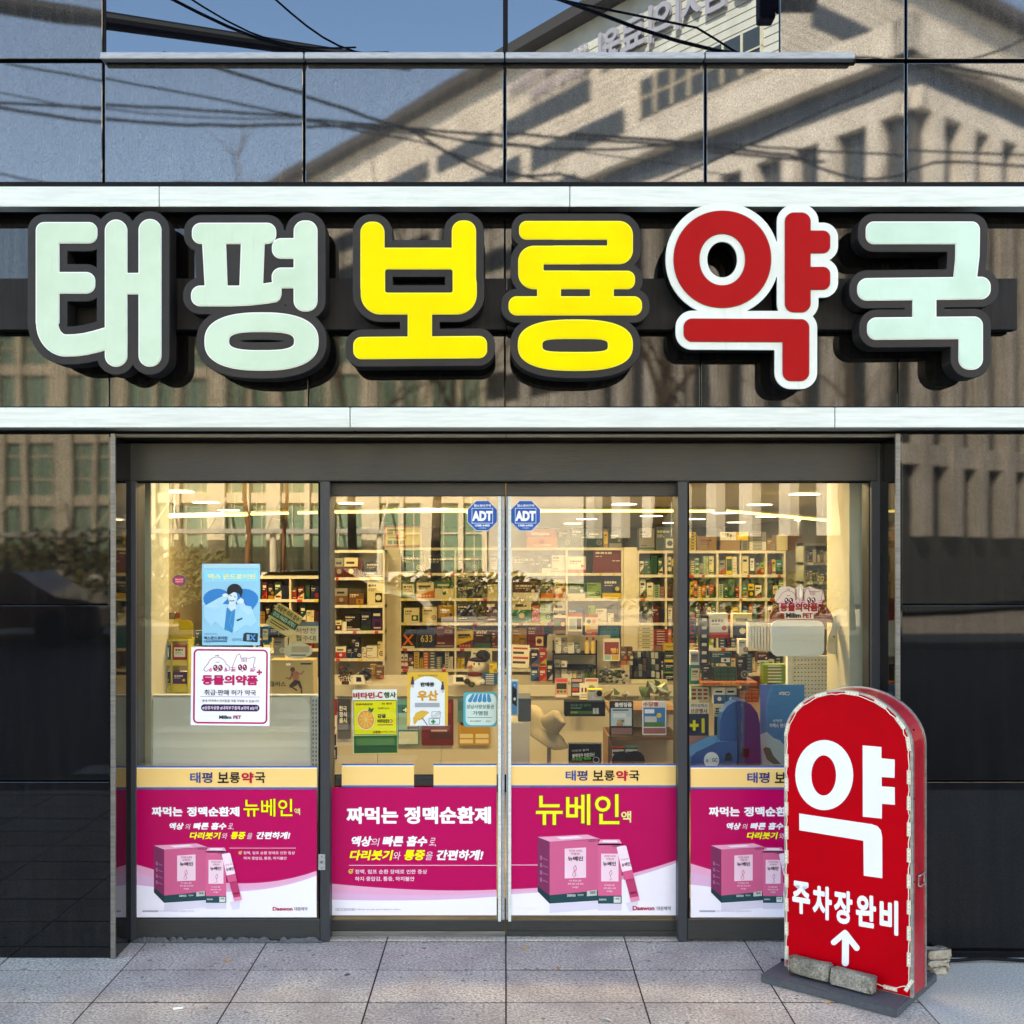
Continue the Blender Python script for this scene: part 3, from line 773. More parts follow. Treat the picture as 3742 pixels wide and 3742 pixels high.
# parked cars across the street
def car(x, y, col, label, ln=4.4):
    t = root('parked_car', (x, y, -.12), label, 'car'); g = -.12
    prof = [(-.5, .35), (-.5, .72), (-.42, .88), (-.28, .95), (-.14, 1.38), (.16, 1.42), (.32, 1.0), (.46, .9), (.5, .7), (.5, .35)]
    mb = MB(); pts = [(x+a*ln, g+b) for a, b in prof]; mb.prism(pts, y-.85, y+.85, col); mb.build('body', t)
    gl = MB(); gl.prism([(x+a*ln, g+b) for a, b in ((-.25, .97), (-.13, 1.33), (.15, 1.36), (.28, 1.0))], y-.87, y+.87, M_FARDK); gl.build('window', t)
    for a in (-.31, .31):
        for yy in (y-.8, y+.66):
            MB().tube([(x+a*ln, yy, g+.33), (x+a*ln, yy+.2, g+.33)], .33, M_BLACK, 16).build('wheel', t)
car(-3.6, -16.0, pmat('dark_car_paint', (.02, .022, .026), .25, coat=.6), 'black parked car by the far kerb, mirrored in the left window')
car(-9.4, -16.2, pmat('dark_red_car_paint', (.09, .01, .01), .25, coat=.6), 'dark red parked car by the far kerb, half behind the poster')
# signal mast, lamp head and cables, mirrored in the top glass
def RW(px, py, D):
    x, y, z = W(px, py, D); return (x, 2*YW-y, z)
mast = root('signal_mast', RW(375, 2150, 17)[:2]+(-.1,), 'black traffic signal mast arm reaching across the top left glass', 'signal mast')
a = Vector(RW(-250, -20, 17)); b = Vector(RW(1500, 235, 17))
MB().tube([a, a.lerp(b, .5), b], [.17, .12, .07], M_BLACK, 12).build('arm', mast)
MB().tube([(a.x, a.y, -.1), (a.x, a.y, a.z+.3)], [.2, .14], M_BLACK, 12).build('pole', mast)
sg = root('traffic_signal', RW(2800, 60, 11), 'dark two visored traffic signal mirrored in the top right glass', 'traffic signal')
x, y, z = RW(2830, 40, 11)
MB().box(x-.16, x+.0, y-.1, y+.1, z-.10, z+.5, M_BLACK, .03).build('housing', sg)
for k in (0, 1):
    MB().tube([(x+.02, y+.08, z+.05+k*.25), (x+.30, y+.30, z-.02+k*.25)], [.10, .13], M_BLACK, 12).build('visor', sg)
cabs = [((-300, 255), (1150, 440), 16, .012), ((-300, 330), (1300, 452), 16, .025), ((-300, 545), (700, 670), 16, .014), ((620, -10), (1420, 190), 14, .02), ((660, -30), (1300, 170), 14, .012),
        ((1000, -10), (1460, 200), 15, .014), ((2050, -10), (3200, 210), 12, .02), ((2560, 100), (3050, 200), 12, .012), ((3330, 260), (4000, -40), 13, .014),
        ((1500, 470), (2050, 640), 15, .022), ((1560, 520), (2500, 700), 15, .014), ((1400, 450), (2600, 520), 15, .018), ((2900, 560), (3400, 600), 15, .02)]
CL = ['thin cable mirrored highest in the two leftmost upper granite panels', 'thick sagging cable mirrored across the two leftmost upper granite panels', 'cable mirrored along the foot of the leftmost upper granite panels',
      'thick cable mirrored crossing the mast in the top glass, right one of the pair', 'thin cable crossing the mast in the top glass, left one of the pair', 'lone thin cable mirrored above the tip of the signal mast',
      'cable mirrored across the hospital eave in the top glass', 'short cable mirrored under the traffic signal', 'cable rising to the right in the top right granite panel',
      'short thick cable mirrored across the third upper granite panel', 'thin cable running down across the middle upper granite panels', 'nearly level cable mirrored over the hospital window strips', 'short level cable mirrored near the finned block corner']
for i, ((ax, ay), (bx_, by), D, r) in enumerate(cabs):
    a = Vector(RW(ax, ay, D)); b = Vector(RW(bx_, by, D+1)); e = (b-a)
    pts = [a+e*t+Vector((0, 0, -.25*math.sin(math.pi*max(0, min(1, t))))) for t in ([k/8-2. for k in range(25)] if i in (3, 4, 5) else [k/8-1.4 for k in range(30)])]
    o = MB().tube(pts, r, M_BLACK, 6).build('overhead_cable'); tag(o, CL[i], 'cable', 'overhead cables')
# ================================================================== POSTERS ON THE GLASS
P_MAG, P_MAGD, P_BUFF = 'BC0056', '8E0050', 'F8CE80'
def banner(ox, oy, s, x0, y0, x1, y1, label, text=None, D=4.728, grp='cream header strips above the magenta posters'):
    b = Board(ox, oy, s, D); o = b.sheet('header_strip', [(x0, y0), (x1, y0), (x1, y1), (x0, y1)], flat(P_BUFF, .3)); tag(o, label, 'banner', grp)
    e = (y1-y0)*.075
    b.rect(x0, y0, x1, y0+e, '2B5CA8', 1); b.rect(x0, y1-e, x1, y1, '2B6FB0', 1); b.rect(x0, y0+e, x1, y0+e*1.5, 'FDF6E0', 1)
    if text:
        tx, ty, tw, th = text; wd = tw/663
        for t, a, c, col, bd in (('태', 0, 92, '26488F', .022), ('평', 102, 196, '23346F', .022), ('보', 243, 340, '17161A', .022), ('룡', 348, 440, '17161A', .022), ('약', 452, 560, 'C00A38', .045), ('국', 570, 663, '17161A', .022)):
            b.text(t, tx+a*wd, ty, tx+c*wd, ty+th*(1.0 if t != '약' else 1.02), col, bd)
    b.done(); return b
def carton(b, K, T):
    """printed picture of the product boxes; K maps picture units to the board"""
    def q(x, y): return (T[0]+x*K, T[1]+y*K)
    def pl(pts, c, l): b.poly([q(*p) for p in pts], c, l)
    def tx(t, x0, y0, x1, y1, c, bd=.01, l=6, sl=0):
        a, d = q(x0, y0), q(x1, y1); b.text(t, a[0], a[1], d[0], d[1], c, bd, 0, l, False, sl)
    # large box
    pl([(0, 15), (95, 52), (95, 545), (0, 448)], '7C2A56', 2); pl([(95, 52), (480, 28), (480, 520), (95, 545)], 'D05C86', 2); pl([(0, 15), (395, -5), (500, 32), (95, 52)], 'E9A0BC', 2)
    pl([(0, 405), (95, 480), (95, 545), (0, 448)], '14343A', 3); pl([(95, 478), (480, 440), (480, 520), (95, 545)], '17444A', 3)
    pl([(215, 108), (385, 98), (385, 338), (215, 345)], 'F0CBDA', 3); pl([(150, 18), (320, 8), (360, 22), (190, 34)], 'F3DCE6', 3)
    tx('무거운 다리의', 250, 115, 350, 135, 'B23060', .01); tx('붓기를 위한', 265, 140, 335, 158, 'B23060', .01); tx('뉴베인', 240, 168, 360, 205, '2A2430', .03)
    tx('하지 중압감, 통증', 250, 355, 348, 370, 'F6D8E2'); tx('정맥, 림프 순환 장애', 240, 380, 362, 396, 'F6D8E2'); tx('하지불안', 275, 408, 325, 422, 'F6D8E2')
    tx('DAEWON', 235, 470, 300, 490, 'DFE8E8', .02); tx('대원제약', 318, 468, 365, 484, 'C4D4D4'); pl([(392, 445), (470, 436), (470, 480), (392, 486)], 'BFC5BE', 4); tx('28포', 415, 446, 462, 466, '1B3338', .02)
    b.line([q(285, 262), q(300, 240), q(310, 268), q(295, 290), q(285, 262)], 3*K, 'A83060', 5); b.line([q(295, 290), q(305, 318), q(285, 330)], 3*K, 'A83060', 5); b.line([q(290, 285), q(275, 320)], 3*K, 'A83060', 5)
    for k in range(4): pl([(18, 160+k*58), (36, 168+k*58), (36, 202+k*58), (18, 192+k*58)], 'A46088', 4); pl([(42, 180+k*58), (80, 196+k*58), (80, 204+k*58), (42, 188+k*58)], 'A46088', 4)
    tx('대원제약', 402, 42, 470, 54, '5A1E3C')
    # slim box
    pl([(480, 64), (500, 34), (650, 34), (668, 62), (668, 80), (480, 80)], 'E9A0BC', 3); pl([(480, 66), (668, 66), (668, 545), (480, 545)], 'D9628C', 3); pl([(480, 482), (668, 482), (668, 545), (480, 545)], '1B4A50', 4)
    pl([(505, 148), (643, 148), (643, 368), (505, 368)], 'F2D0DE', 4); pl([(520, 40), (630, 40), (640, 56), (512, 56)], 'F3DCE6', 4)
    tx('무거운 다리의', 530, 158, 620, 176, 'B23060'); tx('붓기를 위한', 545, 182, 608, 199, 'B23060'); tx('뉴베인', 520, 210, 622, 245, '2A2430', .03)
    b.line([q(570, 298), q(584, 278), q(592, 304), q(578, 326), q(570, 298)], 3*K, 'A83060', 5); b.line([q(578, 326), q(586, 350), q(570, 358)], 3*K, 'A83060', 5)
    tx('하지 중압감, 통증', 530, 392, 612, 406, 'F8DCE6'); tx('정맥, 림프 순환', 524, 416, 622, 430, 'F8DCE6'); tx('하지불안', 550, 440, 596, 454, 'F8DCE6')
    tx('DAEWON', 490, 505, 545, 520, 'DFE8E8', .02); pl([(605, 490), (660, 490), (660, 538), (605, 538)], 'D8DCD6', 5); tx('14포', 613, 497, 652, 514, '1B3338', .02); tx('대원제약', 592, 82, 655, 94, '5A1E3C')
    # stick pack, leaning
    pl([(628, 100), (636, 92), (694, 82), (706, 90), (812, 518), (745, 532)], 'C03A6A', 7); pl([(628, 100), (636, 92), (694, 82), (706, 90), (752, 275), (672, 292)], 'F6DCE8', 8); pl([(734, 498), (806, 486), (812, 518), (745, 532)], 'E98CAE', 8); pl([(672, 292), (752, 275), (768, 340), (688, 356)], 'DA5A86', 8)
    tx('뉴베인', 668, 222, 738, 254, '2A2430', .03, 9, -.16); tx('무거운 다리', 662, 190, 722, 204, 'B23060', .01, 9, -.16); tx('DAEWON', 735, 455, 785, 470, '5A1030', .03, 9, -.16); tx('7 mL', 715, 352, 740, 364, '8A1040', .02, 9, -.16)
    # soft reflection on the printed table
    pl([(95, 548), (480, 524), (480, 590), (95, 620)], 'D9D3E4', 1.6); pl([(480, 548), (668, 548), (668, 600), (480, 600)], 'D6CFE0', 1.6); pl([(700, 540), (800, 520), (790, 600), (730, 610)], 'DDD5E6', 1.6)
def magenta(ox, oy, s, D, x0, y0, x1, y1, curve, label):
    """curve: heights of the white foot along the width"""
    b = Board(ox, oy, s, D); o = b.sheet('magenta_poster', [(x0, y0), (x1, y0), (x1, y1), (x0, y1)], flat(P_MAG, .3)); tag(o, label, 'poster', 'magenta posters along the foot of the front')
    n = len(curve)
    for c, dk, ly in (('E7A4C4', 0, .6), ('DDB0D2', 1, .9), ('EFEBF6', 2, 1.2)):
        top = [(x0+(x1-x0)*i/(n-1), v[dk]) for i, v in enumerate(curve)]
        b.poly(top+[(x1, y1), (x0, y1)], flat(c), ly)
    return b
def smooth_curve(pts, n=25):
    """pts: (x fraction, y0, y1, y2) -> interpolated list"""
    out = []
    for i in range(n):
        t = i/(n-1)
        row = []
        for k in (1, 2, 3):
            s_ = 0.
            for a in pts:
                l = 1.
                for c in pts:
                    if c is not a: l *= (t-c[0])/(a[0]-c[0])
                s_ += a[k]*l
            row.append(s_)
        out.append(tuple(row))
    return out
# left window and right window carry the same print
cL = smooth_curve([(0, 955, 1030, 1140), (.28, 1075, 1135, 1190), (.6, 1130, 1180, 1200), (1, 1020, 1040, 1062)])
SM = [('짜먹는', 372, 455, 645, 540), ('정맥순환제', 683, 455, 1147, 540)]
def window_poster(dx, dy, label, x1=1828):
    b = magenta(400+dx, 2760+dy, 800/1932, 4.728, 212, 302, x1, 1430, cL, label)
    for t, a, c, d, e in SM: b.text(t, a, c, d, e, 'F8F4F8', .05)
    b.text('뉴베인', 1183, 385, 1615, 540, 'F2EE18', .012, 0, 4.5); b.text('뉴베인', 1180, 382, 1619, 544, '6A5A10', .034, 0, 3); b.text('액', 1630, 468, 1682, 525, 'F0E890', .01)
    for t, a, c, d, e, col, bd in (('액상', 520, 596, 660, 656, 'F8F4F8', .05), ('의', 664, 604, 716, 654, 'F0D8E4', .0), ('빠른 흡수', 735, 594, 1040, 656, 'F8F4F8', .05), ('로,', 1042, 602, 1105, 660, 'F0D8E4', .0),
                                    ('다리붓기', 703, 678, 985, 740, 'F4EE20', .05), ('와', 988, 686, 1046, 738, 'F0D8E4', 0), ('통증', 1065, 676, 1206, 740, 'F4EE20', .05), ('을', 1210, 686, 1266, 738, 'F0D8E4', 0), ('간편하게!', 1290, 676, 1600, 740, 'F8F4F8', .05)):
        b.text(t, a, c, d, e, col, bd, .22)
    b.rect(1060, 817, 1645, 821, 'F3C8DC', 2); b.frame(1140, 848, 1166, 874, 4, 'F0D860', 12, 2); b.line([(1146, 860), (1152, 868), (1168, 846)], 4, 'F0D860', 3)
    b.text('정맥, 림프 순환 장애로 인한 증상', 1182, 848, 1636, 876, 'F3D0E0', .012); b.text('하지 중압감, 통증, 하지불안', 1184, 895, 1565, 923, 'F3D0E0', .012)
    carton(b, .955, (392, 782))
    b.text('Daewon', 1440, 1338, 1616, 1372, 'B0103C', .05); b.text('대원제약', 1632, 1340, 1748, 1372, '3A3440', .012)
    b.rect(290, 1368, 430, 1384, 'A8A4B4', 2); b.text('부작용이 있을 수 있으니 첨부된 사용상의 주의사항을 잘 읽고 사용하십시오', 436, 1370, 748, 1380, '6A6674', 0)
    b.done()
window_poster(0, 0, 'magenta poster with white slogan, yellow product name and pink cartons in the left window')
window_poster(2036, 0, 'magenta poster in the right window, half hidden behind the red standing sign')
banner(400, 2760, 800/1932, 212, 94, 1832, 297, 'cream strip with shop name under the white board in the left window', (712, 150, 663, 95))
banner(2436, 2760, 800/1932, 212, 94, 1832, 297, 'cream strip with shop name behind the top of the red standing sign', (712, 150, 663, 95))
# left door poster
cD = smooth_curve([(0, 1222, 1306, 1376), (.35, 1268, 1332, 1386), (.7, 1290, 1335, 1376), (1, 1282, 1310, 1348)])
b = magenta(1170, 2760, .38292, 4.785, 76, 308, 1684, 1527, cD, 'magenta poster with large white heading on the left sliding door')
b.text('짜먹는', 250, 494, 745, 655, 'F8F4F8', .05); b.text('정맥순환제', 802, 490, 1630, 655, 'F8F4F8', .05)
for t, a, c, d, e, col, bd in (('액상', 285, 772, 500, 870, 'F8F4F8', .05), ('의', 480, 790, 570, 868, 'F0D8E4', .0), ('빠른 흡수', 588, 770, 1035, 870, 'F8F4F8', .05), ('로,', 1035, 788, 1120, 874, 'F0D8E4', .0),
                                ('다리붓기', 275, 905, 700, 1002, 'F4EE20', .05), ('와', 690, 920, 775, 1000, 'F0D8E4', 0), ('통증', 792, 903, 1010, 1002, 'F4EE20', .05), ('을', 1000, 920, 1082, 1000, 'F0D8E4', 0), ('간편하게!', 1100, 903, 1565, 1002, 'F8F4F8', .05)):
    b.text(t, a, c, d, e, col, bd, .22)
b.rect(275, 1047, 1684, 1053, 'F3C8DC', 2); b.frame(270, 1088, 312, 1130, 6, 'F0D860', 20, 2); b.line([(280, 1106), (290, 1120), (315, 1086)], 6, 'F0D860', 3)
b.text('정맥, 림프 순환 장애로 인한 증상', 333, 1090, 1020, 1134, 'F3D8E6', .012); b.text('하지 중압감, 통증, 하지불안', 333, 1158, 900, 1202, 'F3D8E6', .012)
b.frame(145, 1460, 334, 1482, 2, '6A6674', 0, 2); b.text('광고심의필', 152, 1465, 325, 1477, '4A4654', 0); b.text('부작용이 있을 수 있으니 첨부된 사용상의 주의사항을 잘 읽고 사용하십시오', 345, 1466, 768, 1478, '4A4654', 0); b.done()
def blank(x0, x1, lb):
    b = banner(1170, 2760, .38292, x0, 80, x1, 303, lb, None, 4.785, 'blank cream strips on the left door')
blank(206, 894, 'blank cream strip with blue edges standing left on the left door'); blank(1082, 1684, 'blank cream strip with blue edges beside the door stile')
# right door poster
cR = smooth_curve([(0, 1278, 1300, 1326), (.33, 1240, 1262, 1282), (.7, 1135, 1155, 1172), (1, 990, 1004, 1016)])
b = magenta(1820, 2760, .38292, 4.785, 118, 306, 1730, 1527, cR, 'magenta poster with large yellow product name and pink cartons on the right sliding door')
b.text('뉴베인', 362, 372, 1158, 664, 'F2F030', .012, 0, 4.5); b.text('뉴베인', 357, 367, 1163, 669, '5A6A10', .032, 0, 3); b.text('액', 1175, 533, 1270, 642, 'F0E890', .02)
b.rect(118, 1044, 380, 1050, 'F3C8DC', 1.4)
carton(b, 1.2, (378, 762))
b.text('Daewon', 1284, 1438, 1492, 1480, 'B0103C', .05); b.text('대원제약', 1514, 1442, 1650, 1480, '3A3440', .012); b.done()
banner(1820, 2760, .38292, 118, 80, 1728, 303, 'cream strip with shop name on the right sliding door', (645, 145, 704, 98), 4.785)

# pet medicine poster (crop [380,2340], 800/1932)
b = Board(380, 2340, 800/1932, 4.729); b.rot = (1115, 405, R(.5))
o = b.sheet('pet_poster', [(768, 60), (1462, 60), (1462, 752), (768, 752)], flat('F4F3F8', .35)); tag(o, 'white square poster with magenta border, puppy and kitten line drawings on the left window', 'poster')
b.frame(788, 78, 1444, 736, 15, 'B80A5A', 42, 1)
ink = 'A01858'
def arc(cx, cy_, rx, ry, a0, a1, n=14): return [(cx+rx*math.cos(R(a0+(a1-a0)*i/n)), cy_+ry*math.sin(R(a0+(a1-a0)*i/n))) for i in range(n+1)]
def pets(b, X, Y, K, eye='8A0A3C'):
    def T(pts): return [(X+x*K, Y+y*K) for x, y in pts]
    wd = 4*K
    b.line(T(arc(120, 130, 88, 100, 200, 340)), wd, ink); b.line(T([(38, 92), (20, 112), (4, 138), (6, 150), (28, 158), (46, 140)]), wd, ink); b.line(T([(202, 92), (228, 112), (234, 135), (224, 150), (200, 142), (196, 120)]), wd, ink)
    b.line(T([(104, 22), (112, 12), (122, 20), (130, 10), (136, 24)]), wd, ink); b.line(T(arc(124, 68, 16, 10, 20, 160)), wd, ink)
    for ex in (106, 150): b.ell(X+ex*K, Y+126*K, 20*K, 28*K, eye, 2); b.ell(X+(ex-5)*K, Y+118*K, 6*K, 8*K, 'F6E4EC', 3); b.ell(X+(ex+5)*K, Y+134*K, 4*K, 5*K, 'F6E4EC', 3)
    for ex in (62, 196): b.poly(T([(ex-14, 158), (ex-6, 128), (ex+8, 124), (ex+16, 158)]), 'E487AC', 1.5)
    b.line(T([(118, 152), (128, 160), (138, 152)]), wd, ink)
    b.line(T([(256, 150), (258, 110), (280, 50), (296, 12), (318, 0), (326, 20), (330, 40), (366, 34), (402, 40), (440, 26), (456, 34), (452, 62), (440, 100), (452, 140)]), wd, ink)
    for k in range(4): b.line(T([(338+k*14, 42), (340+k*13, 72)]), wd, ink)
    for ex in (324, 366): b.ell(X+ex*K, Y+120*K, 19*K, 27*K, eye, 2); b.ell(X+(ex-4)*K, Y+112*K, 6*K, 8*K, 'F6E4EC', 3); b.ell(X+(ex+5)*K, Y+128*K, 4*K, 5*K, 'F6E4EC', 3)
    for ex in (264, 430): b.poly(T([(ex-22, 158), (ex-10, 134), (ex+12, 134), (ex+20, 158)]), 'E487AC', 1.5)
    for k in range(2): b.line(T([(242, 120+k*22), (286, 126+k*16)]), wd, ink); b.line(T([(412, 130+k*14), (462, 118+k*22)]), wd, ink)
    b.line(T([(334, 148), (344, 156), (354, 148)]), wd, ink)
pets(b, 876, 118, 1.0)
b.text('동물의약품', 862, 305, 1358, 396, 'C00A5C', .06); b.rect(1362, 256, 1376, 304, 'C00A5C', 2); b.rect(1346, 272, 1394, 288, 'C00A5C', 2.2)
b.text('취급·판매 허가 약국', 886, 436, 1342, 486, '2A2030', .012); b.rect(850, 497, 1380, 500, '5A3050', 2)
b.text('동네 약국에서 반려동물 약을 구입할 수 있습니다.', 868, 522, 1376, 546, '3A2038', .008)
V, Fc = loops_geo([rr_pts(858, 566, 1374, 626, 30)]); b.mb.add([b.p(v[0], v[1], 2) for v in V], Fc, flat('2E1840')); b.text('#심장사상충 #내외부구충제 #귀약 #눈약', 870, 580, 1360, 612, 'EFD8F0', .015)
b.text('Milim', 1018, 662, 1126, 694, '1E3A38', .05); b.text('PET', 1144, 662, 1214, 694, 'A01050', .05); b.done()

# blue heart poster with a smiling man (crop [380,1560], 880/1932)
b = Board(380, 1560, 880/1932, 4.742)
o = b.sheet('blue_poster', [(786, 1098), (1252, 1098), (1250, 1752), (788, 1752)], flat('8CC8E0', .25)); tag(o, 'sky blue poster of a smiling person in a pale jacket before a dark blue heart', 'poster')
b.rect(800, 1100, 1240, 1132, 'A9D4DC', .5); b.rect(805, 1150, 1236, 1240, '7ED6F0', .8); b.text('맥스 콘드로이틴', 835, 1180, 1215, 1222, 'F2F0B0', .04)
hp = []
for i in range(48):
    t = 2*math.pi*i/48; hx = 16*math.sin(t)**3; hy = 13*math.cos(t)-5*math.cos(2*t)-2*math.cos(3*t)-math.cos(4*t); hp.append((1018+hx*13.8, 1420-hy*(10.2 if hy > 0 else 13.8)))
b.poly(hp, '0E7CC0', 1)
b.poly([(800, 1440), (880, 1410), (1000, 1425), (1100, 1425), (1180, 1440), (1225, 1560), (1180, 1600), (1140, 1590), (1050, 1650), (1000, 1650), (890, 1560), (860, 1600), (800, 1520)], '9CD2EA', 2)
b.poly([(985, 1450), (1055, 1450), (1045, 1560), (1030, 1652), (965, 1625), (975, 1540)], '1484BC', 3)
b.poly([(800, 1440), (925, 1370), (985, 1345), (995, 1375), (930, 1440), (890, 1470)], 'A9D8EC', 3); b.poly([(1060, 1400), (1100, 1370), (1140, 1440), (1200, 1480), (1160, 1510), (1105, 1470)], 'A9D8EC', 3)
b.poly([(1005, 1400), (1055, 1400), (1062, 1455), (1020, 1480), (995, 1450)], 'C4DDE4', 4); b.ell(1032, 1365, 38, 52, 'CFE4EA', 5)
b.poly(arc(1048, 1320, 62, 62, 150, 380, 18)+[(1100, 1370), (1085, 1335), (1040, 1325), (1000, 1350)], '17202A', 6)
b.ell(975, 1352, 26, 16, 'CFE4EA', 6); b.ell(1100, 1398, 22, 22, 'CFE4EA', 6); b.line([(1012, 1352), (1024, 1356)], 5, '27303A', 7); b.line([(1044, 1362), (1058, 1366)], 5, '27303A', 7); b.line(arc(1026, 1384, 18, 10, 10, 160, 8), 6, 'F6FAFA', 7); b.line(arc(1026, 1386, 20, 13, 10, 170, 8), 3, '4A5A66', 7)
b.line([(1030, 1480), (1005, 1560), (1040, 1640)], 4, '5AA4C8', 4); b.poly([(1062, 1548), (1110, 1530), (1112, 1542), (1068, 1560)], '123C5C', 4)
b.text('맥스콘드로이틴', 802, 1680, 990, 1708, '1E4E74', .05); b.text('1200', 803, 1712, 860, 1728, '1E4E74', .04); b.rect(862, 1712, 988, 1726, '2A6C98', 2); b.text('관절엔 콘드로이틴', 805, 1655, 905, 1668, '2A5C80', 0); b.text('건강을 채우세요', 1025, 1695, 1105, 1718, '2A5C80', 0)
b.poly([(1120, 1660), (1140, 1650), (1236, 1656), (1232, 1728), (1140, 1722), (1112, 1718)], '16303F', 2); b.rect(1145, 1665, 1168, 1712, '8FA8B8', 3); b.poly([(1172, 1668), (1185, 1668), (1215, 1712), (1200, 1712)], '3C9AD8', 3); b.poly([(1205, 1668), (1218, 1668), (1180, 1712), (1170, 1712)], '3C9AD8', 3); b.done()
# round seal sticker beside it
b = Board(380, 1560, 880/1932, 4.742); o = b.sheet('round_sticker', [(602+50*math.cos(2*math.pi*i/24)*(1+.04*(i % 2)), 1232+42*math.sin(2*math.pi*i/24)) for i in range(24)], flat('2A4A80')); tag(o, 'small round red and blue seal sticker left of the blue poster', 'sticker')
b.ell(602, 1232, 42, 34, 'C8304A', 1); b.text('약사회', 570, 1218, 634, 1232, 'F0C8C0', .04); b.text('인증약국', 572, 1236, 632, 1248, 'F0C8C0', .04); b.done()
# octagonal alarm signs
for ox, sd_, D in ((1180, 'left', 4.788), (1820, 'right', 4.788)):
    dx = 0 if ox == 1180 else -1370
    b = Board(ox, 1560, .352, D); cx, cy_, rx, ry = 1655+dx, 922, 155, 157
    if ox == 1820: cx = 286
    oc = lambda k: [(cx+rx*k*math.cos(R(22.5+45*i))/math.cos(R(22.5)), cy_+ry*k*math.sin(R(22.5+45*i))/math.cos(R(22.5))) for i in range(8)]
    o = b.sheet('alarm_sign', oc(1), flat('DDE6F0', .3)); tag(o, 'blue octagonal security sign at the top of the %s door beside the stile' % sd_, 'sign', 'blue octagonal security signs')
    b.poly(oc(.97), '1658A8', 1); b.frame(cx-110, cy_-80, cx+110, cy_+80, 5, 'D8E4F4', 0, 2); b.text('ADT', cx-105, cy_-50, cx+105, cy_+55, 'F6F8FC', .07)
    b.text('캡스경비구역', cx-88, cy_-118, cx+88, cy_-92, 'E8F0F8', .03); b.text('1588-6400', cx-76, cy_+90, cx+76, cy_+112, 'E8F0F8', .04); b.text('고객센터', cx-36, cy_+122, cx+36, cy_+134, 'C8D8EC', .02); b.done()
# pet sticker on the right window, behind it the glass (crop [2460,1560])
b = Board(2460, 1560, 880/1932, 4.742)
out_ = [(812, 1372), (830, 1320), (870, 1280), (930, 1280), (975, 1300), (990, 1290), (1022, 1258), (1050, 1298), (1100, 1278), (1140, 1300), (1200, 1308), (1216, 1380), (1185, 1410), (1165, 1415), (1160, 1490), (1128, 1495), (1125, 1540), (895, 1540), (893, 1495), (855, 1490), (850, 1415), (822, 1405)]
o = b.sheet('pet_sticker', out_, flat('C8B49A', .4)); tag(o, 'die cut cream sticker with puppy and kitten heads on the right window', 'sticker'); pets(b, 822, 1290, .83, '5A1020')
b.poly([(1012, 1340), (1022, 1272), (1034, 1340), (1030, 1370), (1016, 1370)], 'E8DEC0', 4)
for xx in (985, 1048): b.rect(xx-4, 1318, xx+4, 1388, '7A1028', 4); b.ell(xx, 1308, 6, 6, '7A1028', 4)
b.text('동물의약품', 858, 1412, 1162, 1480, '8A0A18', .06); b.text('Milim', 905, 1492, 1025, 1532, '2A2218', .05); b.text('PET', 1040, 1494, 1118, 1532, '8A1A18', .05); b.done()
# posters on the left door (crop [1180,2160] .352)
K = .352
b = Board(1180, 2160, K, 4.812); b.rot = (545, 1350, R(-.8))
o = b.sheet('vitamin_poster', [(310, 1022), (772, 1022), (772, 1688), (310, 1688)], flat('F2F0E6', .35)); tag(o, 'yellow vitamin poster with a cut orange under a white heading on the left door', 'poster')
b.text('비타민-', 318, 1050, 575, 1115, 'B8103C', .05); b.text('C', 572, 1045, 622, 1112, 'B8103C', .05); b.text('행사', 636, 1050, 762, 1112, '1E5A34', .04)
b.rect(318, 1132, 768, 1492, '16402A', 1); b.rect(324, 1140, 762, 1486, 'E6DC10', 2); b.rect(318, 1500, 768, 1682, '144A24', 1); b.frame(314, 1496, 772, 1686, 6, '8CB838', 0, 2)
b.text('감귤과즙분말', 342, 1162, 520, 1184, '7A1A10', .03); b.text('3% 함유', 610, 1158, 720, 1182, '7A1A10', .03)
b.ell(447, 1335, 92, 106, 'F4E2A8', 3); b.ell(447, 1335, 84, 97, 'E07E10', 4); b.ell(447, 1335, 76, 88, 'EFA030', 5)
for k in range(10): b.line([(447, 1335), (447+74*math.cos(k*.628), 1335+86*math.sin(k*.628))], 4, 'F4DC90', 6)
b.poly([(470, 1240), (482, 1200), (500, 1222), (535, 1212), (510, 1262)], '2A6A20', 4)
b.text('SelfCare', 572, 1205, 690, 1228, '2A4A18', .01); b.text('감귤', 566, 1275, 655, 1318, '1A1A10', .06); b.text('비타민', 566, 1330, 684, 1372, '1A1A10', .06); b.ell(706, 1352, 18, 20, 'C03018', 3); b.text('C', 696, 1340, 716, 1364, 'F0E8C0', .06)
b.text('고함량', 512, 1450, 598, 1478, '7A1A10', .04); b.text('비타민C 1000mg', 605, 1454, 750, 1474, '7A1A10', .01); b.rect(566, 1386, 726, 1394, '6A4A10', 3); b.rect(345, 1520, 740, 1600, '3A6A1E', 3); b.done()
b = Board(1180, 2160, K, 4.812); b.rot = (1085, 1120, R(.3))
o = b.sheet('umbrella_poster', [(874, 842), (1298, 842), (1298, 1398), (874, 1398)], flat('F2BC42', .3)); tag(o, 'white and amber umbrella sale poster near the middle of the left door', 'poster')
V, Fc = loops_geo([[(905, 1398), (905, 1020)]+arc(1085, 1040, 180, 155, 180, 360, 16)+[(1268, 1398)]]); b.mb.add([b.p(v[0], v[1], 1) for v in V], Fc, flat('F4F6FA'))
b.text('갑작스런 비소식에 필요한', 985, 868, 1190, 884, '4A3A10', .01); b.text('판매중', 1010, 946, 1156, 992, '2A2A32', .06); b.text('우산', 980, 1030, 1195, 1140, 'E8A030', .06); b.rect(955, 1160, 1212, 1205, 'AEB0BC', 2)
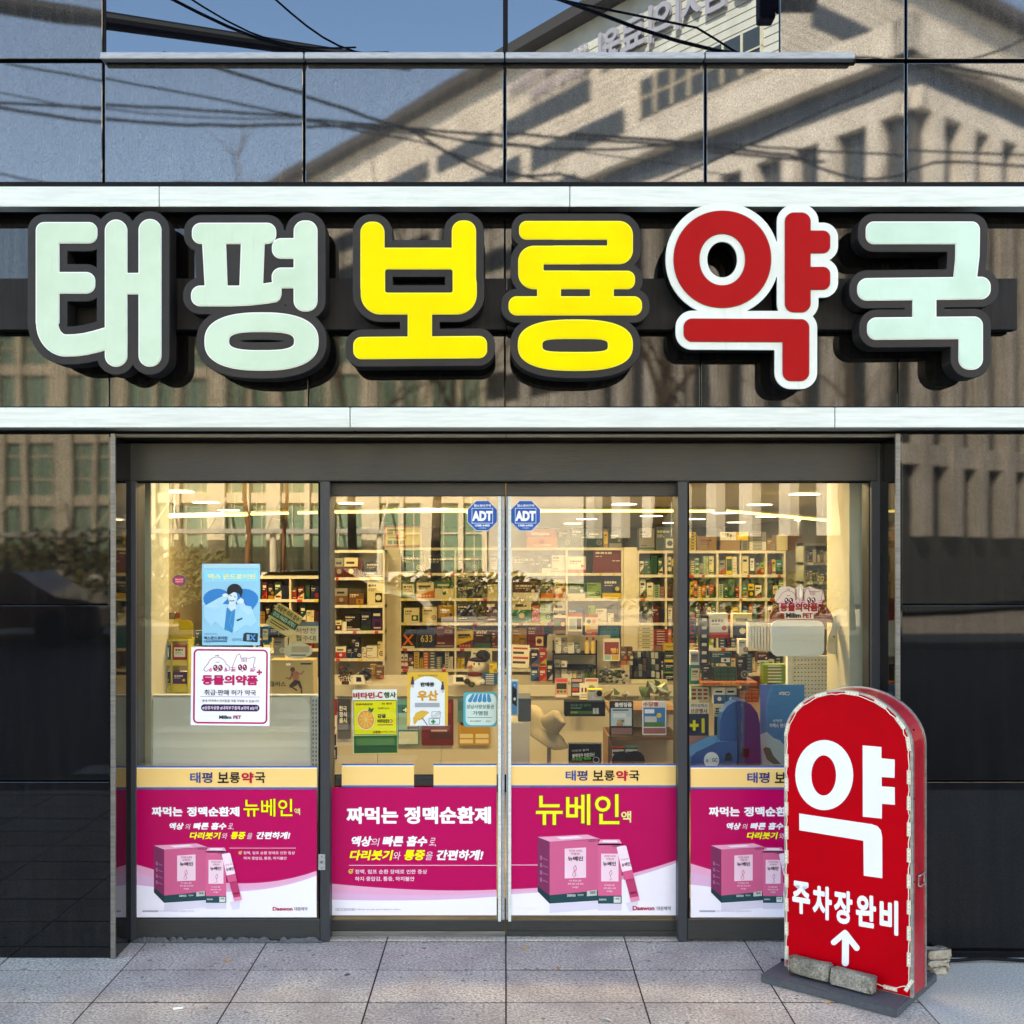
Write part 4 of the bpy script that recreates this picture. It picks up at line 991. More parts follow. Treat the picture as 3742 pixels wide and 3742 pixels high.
for fx, fy in ((930, 900), (1242, 952)): b.ell(fx, fy, 10, 12, '3A2A20', 3); b.poly([(fx-10, fy+12), (fx+10, fy+12), (fx+18, fy+70), (fx-20, fy+70)], '3A3A66', 3); b.rect(fx-6, fy+70, fx, fy+102, 'C89A78', 3); b.rect(fx+4, fy+70, fx+10, fy+102, 'C89A78', 3)
b.poly([(942, 1380), (938, 1320), (965, 1265), (1030, 1238), (1085, 1248), (1104, 1262), (1060, 1300), (1035, 1330), (985, 1345), (960, 1385)], 'F0B840', 2); b.line([(1035, 1322), (1085, 1390)], 8, '3A3A55', 3)
b.frame(1100, 1318, 1215, 1385, 5, '5A5A66', 12, 2); b.poly([(1130, 1300), (1205, 1240), (1235, 1262), (1180, 1310)], 'D8DCE0', 2); b.frame(1130, 1250, 1220, 1318, 4, '5A5A66', 4, 3); b.rect(1138, 1332, 1156, 1378, '129060', 4); b.rect(1124, 1346, 1170, 1364, '129060', 4.2); b.done()
b = Board(1180, 2160, K, 4.812)
V = rr_pts(1458, 1050, 1808, 1408, 40); o = b.sheet('voucher_sign', V, flat('39B4C4', .3)); tag(o, 'turquoise sign with a striped awning beside the stile of the left door', 'sign')
V, Fc = loops_geo([rr_pts(1482, 1066, 1800, 1392, 60)]); b.mb.add([b.p(v[0], v[1], 1) for v in V], Fc, flat('DCEBE4'))
for k in range(5):
    xx = 1505+k*50; b.poly([(xx+24+(k-2)*-12, 1068), (xx+48+(k-2)*-12, 1068), (xx+44, 1135)]+arc(xx+22, 1135, 22, 20, 0, 180, 6)+[(xx, 1135)], '2C8FC0', 2)
b.text('성남사랑상품권', 1490, 1178, 1775, 1222, '3A6A66', .012); b.text('가맹점', 1555, 1245, 1710, 1290, '3A6A66', .02); b.rect(1500, 1310, 1758, 1315, '4A6A6A', 2); b.text('성남시 상권활성화', 1525, 1342, 1640, 1358, '3A5A66', .02); b.text('성남시', 1690, 1342, 1738, 1358, '3A5A66', .02); b.done()

# ================================================================== RED STANDING SIGN
TH = R(39.2); da = Vector((-math.cos(TH), math.sin(TH), 0)); db = Vector((math.sin(TH), math.cos(TH), 0))
PR = Vector((1.470, -.683, 0)); FWD, FH, FDP, ZB = .497, 1.092, .145, .034
stand = root('standing_sign', (PR+da*.25+db*.07)[:2]+(0,), 'red arch topped standing pharmacy sign ringed with lamp modules, right of the doors', 'standing sign')
def SP(u, v, w_): # u from left edge along the face, v up, w out of the face
    return PR+da*(FWD-u)-db*w_+Vector((0, 0, v))
def arch(e=0., n=22):
    r = FWD/2-e; P = [(e, ZB+e*.3), (FWD-e, ZB+e*.3)]
    cy_ = FH+ZB-FWD/2*.80
    return P+[(FWD/2+r*math.cos(math.pi*i/n), cy_+(r*.80)*math.sin(math.pi*i/n)) for i in range(n+1)]
def sprism(name, pts, w0, w1, m, ms=None, par=None):
    n = len(pts); V = [SP(x, z, w0) for x, z in pts]+[SP(x, z, w1) for x, z in pts]
    mb = MB(); mb.add(V, [tuple(range(n)), tuple(range(2*n-1, n-1, -1))], m); mb.add(V, [(i, (i+1) % n, (i+1) % n+n, i+n) for i in range(n)], ms or m)
    return mb.build(name, par or stand)
M_REDF = pmat('red_sign_film', lin('BE0014'), .5, ior=1.15); nn = noise(M_REDF, pos(M_REDF), 4, 4); L(M_REDF, mixc(M_REDF, ramp(M_REDF, nn, [(.4, (0, 0, 0)), (.8, (1, 1, 1))]), lin('BE0012'), lin('AE000E')), bs(M_REDF).inputs['Base Color'])
M_REDS = speckled('red_side_metal', lin('9C0E1E'), lin('B41424'), 14, .3, .1)
M_ALU = brushed('bare_aluminium_edge', (.42, .40, .36), .35, .7, (3, 3, 10), .3)
sprism('side_shell', arch(.004), -FDP+.006, -.006, M_REDF, M_REDS)
sprism('front_rim', arch(0), -.014, 0.002, M_ALU); sprism('back_rim', arch(0), -FDP, -FDP+.012, M_ALU); sprism('face_panel', arch(.010), .002, .004, M_REDF)
for zz in (.45, .75, 1.0):
    V = SP(FWD-.001, zz, -.012); MB().ball(V[:], .004, .004, .004, M_BLACK, 8, 5).build('rivet', stand)
hn = MB(); a = [SP(FWD+.002, .462, -.05), SP(FWD+.008, .465, -.055), SP(FWD+.008, .465, -.105), SP(FWD+.002, .462, -.11), SP(FWD+.002, .428, -.11), SP(FWD+.008, .425, -.105), SP(FWD+.008, .425, -.055), SP(FWD+.002, .428, -.05), SP(FWD+.002, .462, -.05)]
hn.tube([v[:] for v in a], .003, M_ALU, 6); hn.build('handle', stand)
bp = Vector((1.377, -.778, 0)); n_ = MB()
def bpt(u, v, z): return bp+da*u+db*v+Vector((0, 0, z))
bm = bmesh.new(); vs = [bm.verts.new(bpt(u, v, z)) for z in (0.0, ZB) for u, v in ((0, 0), (.52, 0), (.52, .43), (0, .43))]
for f in ((0, 3, 2, 1), (4, 5, 6, 7), (0, 1, 5, 4), (1, 2, 6, 5), (2, 3, 7, 6), (3, 0, 4, 7)): bm.faces.new([vs[i] for i in f])
bmesh.ops.bevel(bm, geom=bm.edges[:], offset=.004, segments=2, affect='EDGES'); bm.verts.index_update()
M_RUB = speckled('grey_painted_base', (.05, .055, .065), (.075, .08, .09), 60, .6, .25)
n_.add([v.co[:] for v in bm.verts], [[v.index for v in f.verts] for f in bm.faces], M_RUB); n_.build('base_plate', stand); bm.free()
# printed letters: crop [2740,2440] .6738 -> invert onto the face
def face_uv(cx_, cy_):
    px, py = 2740+cx_*.6738, 2440+cy_*.6738
    t = (px-CX)/F  # ray x/depth
    # PR + da*k : x = 1.470-.775k ; depth = 4.047+.632k
    k = (PR.x-t*(PR.y-CAMY))/(math.cos(TH)+t*math.sin(TH)); D = (PR.y-CAMY)+math.sin(TH)*k
    return FWD-k, H-(py-CY)*D/F
def sprint(loops, m, w_=.0055, name='lettering'):
    V, Fc = loops_geo([[face_uv(*p) for p in l] for l in loops])
    mk(name, [SP(v[0], v[1], w_)[:] for v in V], Fc, m, stand)
M_WV = flat('EEEEF4', .4)
sprint([[(407+157*math.cos(t), 581+190*math.sin(t)) for t in [2*math.pi*i/40 for i in range(40)]], [(404+67*math.cos(t), 583+109*math.sin(t)) for t in [2*math.pi*i/32 for i in range(32)]]], M_WV)
sprint([[(615, 420), (717, 429), (717, 490), (789, 497), (788, 596), (718, 592), (719, 642), (789, 647), (790, 742), (720, 737), (719, 817), (616, 806)]], M_WV)
sprint([[(271, 789), (664, 847), (695, 858), (714, 880), (721, 915), (722, 1140), (621, 1126), (619, 937), (272, 880)]], M_WV)
for t, x0, x1, y0, y1 in (('주', 234, 330, 1150, 1342), ('차', 344, 448, 1173, 1372), ('장', 460, 560, 1198, 1396), ('완', 578, 688, 1220, 1415), ('비', 707, 808, 1248, 1453)):
    V, Fc = text_geo(t, .05); lo, hi = V.min(0), V.max(0); P = []
    for v in V:
        u = (v[0]-lo[0])/(hi[0]-lo[0]); q = (v[1]-lo[1])/(hi[1]-lo[1]); sk = (x1-x0)*.165
        P.append(SP(*face_uv(x0+u*(x1-x0), y0+(1-q)*(y1-y0-sk)+u*sk), .0055+v[2]*.0004)[:])
    mk('lettering', P, Fc, M_WV, stand)
sx = np.arange(430, 615, 3.); sy = np.arange(1405, 1632, 3.); X, Y = np.meshgrid(sx, sy)
f = np.minimum(sd_cap(X, Y, [(523, 1445), (521, 1598)], 19), np.minimum(sd_cap(X, Y, [(459, 1487), (519, 1436)], 16), sd_cap(X, Y, [(583, 1518), (519, 1436)], 16)))
sprint(contours(f, sx, sy, 0), M_WV, name='arrow')
# lamp modules on a wire round the face
M_LED = speckled('yellowed_lamp_module', (.62, .55, .40), (.76, .70, .55), 60, .4, .1)
ring = []
inset = .012; ys_ = FH+ZB-FWD/2*.80
path = [(.085, .055, 1), (.235, .055, 1)]
L_ = [(inset, .09+k*.093) for k in range(9)]; r = FWD/2-inset
A_ = [(FWD/2-r*math.cos(a), ys_+r*.80*math.sin(a)) for a in (R(8), R(38), R(66), R(96), R(124), R(150), R(173))]
R_ = [(FWD-inset, .83-k*.094) for k in range(9)]; B_ = [(FWD-.08, .052)]
path = L_+A_+R_+B_
for i, (u, v) in enumerate(path):
    p0 = path[max(0, i-1)]; p1 = path[min(len(path)-1, i+1)]; tx_, tz_ = p1[0]-p0[0], p1[1]-p0[1]
    if i >= len(path)-1: tx_, tz_ = 1, .0
    l = math.hypot(tx_, tz_); tx_ /= l; tz_ /= l; a, w2 = .025, .0066
    c = [(u+tx_*s1*a-tz_*s2*w2, v+tz_*s1*a+tx_*s2*w2) for s1, s2 in ((-1, -1), (1, -1), (1, 1), (-1, 1))]
    o = sprism('lamp_module', c, .004, .010, M_LED)
    mm = MB()
    for s1 in (-.5, 0, .5):
        q = SP(u+tx_*s1*a, v+tz_*s1*a, .011); mm.ball(q[:], .0028, .0028, .0028, M_WV, 6, 4)
    mm.build('lens', o)
wp_ = []
random.seed(2)
for (a, b_), (c, d) in zip(path, path[1:]):
    for k in range(6):
        t = k/6; wob = math.sin(t*math.pi)*random.uniform(-.003, .002); wp_.append(SP(a+(c-a)*t+wob*(1 if abs(c-a) < .03 else 0), b_+(d-b_)*t+wob, .006)[:])
MB().tube(wp_, .0018, flat('E4DECC'), 5).build('wire', stand)
MB().tube([SP(FWD-.10, .052, .008)[:], SP(FWD-.16, .062, .012)[:], SP(FWD-.24, .05, .02)[:]], .0018, flat('E4DECC'), 5).build('wire', stand)
MB().tube([SP(.01, .05, -.03)[:], SP(-.03, .04, -.04)[:], SP(-.035, .006, -.05)[:], SP(.03, .04, -.12)[:]], .005, M_BLACK, 6).build('power_cable', stand)
# two weathered paver bricks resting on the base
M_PAV = speckled('weathered_paver', (.16, .145, .11), (.40, .37, .30), 130, .95, 1.0, ((.05, .05, .04), 9, .8))
def rock_box(name, c, ax, ay, hx, hy, hz, tilt, m, seed, jit=.004, seg=5):
    random.seed(seed); bm = bmesh.new(); bmesh.ops.create_cube(bm, size=2)
    bmesh.ops.bevel(bm, geom=bm.edges[:], offset=.09, segments=2, affect='EDGES')
    bmesh.ops.subdivide_edges(bm, edges=bm.edges[:], cuts=2, use_grid_fill=True)
    V = []
    for v in bm.verts:
        x, y, z = v.co.x*hx, v.co.y*hy, v.co.z*hz; z2 = z*math.cos(tilt)-y*math.sin(tilt)*-1; y2 = y*math.cos(tilt)+z*math.sin(tilt)*-1
        p = Vector(c)+ax*x+ay*y2+Vector((0, 0, z2)); p += Vector((random.gauss(0, 1), random.gauss(0, 1), random.gauss(0, 1)))*jit*.35; V.append(p[:])
    bm.verts.index_update(); Fc = [[v.index for v in f.verts] for f in bm.faces]; bm.free()
    return mk(name, V, Fc, m, smooth=True)
for k, (u, lb) in enumerate(((.128, 'speckled grey paver brick on the sign base, the left one of the pair'), (.298, 'speckled grey paver brick on the sign base, the one nearer the arrow'))):
    q = SP(u, ZB+.037-.003*k, .050+.006*k); o = rock_box('paver_brick', q, da*-1, db, .079, .026, .031, R(-10), M_PAV, 5+k, .003)
    tag(o, lb, 'brick', 'paver bricks weighing down the sign')
# loose stones behind the sign
M_STN = speckled('broken_tan_stone', (.30, .25, .18), (.46, .41, .32), 60, .9, .8)
for k, (px, py, D, hx, hz, lb) in enumerate(((3415, 3535, 4.42, .05, .018, 'flat tan stone slab on top of the little heap behind the standing sign'), (3412, 3565, 4.40, .045, .016, 'tan broken stone under the flat slab, behind the standing sign'),
                                            (3420, 3588, 4.38, .035, .014, 'rough stone at the foot of the heap beside the sign base'), (3432, 3478, 4.47, .02, .016, 'small round orange brown stone lying by the granite wall'))):
    x, y, z = W(px, py, D); z = (.062, .034, .016, .018)[k]; o = rock_box('loose_stone', (x, y, z), Vector((1, .2, 0)).normalized(), Vector((-.2, 1, 0)).normalized(), hx, hx*.8, hz, R(random.uniform(-8, 8)), M_STN, 30+k, .008); tag(o, lb, 'stone', 'loose stones behind the sign')
# litter and leaves on the ground
M_LEAF = speckled('dry_leaf', (.35, .17, .06), (.5, .3, .12), 30, .8, .2)
def leaf(px, py, sz, m, label, ang):
    D = H*F/(py-CY); x, y, _ = W(px, py, D); ca, sa = math.cos(ang), math.sin(ang); mb = MB(); P = []
    for a, b_, z in ((-1, 0, .004), (-.4, .35, .008), (.3, .4, .012), (1, .05, .006), (.3, -.35, .003), (-.4, -.4, .005)): P.append((x+(a*ca-b_*sa)*sz, y+(a*sa+b_*ca)*sz, z*min(1, sz/.02)+.001))
    P2 = [(a, b, c-.001) for a, b, c in P]; n = 6
    tag(mk('leaf', P+P2, [tuple(range(n)), tuple(range(2*n-1, n-1, -1))]+[(i, (i+1) % n, (i+1) % n+n, i+n) for i in range(n)], m), label, 'leaf', 'dry leaves and scraps on the paving')
for a in ((1918, 3468, .016, M_LEAF, 'tan curled leaf just below the right sliding door', .3), (2040, 3543, .014, M_LEAF, 'small orange leaf on a seam in the middle of the paving', 1.2), (1268, 3566, .014, M_RUB, 'dark flat scrap on the paving left of centre', .2),
          (395, 3486, .014, M_LEAF, 'curled leaf at the foot of the left corner trim', .8), (460, 3440, .018, M_LEAF, 'dry leaf wedged in the left corner of the front', .4), (830, 3514, .016, M_LEAF, 'reddish leaf fragment below the left window', .1),
          (2215, 3730, .02, flat('DCD8CC'), 'pale twig like scrap at the bottom edge, right of centre', 2.6), (3560, 3492, .02, M_LEAF, 'orange leaf caught on the black cable by the right wall', .5), (3640, 3490, .02, M_LEAF, 'second leaf on the black cable, nearer the right edge', 1.4), (3025, 3666, .014, M_LEAF, 'brown leaf in front of the sign base', .2)): leaf(*a)
D = H*F/(3690-CY); x, y, _ = W(650, 3690, D); tag(MB().tube([(x-.016, y-.005, .005), (x+.016, y+.006, .005)], .004, flat('F0EEE8'), 8).build('cigarette_butt'), 'white cigarette butt on the paving near the left bottom', 'litter')
tag(MB().tube([W(3400, 3508, 4.47)[:2]+(.012,), W(3500, 3500, 4.48)[:2]+(.012,), W(3600, 3495, 4.49)[:2]+(.016,), W(3760, 3500, 4.48)[:2]+(.010,), W(3900, 3503, 4.48)[:2]+(.01,)], .007, M_BLACK, 8).build('ground_cable'), 'black cable lying along the foot of the right granite wall', 'cable')
# ================================================================== INSIDE THE SHOP
M_SHELF = speckled('cream_laminate', (.72, .65, .48), (.78, .71, .54), 5, .5, .03)
M_WALLI = speckled('cream_wall_paint', (.36, .30, .19), (.41, .35, .23), 3, .7, .05)
M_CEIL = pmat('ceiling_paint', (.62, .56, .42), .8)
M_FLOOR = speckled('shop_floor_tile', (.30, .26, .20), (.36, .32, .26), 8, .3, .03)
M_SHBACK = speckled('shelf_back_board', (.30, .25, .15), (.34, .29, .18), 4, .6, .03)
M_PANEL = speckled('pale_grey_board', (.82, .85, .81), (.86, .88, .84), 4, .35, .03)
ZC = 2.14; XL, XR, YI, YK = -3.6, 4.7, .16, 19.6
MB().box(XL, XR, YI, YK, -.06, -.006, M_FLOOR).build('shop_floor', bld); MB().box(XL, XR, YI, YK, ZC, ZC+.5, M_CEIL).build('shop_ceiling', bld)
MB().box(XL-.3, XL, YI+.2, YK, -.05, ZC+.3, M_WALLI).build('shop_wall', bld); MB().box(XR, XR+.3, YI+.2, YK, -.05, ZC+.3, M_WALLI).build('shop_wall', bld)
MB().box(XL-.3, XR+.3, YK, YK+.3, -.05, ZC+.3, M_WALLI).build('shop_wall', bld)
MB().box(-30, 30, YW+.5, YK+.6, 3.4, 3.7, M_WALLBACK).build('floor_slab', bld)
MB().box(-12, -1.64, .26, .5, 0, 3.4, M_WALLBACK).build('side_wall', bld); MB().box(1.64, 12, .26, .5, 0, 3.4, M_WALLBACK).build('side_wall', bld)
MB().box(-1.8, 1.8, .22, .5, 2.13, 3.4, M_WALLBACK).build('lintel_wall', bld)
def ib(name, px0, py0, px1, py1, D, th, m, c=0., parent=None):
    return slab(name, px0, py0, px1, py1, D, th, m, c, parent)
M_PIER = speckled('pier_paint', (.50, .46, .34), (.56, .52, .40), 3, .7, .05)
x0 = W(500, 0, 4.95)[0]; o = MB().box(x0-.25, W(548, 0, 4.95)[0], .24, .50, -.006, ZC, M_PIER).build('inner_pier', bld)
x0 = W(3104, 0, 5.0)[0]; MB().box(x0, x0+.28, .27, .62, -.006, ZC, M_PIER).build('inner_pier', bld)
# lamps
def emis(name, c, s):
    m = pmat(name, c, .5); bs(m).inputs['Emission Color'].default_value = (*c, 1); bs(m).inputs['Emission Strength'].default_value = s; return m
M_TUBE = emis('warm_tube_glow', (1, .74, .22), .62); M_DISC = emis('lit_lamp_diffuser', (1, .95, .86), 1.2)
DT = 9.5
for i, (a, b, ya, yb, lb) in enumerate(((590, 905, 1889, 1881, 'long warm linear lamp hanging in the left window'), (917, 1054, 1878, 1875, 'short warm linear lamp right of the long one in the left window'), (1088, 1160, 1874, 1873, 'stub of warm linear lamp by the left mullion'),
                                        (1210, 1812, 1871, 1867, 'long warm linear lamp across the top of the left door'), (1960, 2468, 1867, 1867, 'long warm linear lamp across the top of the right door'), (2520, 2610, 1868, 1868, 'short warm linear lamp by the right mullion'),
                                        (2655, 3068, 1867, 1906, 'slanting warm linear lamp in the right window'))):
    A, B = Vector(W(a, ya, DT)), Vector(W(b, yb, DT-(.0 if i < 6 else 0)))
    t = root('linear_lamp', ((A+B)/2)[:], lb, 'lamp', 'warm linear lamps under the ceiling')
    MB().tube([A[:], B[:]], .011, M_TUBE, 8).build('tube', t)
    MB().tube([(A+Vector((0, 0, .016)))[:], (B+Vector((0, 0, .016)))[:]], .010, M_SHELF, 6).build('housing', t)
    for q in (.15, .85):
        p = A.lerp(B, q); MB().tube([(p.x, p.y, p.z+.02), (p.x, p.y, ZC)], .002, M_SHELF, 4, False).build('cord', t)
dl = [(650, 1798), (753, 1838), (836, 1866), (1282, 1841), (2281, 1844), (2144, 1898), (2093, 1914), (2380, 1887), (2454, 1912), (2939, 1808), (3091, 1830), (2776, 1846), (2648, 1876), (2803, 1889), (2540, 1898), (2940, 1901), (2690, 1910), (1560, 1805), (1750, 1875), (860, 1670), (1500, 1670), (2130, 1670), (2560, 1670)]  # last four sit out of view, added to brighten goods near the doors
mdisc = None
for i, (px, py) in enumerate(dl):
    D = (ZC-.012-H)*F/(CY-py); x, y, z = W(px, py, D)
    if abs(x) > 4.6 and x < 0: continue
    t = root('downlight', (x, y, ZC-.012), 'round flush ceiling lamp, number %d counted from the left window towards the right' % (i+1), 'lamp', 'round ceiling lamps')
    t['label'] = 'round white ceiling lamp %s, %s' % ('in the left window' if px < 1180 else 'in the left door' if px < 1845 else 'in the right door' if px < 2480 else 'in the right window', ['nearest the glass and leftmost', 'between two others', 'deepest of its three', 'beside the hanging tube', 'near the glass, above the tube', 'left of the tube middle, deep inside', 'smallest, beside the alarm sign', 'right of the door middle', 'deepest near the mullion', 'high and right of centre', 'high beside the inner pier', 'above the start of the slanting tube', 'over the start of the slanting tube', 'just below the slanting tube', 'left by the mullion', 'under the middle of the slanting tube', 'small one deep inside', 'near the glass, high up', 'small one near the stile', 'unseen one added above the left window', 'unseen one added above the left door', 'unseen one added above the right door', 'unseen one added above the right window'][i])
    r = .13 if D < 14 else .16
    MB().tube([(x, y, ZC-.012), (x, y, ZC-.001)], r, M_DISC, 20).build('diffuser', t); MB().tube([(x, y, ZC-.008), (x, y, ZC-.0015)], r+.012, M_SHELF, 20).build('trim_ring', t)
    if i in (0, 1, 3, 4, 8, 9, 11, 12, 14, 17, 19, 20, 21, 22):
        ld = bpy.data.lights.new('lamp_light', 'AREA'); ld.shape = 'DISK'; ld.size = .26; ld.energy = 3.0 if D < 7 else 4.6 if D < 11.5 else 1.7; ld.color = (1, .80, .47)
        lo = bpy.data.objects.new('lamp_light', ld); COL.objects.link(lo); lo.parent = t; lo.location = (0, 0, -.008)

# shelving: uprights, shelves, back panel
def shelving(name, xs, rows, D, depth, label, top=True, mat=None, thick=7):
    mat = mat or M_SHELF
    t = root(name, W((xs[0]+xs[-1])/2, 2010, D)[:2]+(0,), label, 'shelving')
    x0, x1 = W(xs[0], 0, D)[0], W(xs[-1], 0, D)[0]; y = D+CAMY; hw = thick*D/F/2
    for x in xs:
        X_ = W(x, 0, D)[0]; MB().box(X_-hw, X_+hw, y, y+depth, 0, H+(CY-rows[0])*D/F, mat).build('upright', t)
    for r in rows:
        z = H-(r-CY)*D/F; MB().box(x0-hw, x1+hw, y-.004, y+depth, z-.030, z, mat).build('shelf', t)
    tg = MB()
    for r in rows[1:]:
        z = H-(r-CY)*D/F; x = x0+.03
        while x < x1-.06:
            w_ = random.uniform(.025, .06); tg.box(x, x+w_, y-.009, y-.005, z-.030, z-.002, flat(random.choice(('E8E4D0', 'E8E4D0', 'E0C840', 'C84030', 'DCE4E0')))); x += w_+random.uniform(.02, .16)
    tag(tg.build('price_tags', t), kind='stuff')
    MB().box(x0-hw, x1+hw, y+depth, y+depth+.02, 0, H+(CY-rows[0])*D/F, M_SHBACK).build('back_panel', t)
    return t
DS = 12.6
rows = [2001, 2094, 2186, 2275, 2369, 2445, 2560]
shelving('wall_shelving', [1462, 1664, 1868, 2071, 2274], rows, DS, .36, 'wide cream shelving with four bays of medicine cartons behind both doors')
shelving('wall_shelving', [1218, 1402], [2010, 2110, 2211, 2305, 2406, 2520], DS-.3, .36, 'narrow cream shelving with dark cartons at the left of the left door')
shelving('wall_shelving', [2332, 2434, 2622, 2706, 2800, 2868], [2012, 2100, 2186, 2276, 2368, 2460, 2560], DS, .36, 'cream shelving with small packs running behind the right mullion')
shelving('wall_shelving', [2940, 3030, 3120], [1985, 2055, 2125, 2200, 2290], 11.8, .3, 'grey shelving with rows of tiny bottles at the right of the right window', mat=pmat('dim_grey_shelf', (.30, .30, .24), .5))
shelving('wall_shelving', [930, 1060, 1190], [2105, 2190, 2280, 2370], DS-.3, .36, 'shelving with dim cartons seen beside the blue poster')
for a, b in ((1406, 1458), (2279, 2328)):
    x0, y, _ = W(a, 0, DS-.02); x1 = W(b, 0, DS-.02)[0]; MB().box(x0, x1, y, y+.3, -.006, H+.03, M_SHELF).build('filler_panel', bld)

CN = {'black': '1A1618', 'navy': '18203E', 'maroon': '5A1418', 'dark red': '6E1A16', 'red': 'B02420', 'white': 'DEDACC', 'cream': 'D8CCA0', 'green': '1E5A34', 'dark green': '1E3A2C', 'lime': '7AA020', 'teal': '107A66', 'blue': '1C5C90', 'purple': '4A1E5A', 'yellow': 'D8B820',
      'orange': 'D06A20', 'gold': 'A07828', 'brown': '6A4628', 'grey': '8A8880', 'blue grey': '5A6A74', 'pale green': 'A8C8A0', 'kraft': '8E6E44', 'plum': '441430', 'dark teal': '1E4446', 'magenta': 'A02050'}
def product(px0, py0, px1, py1, D, col, style, label, depth=.10, txt=None, acc='cream', name='product_carton', cat='carton', grp='medicine cartons on the wall shelving', yaw=0):
    """a closed carton with printed front; py1 is where it stands"""
    x0, y, z1 = W(px0, py0, D); x1, _, z0 = W(px1, py1, D); w_, h_ = x1-x0, z1-z0
    mb = MB(); m = flat(CN[col]); a = flat(CN[acc]); mb.box(x0, x1, y, y+depth, z0, z1, m, min(.0015, w_*.05) if w_ > .08 else 0)
    def q(u0, v0, u1, v1, mm, ly=1):
        yy = y-.0008*ly; mb.add([(x0+u0*w_, yy, z0+v0*h_), (x0+u1*w_, yy, z0+v0*h_), (x0+u1*w_, yy, z0+v1*h_), (x0+u0*w_, yy, z0+v1*h_)], [(0, 1, 2, 3)], mm)
    def disc(u, v, r, mm, ly=1, n=14):
        yy = y-.0008*ly; mb.add([(x0+u*w_+r*h_*math.cos(6.283*i/n), yy, z0+v*h_+r*h_*math.sin(6.283*i/n)) for i in range(n)], [tuple(range(n))], mm)
    ink = flat('2A2620') if col in ('white', 'cream', 'yellow', 'pale green', 'grey', 'lime') else flat('D8D0B8')
    def words(u0, u1, v, hh, mm, ly=1):
        u = u0
        while u < u1:
            l_ = random.uniform(.05, .16); q(u, v, min(u+l_, u1), v+hh, mm, ly); u += l_+.03
    if style == 'lines':
        e = random.uniform(-.06, .06); words(.08, random.uniform(.4, .8), .76+e, .09, ink); words(.08, random.uniform(.3, .6), .64+e, .035, ink); words(.08, .42, .57+e, .03, a)
        pk = random.random()
        if pk < .35: disc(.78, .3, .16, a); disc(.78, .3, .10, m, 2); disc(.78, .3, .05, a, 3)
        elif pk < .6: q(.5, .1, .94, .5, a); disc(.7, .3, .12, m, 2)
        elif pk < .8: q(.0, .06, 1, .12, a); words(.1, .5, .2, .04, ink)
        else: q(.62, .08, .64, .94, a); words(.68, .95, .5, .04, ink)
    elif style == 'band':
        q(0, 0, 1, random.uniform(.14, .34), a); words(.12, .75, .66, .1, ink); words(.12, .55, .55, .04, ink); disc(.8, .42, .1, a, 2)
    elif style == 'label':
        q(.1, .2, .9, .85, a); words(.2, .75, .62, .12, flat('6A3028'), 2); words(.2, .6, .5, .04, flat('3A3A30'), 2); words(.2, .72, .38, .03, flat('3A3A30'), 2)
    elif style == 'diag':
        yy = y-.0008; mb.add([(x0, yy, z0), (x1, yy, z0), (x1, yy, z0+h_*.5), (x0, yy, z0+h_*.15)], [(0, 1, 2, 3)], a); q(.12, .68, .8, .82, ink); q(.12, .56, .5, .61, ink)
        for k in range(4): disc(.25+k*.17, .14, .07, flat(CN['orange' if acc != 'orange' else 'cream']), 2)
    elif style == 'half':
        q(0, 0, 1, .55, a); q(.15, .68, .75, .8, ink); disc(.5, .3, .13, m, 2); q(.2, .1, .8, .15, ink, 2)
    elif style == 'stack':
        for k in range(1, 6): q(0, k/6-.008, 1, k/6+.008, flat('2A241C'), 2)
        for k in range(6): q(.2, k/6+.05, .75, k/6+.11, a, 2)
    elif style == 'face':
        q(.04, .05, .96, .96, flat('C8C4B4')); disc(.62, .55, .26, flat('D8A48C'), 2); disc(.78, .66, .26, flat('1E1A1A'), 3); q(.10, .84, .5, .9, flat('3A2A2A'), 3); disc(.35, .34, .16, flat('D8C8D0'), 3)
    elif style == 'x':
        yy = y-.0016
        for s1 in (0, 1): mb.add([(x0+(.12+.62*s1)*w_, yy, z0+.95*h_), (x0+(.30+.62*s1-.0)*w_, yy, z0+.95*h_), (x0+(.88-.62*s1)*w_, yy-.0002*s1, z0+.2*h_), (x0+(.70-.62*s1)*w_, yy-.0002*s1, z0+.2*h_)], [(0, 1, 2, 3)], a)
        q(.05, .0, .95, .13, flat('D8D0B8'))
    elif style == 'grid':
        for u in (.06, .38, .70):
            for v in (.08, .40, .70): q(u, v, u+.24, v+.2, a); q(u+.04, v+.06, u+.18, v+.12, flat('3A2A2A'), 2)
    o = mb.build(name); tag(o, label, cat, grp)
    if txt:
        t, u0, v0, u1, v1, c, bd = txt; V, Fc = text_geo(t, bd); lo, hi = V.min(0), V.max(0)
        mk('lettering', [(x0+w_*(u0+(u1-u0)*(v[0]-lo[0])/(hi[0]-lo[0])), y-.0028-v[2]*.0005, z0+h_*(v0+(v1-v0)*(v[1]-lo[1])/(hi[1]-lo[1]))) for v in V], Fc, flat(c), o)
    return o
ORD = ['first', 'second', 'third', 'fourth', 'fifth', 'sixth', 'seventh', 'eighth', 'ninth', 'tenth', 'eleventh', 'twelfth', 'thirteenth', 'fourteenth', 'fifteenth', 'sixteenth', 'seventeenth', 'eighteenth']
ROWN = ['on top of', 'in the top row of', 'in the second row of', 'in the third row of', 'in the fourth row of', 'in the fifth row of']
DB2 = DS-.0
C = 'the wide shelving'
